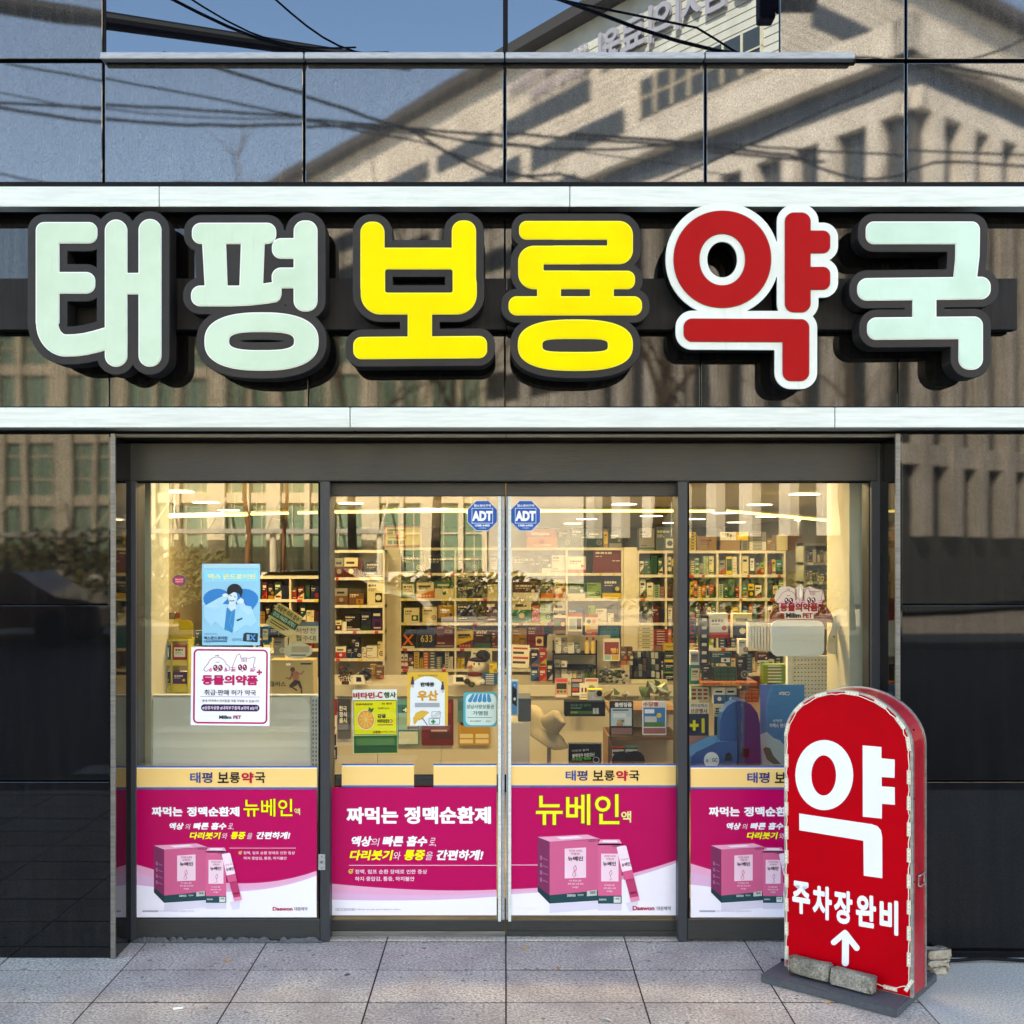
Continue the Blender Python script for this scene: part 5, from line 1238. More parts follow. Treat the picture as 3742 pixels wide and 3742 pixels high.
data = {  # x0, top, x1, colour, style, accent, text
 0: (2000, [(1925, 1934, 2036, 'red', 'half', 'orange', None), (2040, 1940, 2083, 'dark teal', 'lines', 'grey', None), (2086, 1930, 2146, 'dark green', 'lines', 'gold', None), (2150, 1938, 2200, 'dark teal', 'lines', 'grey', None), (2205, 1935, 2222, 'gold', 'label', 'yellow', None), (2226, 1940, 2272, 'dark green', 'band', 'grey', None)]),
 1: (2093, [(1466, 2030, 1550, 'black', 'lines', 'cream', None), (1560, 2030, 1658, 'navy', 'lines', 'blue', None), (1669, 2028, 1752, 'plum', 'lines', 'grey', ('맥스', .08, .70, .4, .88, 'E8DCC8', .03)), (1788, 2029, 1820, 'black', 'label', 'grey', None), (1872, 2031, 1974, 'black', 'lines', 'maroon', None),
            (1979, 2030, 2014, 'navy', 'band', 'white', None), (2016, 2029, 2066, 'white', 'lines', 'grey', None), (2075, 2034, 2141, 'white', 'band', 'red', None), (2168, 2009, 2270, 'dark red', 'lines', 'maroon', None)]),
 2: (2185, [(1466, 2125, 1518, 'green', 'label', 'cream', None), (1522, 2129, 1586, 'cream', 'diag', 'orange', ('마그비', .1, .55, .62, .74, '5A3A18', .02)), (1588, 2122, 1659, 'green', 'half', 'cream', ('마그비', .2, .52, .8, .72, '3A3A18', .02)), (1668, 2142, 1762, 'navy', 'lines', 'maroon', None), (1782, 2136, 1819, 'cream', 'lines', 'blue', None),
            (1873, 2123, 1966, 'plum', 'band', 'white', None), (1976, 2120, 2024, 'dark green', 'band', 'orange', None), (2027, 2118, 2065, 'cream', 'band', 'orange', None), (2075, 2125, 2138, 'green', 'band', 'white', None), (2144, 2130, 2197, 'lime', 'lines', 'black', None), (2201, 2105, 2269, 'navy', 'band', 'yellow', None)]),
 3: (2274, [(1466, 2225, 1474, 'dark green', 'plain', 'cream', None), (1476, 2222, 1532, 'cream', 'lines', 'green', None), (1544, 2218, 1597, 'cream', 'lines', 'brown', None), (1601, 2211, 1658, 'gold', 'band', 'black', None), (1668, 2208, 1744, 'navy', 'lines', 'grey', None), (1772, 2190, 1820, 'purple', 'half', 'plum', None),
            (1872, 2191, 1941, 'cream', 'half', 'teal', None), (1943, 2213, 1971, 'red', 'lines', 'orange', None), (1974, 2208, 2012, 'pale green', 'lines', 'green', None), (2022, 2197, 2066, 'white', 'half', 'navy', None), (2075, 2221, 2132, 'blue', 'lines', 'white', None), (2150, 2214, 2174, 'lime', 'lines', 'green', None), (2177, 2224, 2217, 'white', 'lines', 'grey', None), (2221, 2241, 2243, 'white', 'lines', 'grey', None)]),
 4: (2368, [(1466, 2316, 1517, 'black', 'x', 'orange', None), (1528, 2291, 1589, 'navy', 'plain', 'gold', ('633', .15, .28, .85, .62, 'C8B468', .01)), (1592, 2286, 1657, 'maroon', 'lines', 'grey', None), (1667, 2305, 1730, 'yellow', 'diag', 'maroon', ('마이메가', .15, .56, .85, .72, '3A1A18', .02)), (1733, 2288, 1795, 'plum', 'band', 'green', None), (1798, 2300, 1820, 'maroon', 'lines', 'gold', None),
            (1872, 2295, 1924, 'gold', 'lines', 'brown', None), (1927, 2285, 1989, 'dark red', 'lines', 'cream', None), (2000, 2310, 2060, 'navy', 'lines', 'grey', None), (2080, 2300, 2130, 'blue', 'grid', 'navy', None), (2140, 2290, 2180, 'red', 'lines', 'orange', None), (2190, 2285, 2262, 'blue', 'grid', 'teal', None)]),
 5: (2444, [(1466, 2390, 1477, 'white', 'half', 'red', None), (1479, 2390, 1490, 'white', 'half', 'red', None), (1493, 2392, 1510, 'maroon', 'band', 'white', None), (1513, 2383, 1531, 'yellow', 'stack', 'brown', None), (1534, 2408, 1545, 'yellow', 'stack', 'black', None), (1547, 2383, 1566, 'orange', 'stack', 'cream', None), (1569, 2381, 1592, 'blue grey', 'stack', 'white', None), (1594, 2400, 1614, 'blue grey', 'stack', 'cream', None),
            (1617, 2425, 1626, 'maroon', 'band', 'cream', None), (1627, 2384, 1640, 'white', 'stack', 'black', None), (1642, 2401, 1655, 'white', 'stack', 'grey', None), (1670, 2407, 1682, 'yellow', 'lines', 'black', None), (1684, 2407, 1697, 'yellow', 'lines', 'black', None)])}
for r, (base_, lst) in data.items():
    for k, (a, tp, b, col, st, acc, tx_) in enumerate(lst):
        product(a, tp, b, base_, DS-.0+random.uniform(.01, .05), col, st, '%s carton, %s %s %s' % (col, ORD[k], ROWN[r], C), random.uniform(.08, .16), tx_, acc)
product(1668, 2099, 1762, 2141, DS+.02, 'navy', 'lines', 'navy carton lying on another navy one in the second row of the wide shelving', .14, None, 'maroon')
product(1592, 2286, 1657, 2316, DS-.02, 'maroon', 'lines', 'flat maroon carton on top of a larger one in the fourth row, wide shelving', .14, None, 'gold')
C = 'the narrow left shelving'
data = {1: (2109, [(1224, 2040, 1255, 'grey', 'half', 'maroon', None), (1258, 2038, 1308, 'cream', 'half', 'maroon', None), (1312, 2036, 1323, 'maroon', 'plain', 'cream', None), (1336, 2050, 1400, 'navy', 'lines', 'gold', None)]),
        2: (2210, [(1224, 2150, 1270, 'grey', 'half', 'brown', None), (1274, 2168, 1330, 'brown', 'lines', 'gold', None), (1342, 2124, 1400, 'cream', 'lines', 'black', ('흑염소', .12, .8, .5, .9, '2A2620', 0))]),
        3: (2304, [(1226, 2268, 1248, 'cream', 'half', 'maroon', None), (1250, 2272, 1266, 'white', 'plain', 'cream', None), (1258, 2246, 1316, 'black', 'lines', 'white', None), (1319, 2232, 1356, 'navy', 'band', 'dark green', None), (1358, 2226, 1400, 'navy', 'half', 'purple', None)]),
        4: (2406, [(1226, 2364, 1264, 'white', 'half', 'red', None), (1268, 2366, 1292, 'navy', 'lines', 'white', None), (1294, 2366, 1318, 'navy', 'lines', 'white', None), (1286, 2332, 1313, 'navy', 'lines', 'white', None), (1321, 2366, 1337, 'white', 'lines', 'red', None), (1339, 2360, 1378, 'white', 'lines', 'gold', None), (1380, 2345, 1400, 'cream', 'lines', 'brown', None)])}
for r, (base_, lst) in data.items():
    for k, (a, tp, b, col, st, acc, tx_) in enumerate(lst):
        bb = base_ if (a, tp) != (1286, 2332) else 2365
        product(a, tp, b, bb, DS-.3+.01*k, col, st, '%s carton, %s %s %s' % (col, ORD[k], ROWN[r], C), .12, tx_, acc)
random.seed(21)
def fill(x0, x1, base_, tp, D, pal, wr, lab, grp='small packs on the right hand shelving', off=0):
    x = x0+3; k = off
    while x < x1-wr[0]:
        w_ = min(random.uniform(*wr), x1-3-x)
        if w_ < wr[0]*.6: break
        col = random.choice(pal); acc = random.choice(['cream', 'white', 'red', 'black', 'gold', 'green', 'navy']); h_ = (base_-tp)*random.uniform(.5, .86)
        product(x, base_-h_, x+w_, base_, D+random.uniform(.01, .05), col, random.choice(['lines', 'band', 'label', 'half', 'stack', 'grid', 'diag']), '%s pack, %s %s' % (col, ORD[min(k, 17)], lab), .1, None, acc, 'product_pack', 'pack', grp)
        x += w_+random.uniform(.5, 5); k += 1
    return k
PALW = ['white', 'white', 'cream', 'grey', 'pale green']; PALD = ['navy', 'black', 'maroon', 'blue', 'green', 'plum', 'dark teal']; PALM = PALW+PALD+['red', 'orange', 'yellow', 'lime', 'teal']
BAYN = ['bay left of the right mullion', 'bay cut by the right mullion', 'first bay right of the mullion', 'second bay in the right window', 'third bay in the right window', 'last bay before the grey shelving']
rr3 = [2012, 2100, 2186, 2276, 2368, 2460]
for bi, (a, b) in enumerate(((2335, 2431), (2437, 2500), (2520, 2619), (2625, 2703), (2709, 2797), (2803, 2866))):
    for r in range(5):
        pal = [['green', 'white'], PALW, PALD, PALW, PALM][r] if bi == 0 else [PALW+['cream'], ['red', 'orange', 'cream', 'yellow'], PALM, PALM, PALM][r] if bi == 2 else PALM
        fill(a, b, rr3[r+1]-1, rr3[r]+6, DS, pal, (12, 24) if bi != 2 else (10, 18), 'in the %s row, %s' % (ORD[r], BAYN[bi]))
for bi, (a, b) in enumerate(((935, 1057), (1063, 1187))):
    for r, (tp, ba) in enumerate(((2105, 2190), (2190, 2280), (2280, 2370))): fill(a, b, ba-1, tp+6, DS-.3, ['maroon', 'black', 'brown', 'navy', 'cream', 'dark green'], (16, 34), 'in the %s row of the %s bay by the blue poster' % (ORD[r], ('left', 'right')[bi]), 'dim cartons on the shelving beside the blue poster')
for bi, (a, b) in enumerate(((2944, 3027), (3033, 3110))):
    for r, (tp, ba) in enumerate(((1985, 2055), (2055, 2125), (2125, 2200), (2200, 2290))): fill(a, b, ba-1, tp+16, 11.8, ['white', 'blue grey', 'grey', 'navy', 'cream'], (8, 15), 'in the %s row of the %s bay, grey shelving' % (ORD[r], ('left', 'right')[bi]), 'tiny packs on the grey shelving')
# boxes on top of the right shelving
for k, (a, tp, b, col, st, acc, lb) in enumerate(((2520, 1945, 2543, 'yellow', 'stack', 'black', 'small yellow carton beside the right mullion, on top of the shelving'), (2546, 1958, 2618, 'kraft', 'label', 'kraft', 'brown cardboard box on top of the shelving, nearest the right mullion'), (2632, 1975, 2705, 'kraft', 'plain', 'kraft', 'wide brown cardboard box under the white and yellow one'),
        (2708, 1975, 2736, 'grey', 'stack', 'black', 'grey printed box right of the wide brown one'), (2739, 1980, 2800, 'white', 'stack', 'black', 'lower white carton with black print on top of the shelving'), (2803, 1968, 2834, 'kraft', 'lines', 'grey', 'kraft carton between white carton and tall cream board'),
        (2838, 1955, 2878, 'cream', 'plain', 'cream', 'tall cream board on top of the shelving'), (2882, 1952, 2932, 'brown', 'plain', 'kraft', 'brown paper bag standing at the end of the shelving top'), (2336, 1930, 2392, 'grey', 'lines', 'green', 'grey green carton above the right part of the right door'), (2396, 1925, 2470, 'blue grey', 'lines', 'white', 'pale blue grey carton above the right edge of the right door'))):
    product(a, tp, b, 2011, DS+.02, col, st, lb, .22, None, acc, 'storage_box', 'box', 'boxes stored on top of the right shelving')
product(2632, 1944, 2690, 1974, DS+.02, 'white', 'lines', 'white carton on the wide brown box, left of its yellow end', .2, ('한끝', .4, .4, .75, .75, '2A2620', .02), 'grey', 'storage_box', 'box', 'boxes stored on top of the right shelving')
product(2691, 1944, 2735, 1974, DS+.02, 'yellow', 'lines', 'bright yellow carton on top of the brown boxes', .2, None, 'orange', 'storage_box', 'box', 'boxes stored on top of the right shelving')
product(2739, 1944, 2800, 1979, DS+.02, 'grey', 'stack', 'upper grey carton with black print on the white carton', .2, None, 'black', 'storage_box', 'box', 'boxes stored on top of the right shelving')
product(1404, 1922, 1540, 2000, DS+.0, 'red', 'plain', 'red framed cream display board with a tiny red figure, above the wide shelving', .03, None, 'cream', 'display_board', 'board', None)
b = Board(1180, 1560, .352, DS-.004, bpy.data.objects['display_board']); b.rect(650, 1045, 1010, 1228, 'E8C878', 1); b.rect(668, 1062, 850, 1082, '6A4A20', 2); b.rect(668, 1095, 760, 1118, '4A6A20', 2); b.rect(768, 1090, 796, 1165, 'C01818', 3); b.ell(782, 1078, 12, 14, 'C01818', 3); b.rect(675, 1140, 860, 1158, 'A07A30', 2)
for k in range(3): b.rect(672+k*62, 1178, 722+k*62, 1220, '4A3018', 2)
b.done()
# black easel panel left of it
x0, y, z1 = W(1340, 1905, DS); pts = [W(px, py, DS)[::2] for px, py in ((1355, 1906), (1492, 1912), (1475, 1940), (1402, 1999), (1326, 1999))]
mb = MB().prism(pts, y+.08, y+.11, pmat('black_board', (.012, .011, .010), .6)); tag(mb.build('display_easel'), 'slanting black panel standing on the narrow shelving beside the red framed board', 'easel')
# counter
M_CNT = speckled('counter_laminate', (.60, .54, .40), (.64, .58, .44), 4, .4, .02)
DC = 7.6; cn = root('service_counter', W(1850, 2010, DC)[:2]+(0,), 'long cream service counter crossing behind both doors', 'counter')
def cb(name, px0, py0, px1, py1, D, th, m, c=.002): return ib(name, px0, py0, px1, py1, D, th, m, c, cn)
cb('counter_top', 1120, 2503, 2560, 2545, DC-.04, .62, M_CNT, .004)
for a, b in ((1125, 1379), (1381, 1611), (1613, 1930), (1932, 2240), (2242, 2555)): cb('front_panel', a, 2548, b, 2830, DC, .03, M_CNT)
cb('toe_kick', 1130, 2831, 2550, 2895, DC+.05, .03, M_BLACK)
cb('side_board', 2000, 2322, 2230, 2500, DC+.35, .02, M_CNT)
# rack on the counter: two shelves with bags, tubes, bottles
rk = root('counter_rack', W(2100, 2500, 7.7), 'black wire rack with clear bags, tubes and bottles on the counter', 'rack')
for x in (2022, 2180): ib('post', x-2, 2340, x+2, 2502, 7.66, .02, M_BLACK, 0, rk); ib('post', x-2, 2340, x+2, 2502, 7.9, .02, M_BLACK, 0, rk)
for y_ in (2392, 2443): ib('tray', 2022, y_-2, 2180, y_+1, 7.66, .26, M_BLACK, 0, rk)
random.seed(4); k = 0
for (a, b, tp, ba, col) in ((2030, 2050, 2330, 2391, 'white'), (2053, 2073, 2330, 2391, 'grey'), (2076, 2098, 2350, 2391, 'white'), (2100, 2118, 2348, 2391, 'blue grey'), (2028, 2048, 2410, 2500, 'grey'), (2052, 2072, 2415, 2500, 'white'), (2076, 2090, 2450, 2500, 'white'), (2092, 2106, 2452, 2500, 'cream'), (2108, 2136, 2448, 2500, 'grey')):
    product(a, tp, b, ba, 7.72, col, 'lines', '%s pouch on the %s tray of the counter rack, %s from the left' % (col, 'upper' if ba < 2400 else 'lower', ORD[k % 5]), .04, None, 'white', 'pouch', 'pouch', 'pouches on the counter rack'); k += 1
def bottle(px, base_, hpx, wpx, D, m, mc, label, grp):
    x, y, z = W(px, base_, D); h_ = hpx*D/F; r = wpx*D/F/2
    t = MB().tube([(x, y, z), (x, y, z+h_*.62), (x, y, z+h_*.76), (x, y, z+h_*.82)], [r, r, r*.55, r*.4], m, 12).build('bottle'); tag(t, label, 'bottle', grp)
    MB().tube([(x, y, z+h_*.825), (x, y, z+h_)], r*.5, mc, 10).build('cap', t)
for k, px in enumerate((2145, 2168)): bottle(px, 2391, 62, 18, 7.72, flat('E8C870'), flat('C84818'), '%s yellow tonic bottle with orange cap on the upper tray of the counter rack' % ('left' if k == 0 else 'right'), 'yellow tonic bottles')
for k, px in enumerate((2143, 2160, 2176)): bottle(px, 2502, 72, 14, 7.72, flat('4A6A20') if k < 2 else flat('D8C860'), flat('2A3A18'), ('dark green small bottle at the left of the lower rack tray', 'dark green small bottle in the middle of the lower rack tray', 'pale yellow small bottle at the right of the lower rack tray')[k], 'small bottles on the rack')
# bowl of sweets
bw = MB(); x, y, z = W(2230, 2502, 7.7); nrg = 16; V = []; Fc = []
prof = [(.06, 0), (.12, .03), (.15, .08), (.15, .12), (.13, .16)]
for r_, zz in prof:
    for i in range(nrg): V.append((x+r_*math.cos(6.283*i/nrg), y+r_*math.sin(6.283*i/nrg), z+zz))
for j in range(len(prof)-1):
    for i in range(nrg): Fc.append((j*nrg+i, j*nrg+(i+1) % nrg, (j+1)*nrg+(i+1) % nrg, (j+1)*nrg+i))
bw.add(V, Fc, CLEAR); o = bw.build('glass_bowl', smooth=True); tag(o, 'round clear bowl full of wrapped sweets on the counter', 'bowl')
random.seed(9); mb = MB()
for i in range(90):
    a = random.uniform(0, 6.28); r_ = random.uniform(0, .115); mb.ball((x+r_*math.cos(a), y+r_*math.sin(a), z+random.uniform(.012, .10)), .012, .009, .009, flat(random.choice(['1E3A20', '2A4A2A', 'C8C0A8', '1A1A18', '4A6A3A', '3A3A34'])), 6, 4)
tag(mb.build('wrapped_sweets'), 'heap of dark green and white wrapped sweets in the bowl', 'sweets', kind='stuff')
# blister display with reading aids
mb = MB(); x0, y, z1 = W(2315, 2390, 7.7); x1, _, z0 = W(2425, 2500, 7.7); dsp = root('blister_display', ((x0+x1)/2, y, z0), 'black stepped display full of clear blister packs on the counter', 'display'); MB().box(x0, x1, y+.1, y+.25, z0, z1, M_BLACK, .003).build('body', dsp); MB().box(x0-.02, x1+.02, y-.03, y, z0, z0+.035, flat('D8D4A8'), .002).build('front_strip', dsp)
for r in range(4):
    for c in range(6):
        ux = x0+.012+(x1-x0-.03)*c/6+random.uniform(-.004, .004); uz = z0+.04+(z1-z0-.03)*r/4+random.uniform(-.006, .006); MB().box(ux, ux+.024, y+.04+r*.015, y+.09, uz, uz+.042, flat(random.choice(('7A8078', '2A302C', 'B8BCB0', '1C2020', '4A5048', '5A4A38')), .2), .004).build('blister', dsp)
# stacked colour cartons on the counter
for k, (a, tp, b, ba, col, acc, lb) in enumerate(((1940, 2376, 1968, 2438, 'navy', 'blue', 'upper navy stick carton at the left of the counter goods'), (1940, 2440, 1968, 2501, 'blue', 'navy', 'lower blue stick carton under the navy one on the counter'), (1970, 2372, 1997, 2438, 'red', 'yellow', 'upper red stick carton with a yellow flash'), (1970, 2440, 1997, 2501, 'red', 'orange', 'lower red stick carton on the counter'),
        (1999, 2418, 2021, 2501, 'black', 'white', 'black and white carton left of the wire rack'), (2428, 2352, 2474, 2384, 'yellow', 'black', 'lime yellow carton on top of the dark pile by the right door edge'), (2428, 2386, 2474, 2420, 'dark green', 'yellow', 'dark green carton second from top of the pile by the right door edge'), (2428, 2422, 2474, 2460, 'dark green', 'lime', 'dark green carton third in the pile by the right door edge'), (2428, 2462, 2474, 2501, 'black', 'yellow', 'black and yellow carton at the bottom of the pile'),
        (2268, 2365, 2290, 2430, 'brown', 'orange', 'brown upright sachet carton behind the sweets bowl'), (2292, 2365, 2312, 2430, 'brown', 'cream', 'second brown upright sachet carton left of the blister display'), (2336, 2290, 2388, 2372, 'cream', 'grey', 'tall pile of white small cartons above the blister display'), (2390, 2302, 2442, 2358, 'red', 'white', 'pile of bright red cartons right of the white pile'), (2388, 2360, 2424, 2378, 'orange', 'cream', 'row of salmon bottles under the red pile'))):
    product(a, tp, b, ba, 7.75+.03*(k % 3) if k < 12 else 8.2, col, 'stack' if k in (11, 12, 13) else 'diag' if k < 5 else 'band', lb, .08, None, acc, grp='goods on the service counter')
# hanging note, plush snowman, small stands
def card(px0, py0, px1, py1, D, cols, label, name='price_card', cat='card', grp='small cards around the counter', texts=(), rot=0, th=.004):
    b = Board(0, 0, 1, D); 
    if rot: b.rot = ((px0+px1)/2, (py0+py1)/2, R(rot))
    o = b.sheet(name, rr_pts(px0, py0, px1, py1, min(px1-px0, py1-py0)*.04, 2), flat(cols[0]), th); tag(o, label, cat, grp)
    w_, h_ = px1-px0, py1-py0
    for q in cols[1:]:
        if q[0] == 'r': b.rect(px0+q[1]*w_, py0+q[2]*h_, px0+q[3]*w_, py0+q[4]*h_, q[5], q[6] if len(q) > 6 else 1)
        else: b.ell(px0+q[1]*w_, py0+q[2]*h_, q[3]*w_, q[3]*w_*(q[6] if len(q) > 6 else 1), q[4], q[5] if len(q) > 5 else 2)
    for t, u0, v0, u1, v1, c, bd in texts: b.text(t, px0+u0*w_, py0+v0*h_, px0+u1*w_, py0+v1*h_, c, bd)
    b.done(); return o
card(1868, 2356, 1934, 2440, 7.4, ['D8CFB8', ('r', .1, .12, .9, .2, 'B04030'), ('r', .1, .3, .7, .4, '3A3028'), ('r', .1, .52, .95, .62, 'B04030'), ('r', .1, .72, .8, .82, '3A3028')], 'handwritten white note with red lines hanging at the left of the right door', rot=2)
for a in ((2023, 2247, 2068, 2315, ['4A2A18', ('r', 0, 0, 1, .16, 'E8D8C0'), ('e', .75, .5, .18, 'D8A888'), ('r', .1, .25, .5, .6, '2E5A28'), ('r', 0, .82, 1, 1, '8A6A30')], 'dark card with a seated figure, leftmost of three cards above the rack'),
          (2076, 2240, 2128, 2320, ['E8DCCC', ('r', 0, 0, 1, .17, 'B8481E'), ('r', .08, .25, .55, .75, '9AA8A8'), ('r', .6, .25, .94, .75, '3A2A20'), ('r', 0, .84, 1, 1, '90887C')], 'cream card with orange heading, middle of three cards above the rack'),
          (2138, 2245, 2185, 2310, ['D8C8B0', ('r', 0, 0, 1, .16, 'B03820'), ('e', .3, .4, .16, '2A3A30'), ('e', .7, .4, .16, 'C87A50'), ('r', .05, .62, .4, .8, 'E8C020'), ('r', .1, .84, 1, 1, 'B87A3A')], 'card with yellow corner, rightmost of three cards above the rack')):
    card(a[0], a[1], a[2], a[3], 7.6, a[4], a[5]); MB().tube([W((a[0]+a[2])/2, a[3], 7.62), W((a[0]+a[2])/2, 2340, 7.62)], .003, CLEAR, 6).build('card_stem', [o for o in bpy.data.objects if o.name.startswith('price_card')][-1]) if False else None
card(2205, 2333, 2265, 2415, 7.55, ['E0D8C8', ('r', .06, .16, .94, .72, '8A3A3C'), ('r', .06, .74, .45, .96, '8AB8B8'), ('r', .5, .74, .94, .96, 'C8A850')], 'maroon card on a thin stem above the sweets bowl', texts=[('뻥!', .45, .42, .88, .66, 'E8C060', .04)])
card(2028, 2478, 2075, 2550, 7.3, ['B8A088', ('r', .04, .04, .96, .2, 'D8404A'), ('r', .12, .26, .9, .56, '2A2A1A'), ('e', .25, .68, .11, 'C83828'), ('e', .5, .68, .11, '3A8A30'), ('e', .78, .68, .11, 'C83828'), ('r', .05, .84, .95, .95, 'E8D8D0')], 'dark price card with three round badges hanging from the counter edge')
card(2087, 2478, 2130, 2545, 7.3, ['3A3438', ('r', .06, .05, .94, .2, 'C89A98'), ('r', .1, .3, .9, .5, '7A8A98'), ('r', .1, .55, .6, .7, 'C84030'), ('r', .1, .8, .9, .95, 'E8DCD8')], 'black and red price card second from the left at the counter edge')
card(2137, 2478, 2186, 2542, 7.3, ['D8D4C0', ('r', .06, .05, .94, .2, 'C86A68'), ('e', .5, .6, .26, '8A9A48')], 'pale price card third from the left at the counter edge')
card(2118, 2496, 2150, 2564, 7.1, ['DCD6C4', ('r', .2, .25, .4, .5, '6A2A2A'), ('r', .6, .25, .8, .5, '6A2A2A'), ('r', .1, .62, .9, .66, '4A3A38'), ('r', .1, .74, .9, .78, '4A3A38')], 'narrow white price card in front of the others')
# plush snowman in a black hat
t = root('snowman_plush', W(1745, 2500, 7.5), 'plush snowman with floppy black hat and orange nose on the counter', 'plush toy')
MP = speckled('white_plush', (.62, .56, .44), (.74, .68, .56), 90, .95, .6); c = Vector(W(1740, 2432, 7.5)); MB().ball(c[:], .062, .055, .056, MP, 16, 10).build('head', t, smooth=True)
q = Vector(W(1735, 2482, 7.5)); MB().ball(q[:], .055, .05, .05, MP, 16, 10).build('body', t, smooth=True); MB().ball((q+Vector((.0, -.01, .035)))[:], .055, .055, .016, flat('6A1A18'), 14, 6).build('scarf', t, smooth=True)
mb = MB(); mb.ball((c+Vector((.012, .0, .04)))[:], .066, .06, .022, flat('2A0E12'), 14, 7); mb.ball((c+Vector((.045, .01, .062)))[:], .05, .05, .042, pmat('black_felt', (.01, .009, .01), .9), 14, 9); mb.build('hat', t, smooth=True)
MB().tube([(c+Vector((-.03, -.05, 0)))[:], (c+Vector((-.058, -.075, -.004)))[:]], [.012, .002], flat('C85A20'), 8).build('nose', t)
for dx in (-.012, .02): MB().ball((c+Vector((dx, -.052, .016)))[:], .006, .005, .006, M_BLACK, 8, 6).build('eye', t)
for k, (dx, dz, cc) in enumerate(((-.05, -.01, '3A2A1A'), (.02, -.02, 'D8D0C0'), (-.02, -.03, '3A4A20'), (.05, -.01, 'D8D0C0'))): MB().ball((q+Vector((dx, -.045, dz)))[:], .022, .02, .02, flat(cc), 10, 6).build('paw' if k in (1, 3) else 'ornament', t, smooth=True)
product(1765, 2462, 1818, 2502, 7.45, 'blue', 'stack', 'blue tray carton with white bottles right of the snowman', .1, None, 'white', grp='goods on the service counter'); product(1788, 2425, 1816, 2462, 7.5, 'yellow', 'lines', 'yellow peaked carton behind the snowman', .08, None, 'black', grp='goods on the service counter')
card(1722, 2376, 1798, 2500, 7.62, ['CFCBB8', ('r', .06, .06, .94, .94, 'B8B8A4'), ('r', .1, .08, .6, .12, '4A4A40', 2)], 'pale notice sheet in a frame behind the snowman')
for k, (a, lb) in enumerate((((1290, 1335), 'small white card terminal on the left part of the counter'), ((1655, 1710), 'small white card terminal beside the snowman'))):
    x0, y, z = W(a[0], 2500, 7.45); x1 = W(a[1], 0, 7.45)[0]; t = mk('card_terminal', [(x0, y, z), (x1, y, z), (x1, y+.07, z), (x0, y+.07, z), (x0-.0, y+.03, z+.055), (x1-.02, y+.03, z+.055), (x1-.02, y+.06, z+.055), (x0, y+.06, z+.055)], [(0, 1, 2, 3), (4, 5, 6, 7), (0, 1, 5, 4), (1, 2, 6, 5), (2, 3, 7, 6), (3, 0, 4, 7)], flat('D8D4C4')); tag(t, lb, 'card terminal', 'card terminals')
    mk('screen', [(x0+.02, y+.0065, z+.015), (x1-.025, y+.0065, z+.015), (x1-.032, y+.0225, z+.044), (x0+.018, y+.0225, z+.044)], [(0, 1, 2, 3)], M_BLACK, t)
# dark bag and small potted tree left on the counter
t = MB(); c = W(1330, 2470, 7.6); t.ball(c, .055, .05, .035, pmat('black_leather', (.012, .010, .010), .4), 12, 8); t.ball((c[0]+.02, c[1], c[2]+.035), .035, .03, .02, pmat('black_leather', (.012, .010, .010), .4), 10, 6); tag(t.build('black_pouch', smooth=True), 'crumpled black leather pouch on the left of the counter', 'pouch')
t = root('tabletop_tree', W(1262, 2500, 7.6), 'tiny decorated tree at the left end of the counter', 'ornament'); c = W(1262, 2500, 7.6); leaves((c[0], c[1], c[2]+.07), .05, .05, .07, 260, .008, pmat('dark_needles', (.02, .03, .012), .7), 'needles', t)
MB().tube([c, (c[0], c[1], c[2]+.02)], .025, flat('5A3A20'), 10).build('pot', t); random.seed(8)
for k in range(7): MB().ball((c[0]+random.uniform(-.04, .04), c[1]-.045, c[2]+random.uniform(.03, .12)), .007, .007, .007, flat(random.choice(['C02820', 'D8B040', 'D8D0C0'])), 8, 5).build('bauble', t)
product(1352, 2430, 1372, 2500, 7.9, 'gold', 'lines', 'amber upright carton behind the black pouch', .08, None, 'brown', grp='goods on the service counter'); product(1374, 2436, 1400, 2500, 7.9, 'brown', 'band', 'brown upright carton right of the amber one', .08, None, 'orange', grp='goods on the service counter')
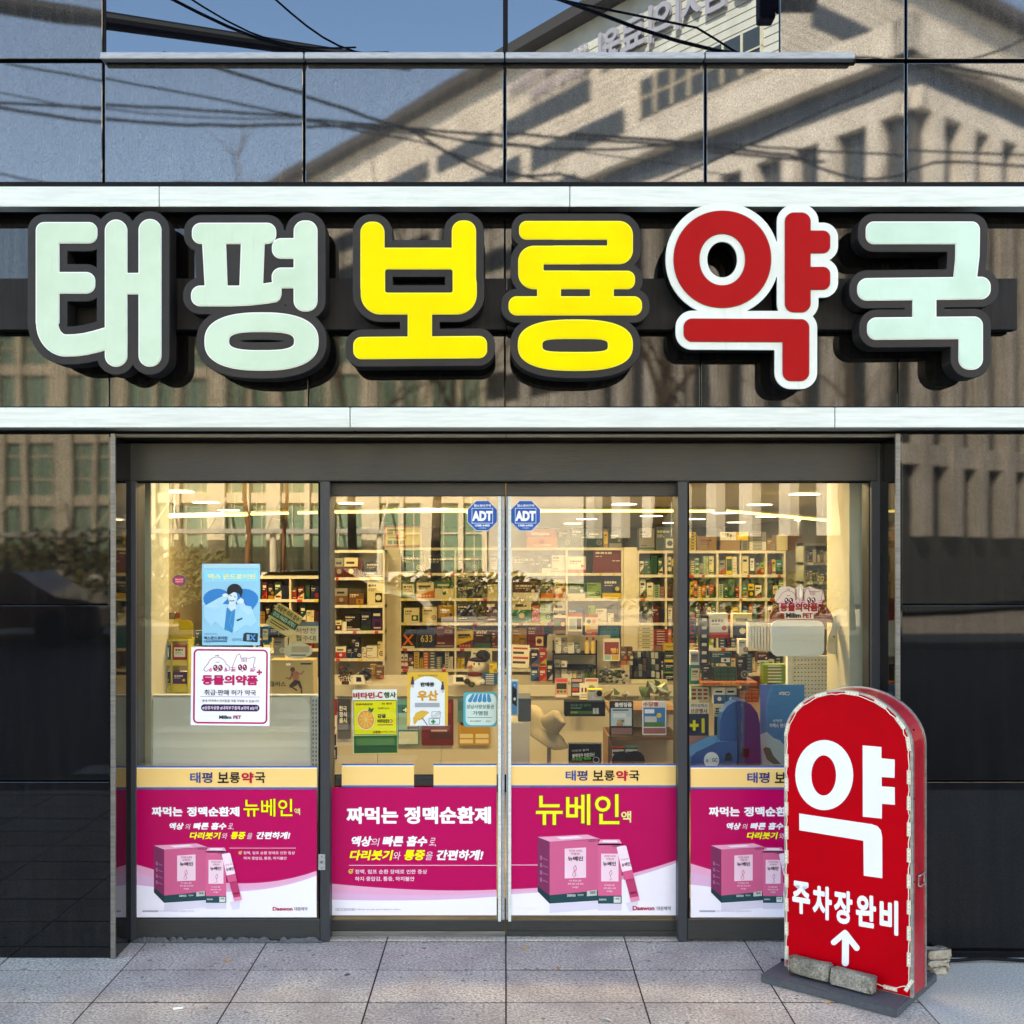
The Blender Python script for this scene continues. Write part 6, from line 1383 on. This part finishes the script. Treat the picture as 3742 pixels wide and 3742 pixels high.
# posters taped to the counter front
DF = DC-.03
for a in ((1200, 2545, 1232, 2775, ['D8D4C8', ('r', .0, .04, 1, .3, 'A01828'), ('r', .15, .34, .95, .6, 'E8D8D0'), ('e', .6, .5, .22, '6A4A30'), ('r', .0, .6, .9, .78, '141418'), ('r', 0, .8, 1, 1, '20304E')], 'tall red and black offer sheet cut by the left mullion', [('원', .2, .85, .8, .98, 'E8E8E8', .05)]),
          (1234, 2555, 1282, 2700, ['3A3C40', ('r', .05, .55, .8, .78, '6A6C6C'), ('r', 0, .8, 1, 1, '5E6064')], 'dark grey notice with white lettering beside the vitamin poster', [('한국', .12, .17, .7, .3, 'E8E8E4', .04), ('정식', .12, .32, .7, .45, 'E8E8E4', .04), ('출시', .12, .47, .7, .6, 'E8E8E4', .04)]),
          (1452, 2555, 1532, 2724, ['2E7A80', ('r', .0, .0, 1, .12, '5AA0A4'), ('r', .2, .18, .95, .28, '16585C'), ('r', .05, .3, .48, .66, '8AB4B0'), ('r', .53, .3, .95, .66, '8AB4B0'), ('r', .06, .7, .94, .97, 'C8D0C0'), ('r', .45, .6, .95, .64, '8A3040', 2)], 'teal notice between the vitamin and umbrella posters', [('+P', .25, .17, .8, .3, 'E8F0F0', .04)]),
          (1540, 2555, 1657, 2724, ['6A1618', ('r', .25, .72, .95, .86, '4A2416'), ('r', .6, .08, .92, .3, '8A2A22'), ('r', .3, .66, .8, .7, 'C8A8A0')], 'dark red notice half hidden behind the umbrella poster', []),
          (1676, 2600, 1790, 2724, ['B88A28', ('r', 0, 0, 1, .2, 'CFC4A0'), ('r', .25, .1, .65, .4, '2A4A78'), ('r', .32, .14, .58, .34, 'E8DCC0', 2), ('r', .04, .66, .46, .78, 'E0D0A0'), ('r', .54, .66, .96, .78, 'E0D0A0'), ('r', .04, .82, .46, .94, 'E0D0A0'), ('r', .54, .82, .96, .94, 'E0D0A0'), ('e', .12, .35, .07, '5A1A30'), ('e', .88, .35, .06, 'B02020')], 'mustard notice with two rows of boxes under the turquoise sign', [])):
    card(a[0], a[1], a[2], a[3], DF, a[4], a[5], 'counter_notice', 'notice', 'notices taped to the counter front', a[6])
card(1672, 2552, 1700, 2640, DF-.01, ['4A7A80', ('r', .1, .1, .9, .5, '3A6A74')], 'slim teal leaflet behind the turquoise sign', 'counter_notice', 'notice', 'notices taped to the counter front')
# inside the right door: dispenser, cabinet, hat, stands
t = ib('water_cabinet', 1862, 2640, 1936, 3300, 5.4, .35, M_CNT, .004); tag(t, 'cream floor cabinet behind the left edge of the right door', 'cabinet')
t = ib('grey_case', 1893, 2552, 1941, 2636, 5.42, .2, flat('4E545A'), .004); tag(t, 'dark grey case standing on the cream floor cabinet', 'case')
t = ib('sanitizer_kiosk', 1866, 2486, 1894, 2616, 5.2, .03, flat('A8C8E0', .25), .004); tag(t, 'slim blue and white hand sanitiser panel at the left edge of the right door', 'kiosk')
b = Board(1820, 2160, K, 5.197, t); b.poly([(146, 945), (195, 940), (195, 1020), (146, 985)], '3A88C8', 1); b.poly([(146, 985), (195, 1020), (195, 1200), (146, 1165)], '101214', 1); b.poly([(146, 1165), (195, 1200), (195, 1280), (146, 1280)], '5A9CD0', 1); b.ell(172, 975, 8, 8, 'D8E8F0', 2); b.ell(172, 1120, 12, 16, 'D8E8F0', 2); b.done()
# hat
t = root('bucket_hat', W(2010, 2700, 5.6), 'beige cloth bucket hat hung tilted on a stand behind the right door', 'hat')
MH = speckled('beige_hat_cloth', (.26, .21, .12), (.36, .29, .18), 160, .9, .4); c = Vector(W(2010, 2640, 5.6)); ax = Vector((.55, -.25, .78)).normalized(); u = ax.cross(Vector((0, 1, 0))).normalized(); v = ax.cross(u)
def lathe(prof, n=28, sq=0.0, droop=None):
    V = []; Fc = []
    for j, (r_, h_) in enumerate(prof):
        for i in range(n):
            a = 6.283*i/n; rr_ = r_*(1+sq*math.cos(2*a)); dz = (droop(a)*r_ if droop else 0); V.append((c+u*math.cos(a)*rr_+v*math.sin(a)*rr_*.9+ax*(h_+dz))[:])
    for j in range(len(prof)-1):
        for i in range(n): Fc.append((j*n+i, j*n+(i+1) % n, (j+1)*n+(i+1) % n, (j+1)*n+i))
    return V, Fc
c = Vector(W(2006, 2655, 5.6)); ax = Vector((.66, -.34, .67)).normalized(); u = ax.cross(Vector((0, 1, 0))).normalized(); v = ax.cross(u)
V, Fc = lathe([(.001, .082), (.025, .083), (.043, .081), (.047, .076), (.052, .04), (.058, .01), (.060, 0)], droop=lambda a: .05*math.sin(3*a)+.04*math.sin(5*a+1)); MB().add(V, Fc, MH).build('crown', t, smooth=True)
V, Fc = lathe([(.060, .002), (.09, -.010), (.142, -.020), (.143, -.024), (.09, -.015), (.056, -.004)], droop=lambda a: .16*math.cos(2*a+.6)+.05*math.sin(5*a)); MB().add(V, Fc, MH).build('brim', t, smooth=True)
MB().tube([(c+ax*.0)[:], (c.x, c.y+.02, 0)], .01, M_LEDGE, 8).build('stand_rod', t)
# acrylic stands with cards, black and green signs, cartons
t = ib('glossy_case', 2063, 2564, 2212, 2618, 5.6, .08, M_BLACK, .003); tag(t, 'black and green printed case behind the right door', 'case')
b = Board(1820, 2160, K, 5.597, t); b.rect(750, 1245, 1050, 1275, '3A6A28', 1); b.text('탈모를 위한 솔루션', 755, 1170, 965, 1200, '3A8A50', .02); b.rect(755, 1212, 865, 1217, 'B8C0B8', 1); b.text('47,000', 755, 1250, 825, 1270, 'B8D838', .03); b.rect(985, 1215, 1012, 1275, 'C8D0C8', 2); b.rect(1018, 1215, 1045, 1275, 'C8D0C8', 2); b.done()
product(2148, 2520, 2202, 2562, 5.65, 'yellow', 'face', 'small carton with a portrait standing on the black and green case', .05, None, 'navy', grp='goods behind the right door')
t = ib('menu_sign', 2076, 2716, 2200, 2900, 5.5, .02, M_BLACK, .003); tag(t, 'black sign with slanting white and green lettering above the right door banner', 'sign')
b = Board(1820, 2160, K, 5.497, t); b.frame(727, 1580, 1077, 2000, 6, 'B8B4A8', 0, 1); b.text('블랙마카 아르지닌', 770, 1690, 1000, 1730, 'E8E8E0', .035, 0, 3, True, -.06); b.text('4000', 885, 1715, 965, 1755, '4AC038', .035, 0, 3, True, -.06); b.text('파워업', 765, 1728, 872, 1765, '4AC038', .035, 0, 3, True, -.06); b.text('피로엔 활력', 765, 1648, 940, 1670, 'C8C8C0', .01, 0, 3, True, -.06); b.frame(985, 1722, 1052, 1785, 5, 'C8C8C8', 30, 2); b.done()
ws = root('wooden_shelf', W(2360, 2700, 5.6)[:2]+(0,), 'low wooden display shelf behind the right door', 'shelf'); MWD = brushed('brown_wood', (.22, .11, .045), .5, 0, (2, 2, 14), .35)
for n_, a in (('board', (2228, 2594, 2480, 2612)), ('board', (2228, 2690, 2480, 2704)), ('side', (2222, 2690, 2236, 3100))): ib(n_, *a, 5.7, .3, MWD, .002, ws)
ib('back_board', 2236, 2612, 2480, 3100, 6.0, .02, M_CNT, 0, ws)
card(2227, 2562, 2314, 2688, 5.5, ['14121C', ('r', .06, .2, .94, .72, 'B8CCD0'), ('r', .14, .24, .8, .28, '3A4A50', 2), ('r', .15, .36, .7, .48, 'E4E8E4', 2), ('e', .42, .6, .1, 'C89A7A', 2), ('e', .55, .58, .07, '4A8A38', 2), ('r', .3, .64, .58, .72, 'B88A70', 3), ('r', .66, .45, .9, .68, 'D8DCD4', 2), ('r', .08, .78, .94, .97, '8A625A', 2)], 'framed skincare price card with a dark border, left of two behind the right door', texts=[('클렌징폼', .22, .04, .94, .17, 'F4F0F0', .05)])
card(2347, 2562, 2435, 2686, 5.5, ['E8E2DC', ('r', .05, .19, .95, .76, '2A7ABC'), ('e', .7, .42, .1, 'E8C828', 2), ('r', .1, .45, .6, .62, 'C8CCD0', 2), ('r', .1, .62, .9, .75, '4A7A28', 3), ('r', .1, .24, .5, .36, 'F0F4F8', 2), ('r', .05, .79, .97, .96, 'A0605A', 2)], 'white skincare price card with a blue picture, right of two behind the right door', texts=[('수딩젤', .04, .03, .66, .16, 'C01828', .03)])
product(2234, 2733, 2281, 2870, 5.62, 'maroon', 'face', 'left of two eye care cartons printed with a face, on the wooden shelf', .05, None, 'cream', grp='face printed cartons'); product(2284, 2732, 2332, 2870, 5.62, 'dark teal', 'face', 'right of two eye care cartons printed with a face, on the wooden shelf', .05, None, 'cream', grp='face printed cartons')
# silver pouches in a tray above the cards
tr = root('clear_tray', W(2370, 2560, 5.75), 'clear hanging tray of shiny pouches behind the right door', 'tray')
MSV = pmat('crumpled_foil', (.30, .30, .18), .25, .8); MSV2 = pmat('olive_foil', (.10, .13, .04), .3, .6)
ib('tray_front', 2222, 2548, 2450, 2560, 5.7, .004, CLEAR, 0, tr); ib('tray_floor', 2222, 2560, 2450, 2562, 5.7, .2, CLEAR, 0, tr)
random.seed(12)
for k, (px, py, s_) in enumerate(((2225, 2540, .03), (2255, 2530, .02), (2290, 2535, .028), (2355, 2535, .03), (2380, 2522, .04), (2398, 2518, .045), (2420, 2526, .04), (2436, 2540, .03))):
    x, y, z = W(px, py, 5.8); P = [(x+random.uniform(-1, 1)*s_, y+random.uniform(-.5, .5)*s_, z+random.uniform(-1, 1.3)*s_) for _ in range(9)]
    bm = bmesh.new(); [bm.verts.new(p) for p in P]; bmesh.ops.convex_hull(bm, input=bm.verts[:]); bm.verts.index_update(); o = mk('foil_pouch', [v.co[:] for v in bm.verts], [[v.index for v in f.verts] for f in bm.faces], (MSV, MSV2)[k % 2]); bm.free()
    tag(o, '%s foil pouch, %s from the left in the clear tray' % (('silver', 'olive')[k % 2], ORD[k]), 'pouch', 'foil pouches in the tray')
# string of fairy lights along the shelves, bead chain at the mullion
M_BEAD = pmat('pearl_bead', (.75, .62, .40), .3)
def beads(name, P, n, r, label, cat):
    t = MB()
    for i in range(n+1):
        s_ = i/n*(len(P)-1); k = min(int(s_), len(P)-2); p = Vector(P[k]).lerp(Vector(P[k+1]), s_-k); t.ball(p[:], r, r, r, M_BEAD, 6, 4)
    t.tube(P, r*.25, M_BEAD, 4); o = t.build(name, smooth=True); tag(o, label, cat)
beads('fairy_lights', [W(px, py, DS-.15) for px, py in ((1560, 2255), (1600, 2277), (1660, 2294), (1740, 2305), (1820, 2306), (1866, 2294), (1930, 2270), (1990, 2240), (2040, 2235))], 46, .008, 'drooping string of small lights hung along the wide shelving', 'string lights')
beads('bead_chain', [W(2471, 1815, 4.95), W(2471, 2300, 4.95), W(2472, 2640, 4.95)], 130, .0035, 'thin bead chain hanging inside against the right edge of the right door', 'chain')
# ---------------- left window goods
gd = root('gondola_back', W(835, 2010, 5.0)[:2]+(0,), 'pale grey display back board with slotted posts filling the lower left window', 'display back')
ib('board', 548, 2546, 1136, 3300, 5.0, .03, M_PANEL, .004, gd); ib('top_edge', 520, 2540, 1160, 2545, 4.99, .05, flat('C8CCC8'), .002, gd)
for a in (506, 1138):
    ib('slotted_post', a, 2546, a+26, 3300, 4.985, .04, flat('C4C8C4'), .002, gd)
    m_ = MB()
    for k in range(18):
        for dx in (6, 17):
            x0, y, z1 = W(a+dx-1.5, 2556+k*15.5, 4.983); x1, _, z0 = W(a+dx+1.5, 2565+k*15.5, 4.983); m_.box(x0, x1, y-.0005, y+.001, z0, z1, M_BLACK)
    m_.build('slots', gd)
for sgn, a in ((1, 534), (-1, 1134)):
    b = Board(0, 0, 1, 4.982, gd); b.poly([(a, 2546), (a+sgn*34, 2546), (a+sgn*30, 2552), (a+sgn*14, 2557), (a+sgn*7, 2572), (a, 2580)], 'D4D8D4', 1); b.done('corner_bracket')
yr = root('yellow_rack', W(632, 2540, 5.2), 'yellow open rack of four cells holding cartons in the left window', 'rack'); MY = flat('C8B848')
for a in ((568, 2337, 688, 2343), (568, 2412, 688, 2432), (568, 2508, 688, 2530)): ib('shelf', *a, 5.2, .12, MY, .001, yr)
for a in (566, 624, 684): ib('divider', a, 2337, a+5, 2540, 5.2, .12, MY, .001, yr)
for k, (a, tp, b, ba, col, acc) in enumerate(((575, 2358, 622, 2411, 'blue', 'white'), (631, 2358, 682, 2411, 'red', 'white'), (575, 2455, 622, 2507, 'navy', 'yellow'), (631, 2455, 682, 2507, 'purple', 'yellow'))):
    product(a, tp, b, ba, 5.21, col, 'label' if k < 2 else 'band', '%s carton in the %s %s cell of the yellow rack' % (col, ('upper', 'lower')[k//2], ('left', 'right')[k % 2]), .06, None, acc, grp='cartons in the yellow rack')
cl = [(590, 2335)]+[(590, 2285)]+[(595, 2276), (630, 2275), (640, 2264), (655, 2261), (668, 2266), (680, 2264), (700, 2272), (706, 2285), (704, 2335)]
b = Board(0, 0, 1, 5.25); o = b.sheet('yellow_header_card', cl, flat('C8A820'), .004); tag(o, 'blank yellow cloud topped card standing on the yellow rack', 'card')
card(985, 2222, 1092, 2312, 5.0, ['D8C078', ('r', 0, .33, 1, .62, '2A5A50'), ('r', .1, .72, .8, .76, '4A3A20', 2), ('r', .1, .82, .7, .86, '4A3A20', 2)], 'cream prescription notice tilted clockwise in the left window', 'tilted_notice', 'notice', None, [('처방전 미리 접수', .06, .06, .92, .28, '5A2A18', .03), ('010-9603-9701', .06, .38, .9, .56, 'C8D8B8', .03)], 32)
card(1056, 2272, 1166, 2350, 5.1, ['CDC3A0', ('r', 0, 0, 1, .2, '5A7484')], 'cream sign reading prescription reception beside the left mullion', 'reception_sign', 'sign', None, [('처방전', .22, .3, .88, .55, '2A2418', .0), ('접수대', .22, .64, .88, .9, '2A2418', .0)])
b = Board(0, 0, 1, 4.95); o = b.sheet('oval_sign', [(1089+53*math.cos(6.283*i/28), 2378+29*math.sin(6.283*i/28)) for i in range(28)], flat('D8CFB4'), .003); tag(o, 'pale oval sign above the brown runner carton', 'sign'); b.rect(1065, 2362, 1130, 2384, 'C0AC90', 1); b.rect(1062, 2392, 1118, 2396, '4A4A44', 1); b.done()
t = ib('runner_carton', 984, 2412, 1145, 2540, 5.15, .12, flat('B09A68'), .003); tag(t, 'brown carton with a running figure in the left window', 'carton')
b = Board(380, 2340, 800/1932, 5.147, t); b.text('플러스', 1462, 362, 1605, 408, '3A3020', .02); b.rect(1606, 202, 1646, 222, 'E8E4D8', 1); b.rect(1735, 200, 1830, 214, '3A3428', 1)
b.ell(1665, 258, 22, 22, '6A3A28', 2); b.poly([(1655, 290), (1700, 270), (1720, 300), (1715, 360), (1680, 365), (1660, 330)], 'A0644C', 2); b.line([(1665, 295), (1640, 340), (1608, 330)], 14, 'A0644C', 2); b.line([(1700, 280), (1740, 300), (1762, 270)], 12, 'A0644C', 2); b.poly([(1680, 350), (1720, 355), (1700, 400), (1640, 420), (1635, 395)], '3A2A24', 3); b.poly([(1690, 350), (1730, 360), (1750, 420), (1730, 425)], '3A2A24', 3); b.line([(1640, 400), (1700, 440)], 14, '5A3428', 2); b.line([(1740, 410), (1745, 470)], 14, '5A3428', 2); b.done()
for k, (a, tp, b_, ba, col, st, lb) in enumerate(((715, 2305, 740, 2370, 'dark green', 'lines', 'dark green pack right of the yellow rack'), (700, 2372, 726, 2540, 'maroon', 'plain', 'tall maroon carton beside the yellow rack'), (985, 2295, 1038, 2330, 'black', 'lines', 'black carton under the tilted notice'), (958, 2290, 982, 2350, 'blue', 'label', 'small blue carton peeking out right of the blue poster'), (1000, 2332, 1040, 2395, 'grey', 'lines', 'grey carton left of the oval sign'), (590, 2240, 640, 2262, 'maroon', 'plain', 'flat maroon box behind the yellow header card'), (985, 2385, 1042, 2411, 'cream', 'lines', 'flat cream carton on the runner carton'))):
    product(a, tp, b_, ba, 5.3+.02*k, col, st, lb, .08, None, 'cream', grp='goods in the left window')
# ---------------- right window goods
x_ = W(0, 0, 5.1)
b = Board(0, 0, 1, 5.12); V = [(2524, 2797), (2527, 2765), (2545, 2748), (2620, 2710), (2632, 2707), (2632, 2640), (2640, 2600), (2668, 2570), (2700, 2560), (2735, 2568), (2765, 2595), (2777, 2640), (2783, 2800)]
bl = root('blue_display', W(2655, 2800, 5.12), 'deep blue arch backed cardboard display with a round white badge in the right window', 'display')
MBL = flat('0E4C8C', .3); MBL2 = flat('062C68', .3)
mb = MB(); mb.prism([W(px, py, 5.12)[::2] for px, py in [(2524, 2900), (2524, 2797), (2527, 2765), (2545, 2748), (2620, 2712), (2694, 2708), (2694, 2900)]], 5.12+CAMY, 5.30+CAMY, MBL); mb.build('tray', bl)
mb = MB(); mb.prism([W(px, py, 5.16)[::2] for px, py in [(2632, 2900), (2632, 2640), (2640, 2605), (2658, 2580), (2680, 2566), (2696, 2562), (2696, 2900)]], 5.16+CAMY, 5.24+CAMY, MBL); mb.build('back_arch', bl)
mb = MB(); mb.prism([W(px, py, 5.13)[::2] for px, py in [(2697, 2900), (2697, 2562), (2720, 2563), (2745, 2575), (2768, 2605), (2777, 2645), (2780, 2900)]], 5.13+CAMY, 5.28+CAMY, MBL2); mb.build('side_wing', bl)
mb = MB(); mb.prism([W(px, py, 5.11)[::2] for px, py in ((2715, 2735), (2740, 2740), (2738, 2768), (2712, 2768))], 5.118+CAMY, 5.13+CAMY, M_BLACK); mb.prism([W(px, py, 5.10)[::2] for px, py in ((2650, 2782), (2655, 2758), (2668, 2752), (2676, 2762), (2678, 2780))], 5.112+CAMY, 5.12+CAMY, M_BLACK); mb.build('grip_hole', bl)
b = Board(0, 0, 1, 5.115, bl); b.ell(2600, 2778, 28, 30, 'D4E4E4', 1); b.text('GC', 2602, 2770, 2622, 2784, '3A4A4A', .02, 0, 3); b.ell(2584, 2780, 5, 6, '8AA4B0', 2); b.done('round_badge')
so = ib('standee', 2778, 2502, 2940, 2900, 5.35, .01, flat('1878C0', .25), .002); tag(so, 'sky blue rounded standee with white lettering left of the red standing sign', 'standee')
b = Board(2460, 2240, .31056, 5.347, so); b.poly([(1025, 1430), (1100, 1400), (1180, 1470), (1260, 1500), (1310, 1560), (1310, 1790), (1045, 1790)], 'A8C8DC', 1); b.poly([(1060, 1600), (1090, 1575), (1140, 1590), (1180, 1680), (1270, 1780), (1180, 1780), (1100, 1720)], '5A5048', 2); b.text('ATEX', 1245, 928, 1330, 965, 'F0F4F8', .04); b.frame(1318, 928, 1372, 966, 6, 'F0F4F8', 16, 2); b.text('상처엔', 1172, 1250, 1280, 1285, 'E0ECF4', .01); b.text('아텍스 밴드', 1135, 1300, 1330, 1348, 'E8F0F8', .02); b.done()
pg = root('pegboard_unit', W(3000, 2010, 5.6)[:2]+(0,), 'white pegboard display column standing behind the red sign top', 'pegboard'); ib('board', 2880, 2396, 3082, 2900, 5.6, .03, flat('ECEADC'), .003, pg); ib('side_post', 2878, 2396, 2896, 2900, 5.58, .04, flat('E4E4D8'), .003, pg)
m_ = MB()
for r in range(24):
    for c in range(14):
        x, y, z = W(2905+c*12.5, 2412+r*15, 5.597); m_.box(x-.0025, x+.0025, y-.0008, y+.001, z-.0025, z+.0025, M_BLACK)
tag(m_.build('peg_holes', pg), kind='stuff')
b = Board(0, 0, 1, 5.2); o = b.sheet('dark_red_arch_board', [(2812+0, 2275)]+[(2928-117*math.cos(R(a)), 2270-85*math.sin(R(a))) for a in range(0, 181, 12)]+[(3045, 2275)], flat('7A1414'), .006); tag(o, 'dark red half round board behind the puppy and kitten sticker', 'board')
V = rr_pts(2818, 2268, 3012, 2398, 26); b = Board(0, 0, 1, 5.12); o = b.sheet('rounded_board', V, flat('F0EDE0', .25), .012); tag(o, 'blank cream rounded board below the puppy and kitten sticker', 'board')
V = [(3022, 2375), (3025, 2330), (3040, 2290), (3045, 2255), (3060, 2245), (3090, 2245), (3103, 2260), (3104, 2382), (3060, 2392), (3030, 2388)]; b = Board(0, 0, 1, 5.2); o = b.sheet('bear_shaped_board', V, flat('D0C8AC', .4), .01); tag(o, 'cream rounded cut out board with two dot eyes beside the inner pier', 'board'); b.ell(3048, 2327, 3, 3, '2A2420'); b.ell(3090, 2324, 3, 3, '2A2420'); b.done()
for k in range(8):
    a = 2735+k*11.3; product(a, 2272+k*1.0, a+9.4, 2366+k*2.2, 5.22+.004*k, 'white', 'plain', 'thin white boxed set, %s from the left of the hanging row of eight' % ORD[k], .05, ('GAMZA', .35, .3, .6, .52, '5A5A5A', .0) if False else None, 'grey', 'thin_box', 'box', 'hanging row of thin white boxes')
MB().tube([W(2728, 2270, 5.21), W(2826, 2276, 5.21)], .003, M_BLACK, 6).build('hanging_rail', bl)
for k, (a, tp, b_, ba, col, st, acc, lb) in enumerate(((2516, 2260, 2544, 2350, 'navy', 'stack', 'red', 'dark pack column with red lines beside the right mullion'), (2558, 2248, 2590, 2430, 'navy', 'stack', 'cream', 'tall navy strip with round pictures'), (2592, 2242, 2660, 2332, 'white', 'band', 'red', 'white care pack with a red top'), (2678, 2242, 2748, 2332, 'cream', 'half', 'navy', 'navy and cream mouth care pack'),
        (2700, 2336, 2732, 2390, 'white', 'lines', 'red', 'small white hanging pack under the navy and cream one'), (2598, 2384, 2672, 2424, 'dark teal', 'lines', 'white', 'dark teal flat pack lying across the display'), (2522, 2380, 2556, 2430, 'white', 'label', 'grey', 'white hanging pack left of the navy strip'), (2522, 2432, 2560, 2500, 'teal', 'label', 'cream', 'pale teal bandage pack lower left'), (2570, 2430, 2600, 2492, 'black', 'lines', 'grey', 'black hanging tool pack'), (2604, 2438, 2690, 2490, 'dark green', 'grid', 'green', 'heap like dark green boxed herbs'),
        (2696, 2400, 2728, 2492, 'black', 'lines', 'grey', 'black upright carton right of the dark green one'), (2768, 2384, 2808, 2420, 'maroon', 'band', 'white', 'maroon pack under the thin white boxes'), (2788, 2428, 2878, 2497, 'lime', 'stack', 'white', 'row of bright green packs above the blue standee'), (2608, 2512, 2650, 2572, 'white', 'half', 'blue', 'left of two white cartons with a blue stripe'), (2652, 2512, 2692, 2572, 'white', 'half', 'blue', 'right of two white cartons with a blue stripe'),
        (2524, 2512, 2590, 2560, 'pale green', 'grid', 'red', 'pale green carton with two sole pictures'), (2700, 2520, 2772, 2566, 'brown', 'grid', 'orange', 'brown carton with flame like pictures above the blue display'))):
    product(a, tp, b_, ba, 5.7+.02*(k % 4), col, st, lb, .06, None, acc, grp='packs in the right window')
t = ib('orange_display_tray', 2566, 2493, 2770, 2506, 5.66, .3, flat('B0622A'), .002); tag(t, 'orange lipped display tray across the right window', 'tray'); b = Board(0, 0, 1, 5.655, t); b.frame(2633, 2490, 2700, 2505, 2, 'E8A850', 6, 1); b.text('하이킹 밴드', 2640, 2493, 2694, 2503, 'E8B868', .02); b.done()
card(2514, 2568, 2590, 2735, 5.35, ['17213A', ('r', 0, 0, 1, .24, 'DCD4BC'), ('r', 0, .72, 1, .9, 'A8706A'), ('r', 0, .9, 1, .97, 'C89040')], 'navy offer poster with a big yellow plus one beside the right mullion', 'offer_poster', 'poster', None, [('산균행사', .12, .13, .94, .23, '8A2A20', .04), ('+1', .08, .34, .8, .66, 'E8D818', .05), ('바이오틱스', .15, .02, .94, .10, '2A2A2A', .02)])
card(2608, 2575, 2660, 2700, 5.5, ['D8D0B0', ('r', .05, .35, .95, 1, '2A3040')], 'cream offer card half hidden by the blue display', 'offer_card', 'card', None, [('프리', .1, .08, .7, .3, '2A2418', .04)])
t = ib('hair_dryer_display', 3062, 1860, 3104, 2080, 5.9, .06, pmat('glossy_black_plastic', (.01, .012, .015), .15), .02); tag(t, 'glossy black slim hanging appliance beside the inner pier', 'appliance'); ib('chrome_strip', 3076, 1870, 3090, 1970, 5.895, .004, M_LEDGE, .001, t)
for k, (a, tp, b_, ba, col) in enumerate(((1228, 2505, 1290, 2560, 'white'),)): pass
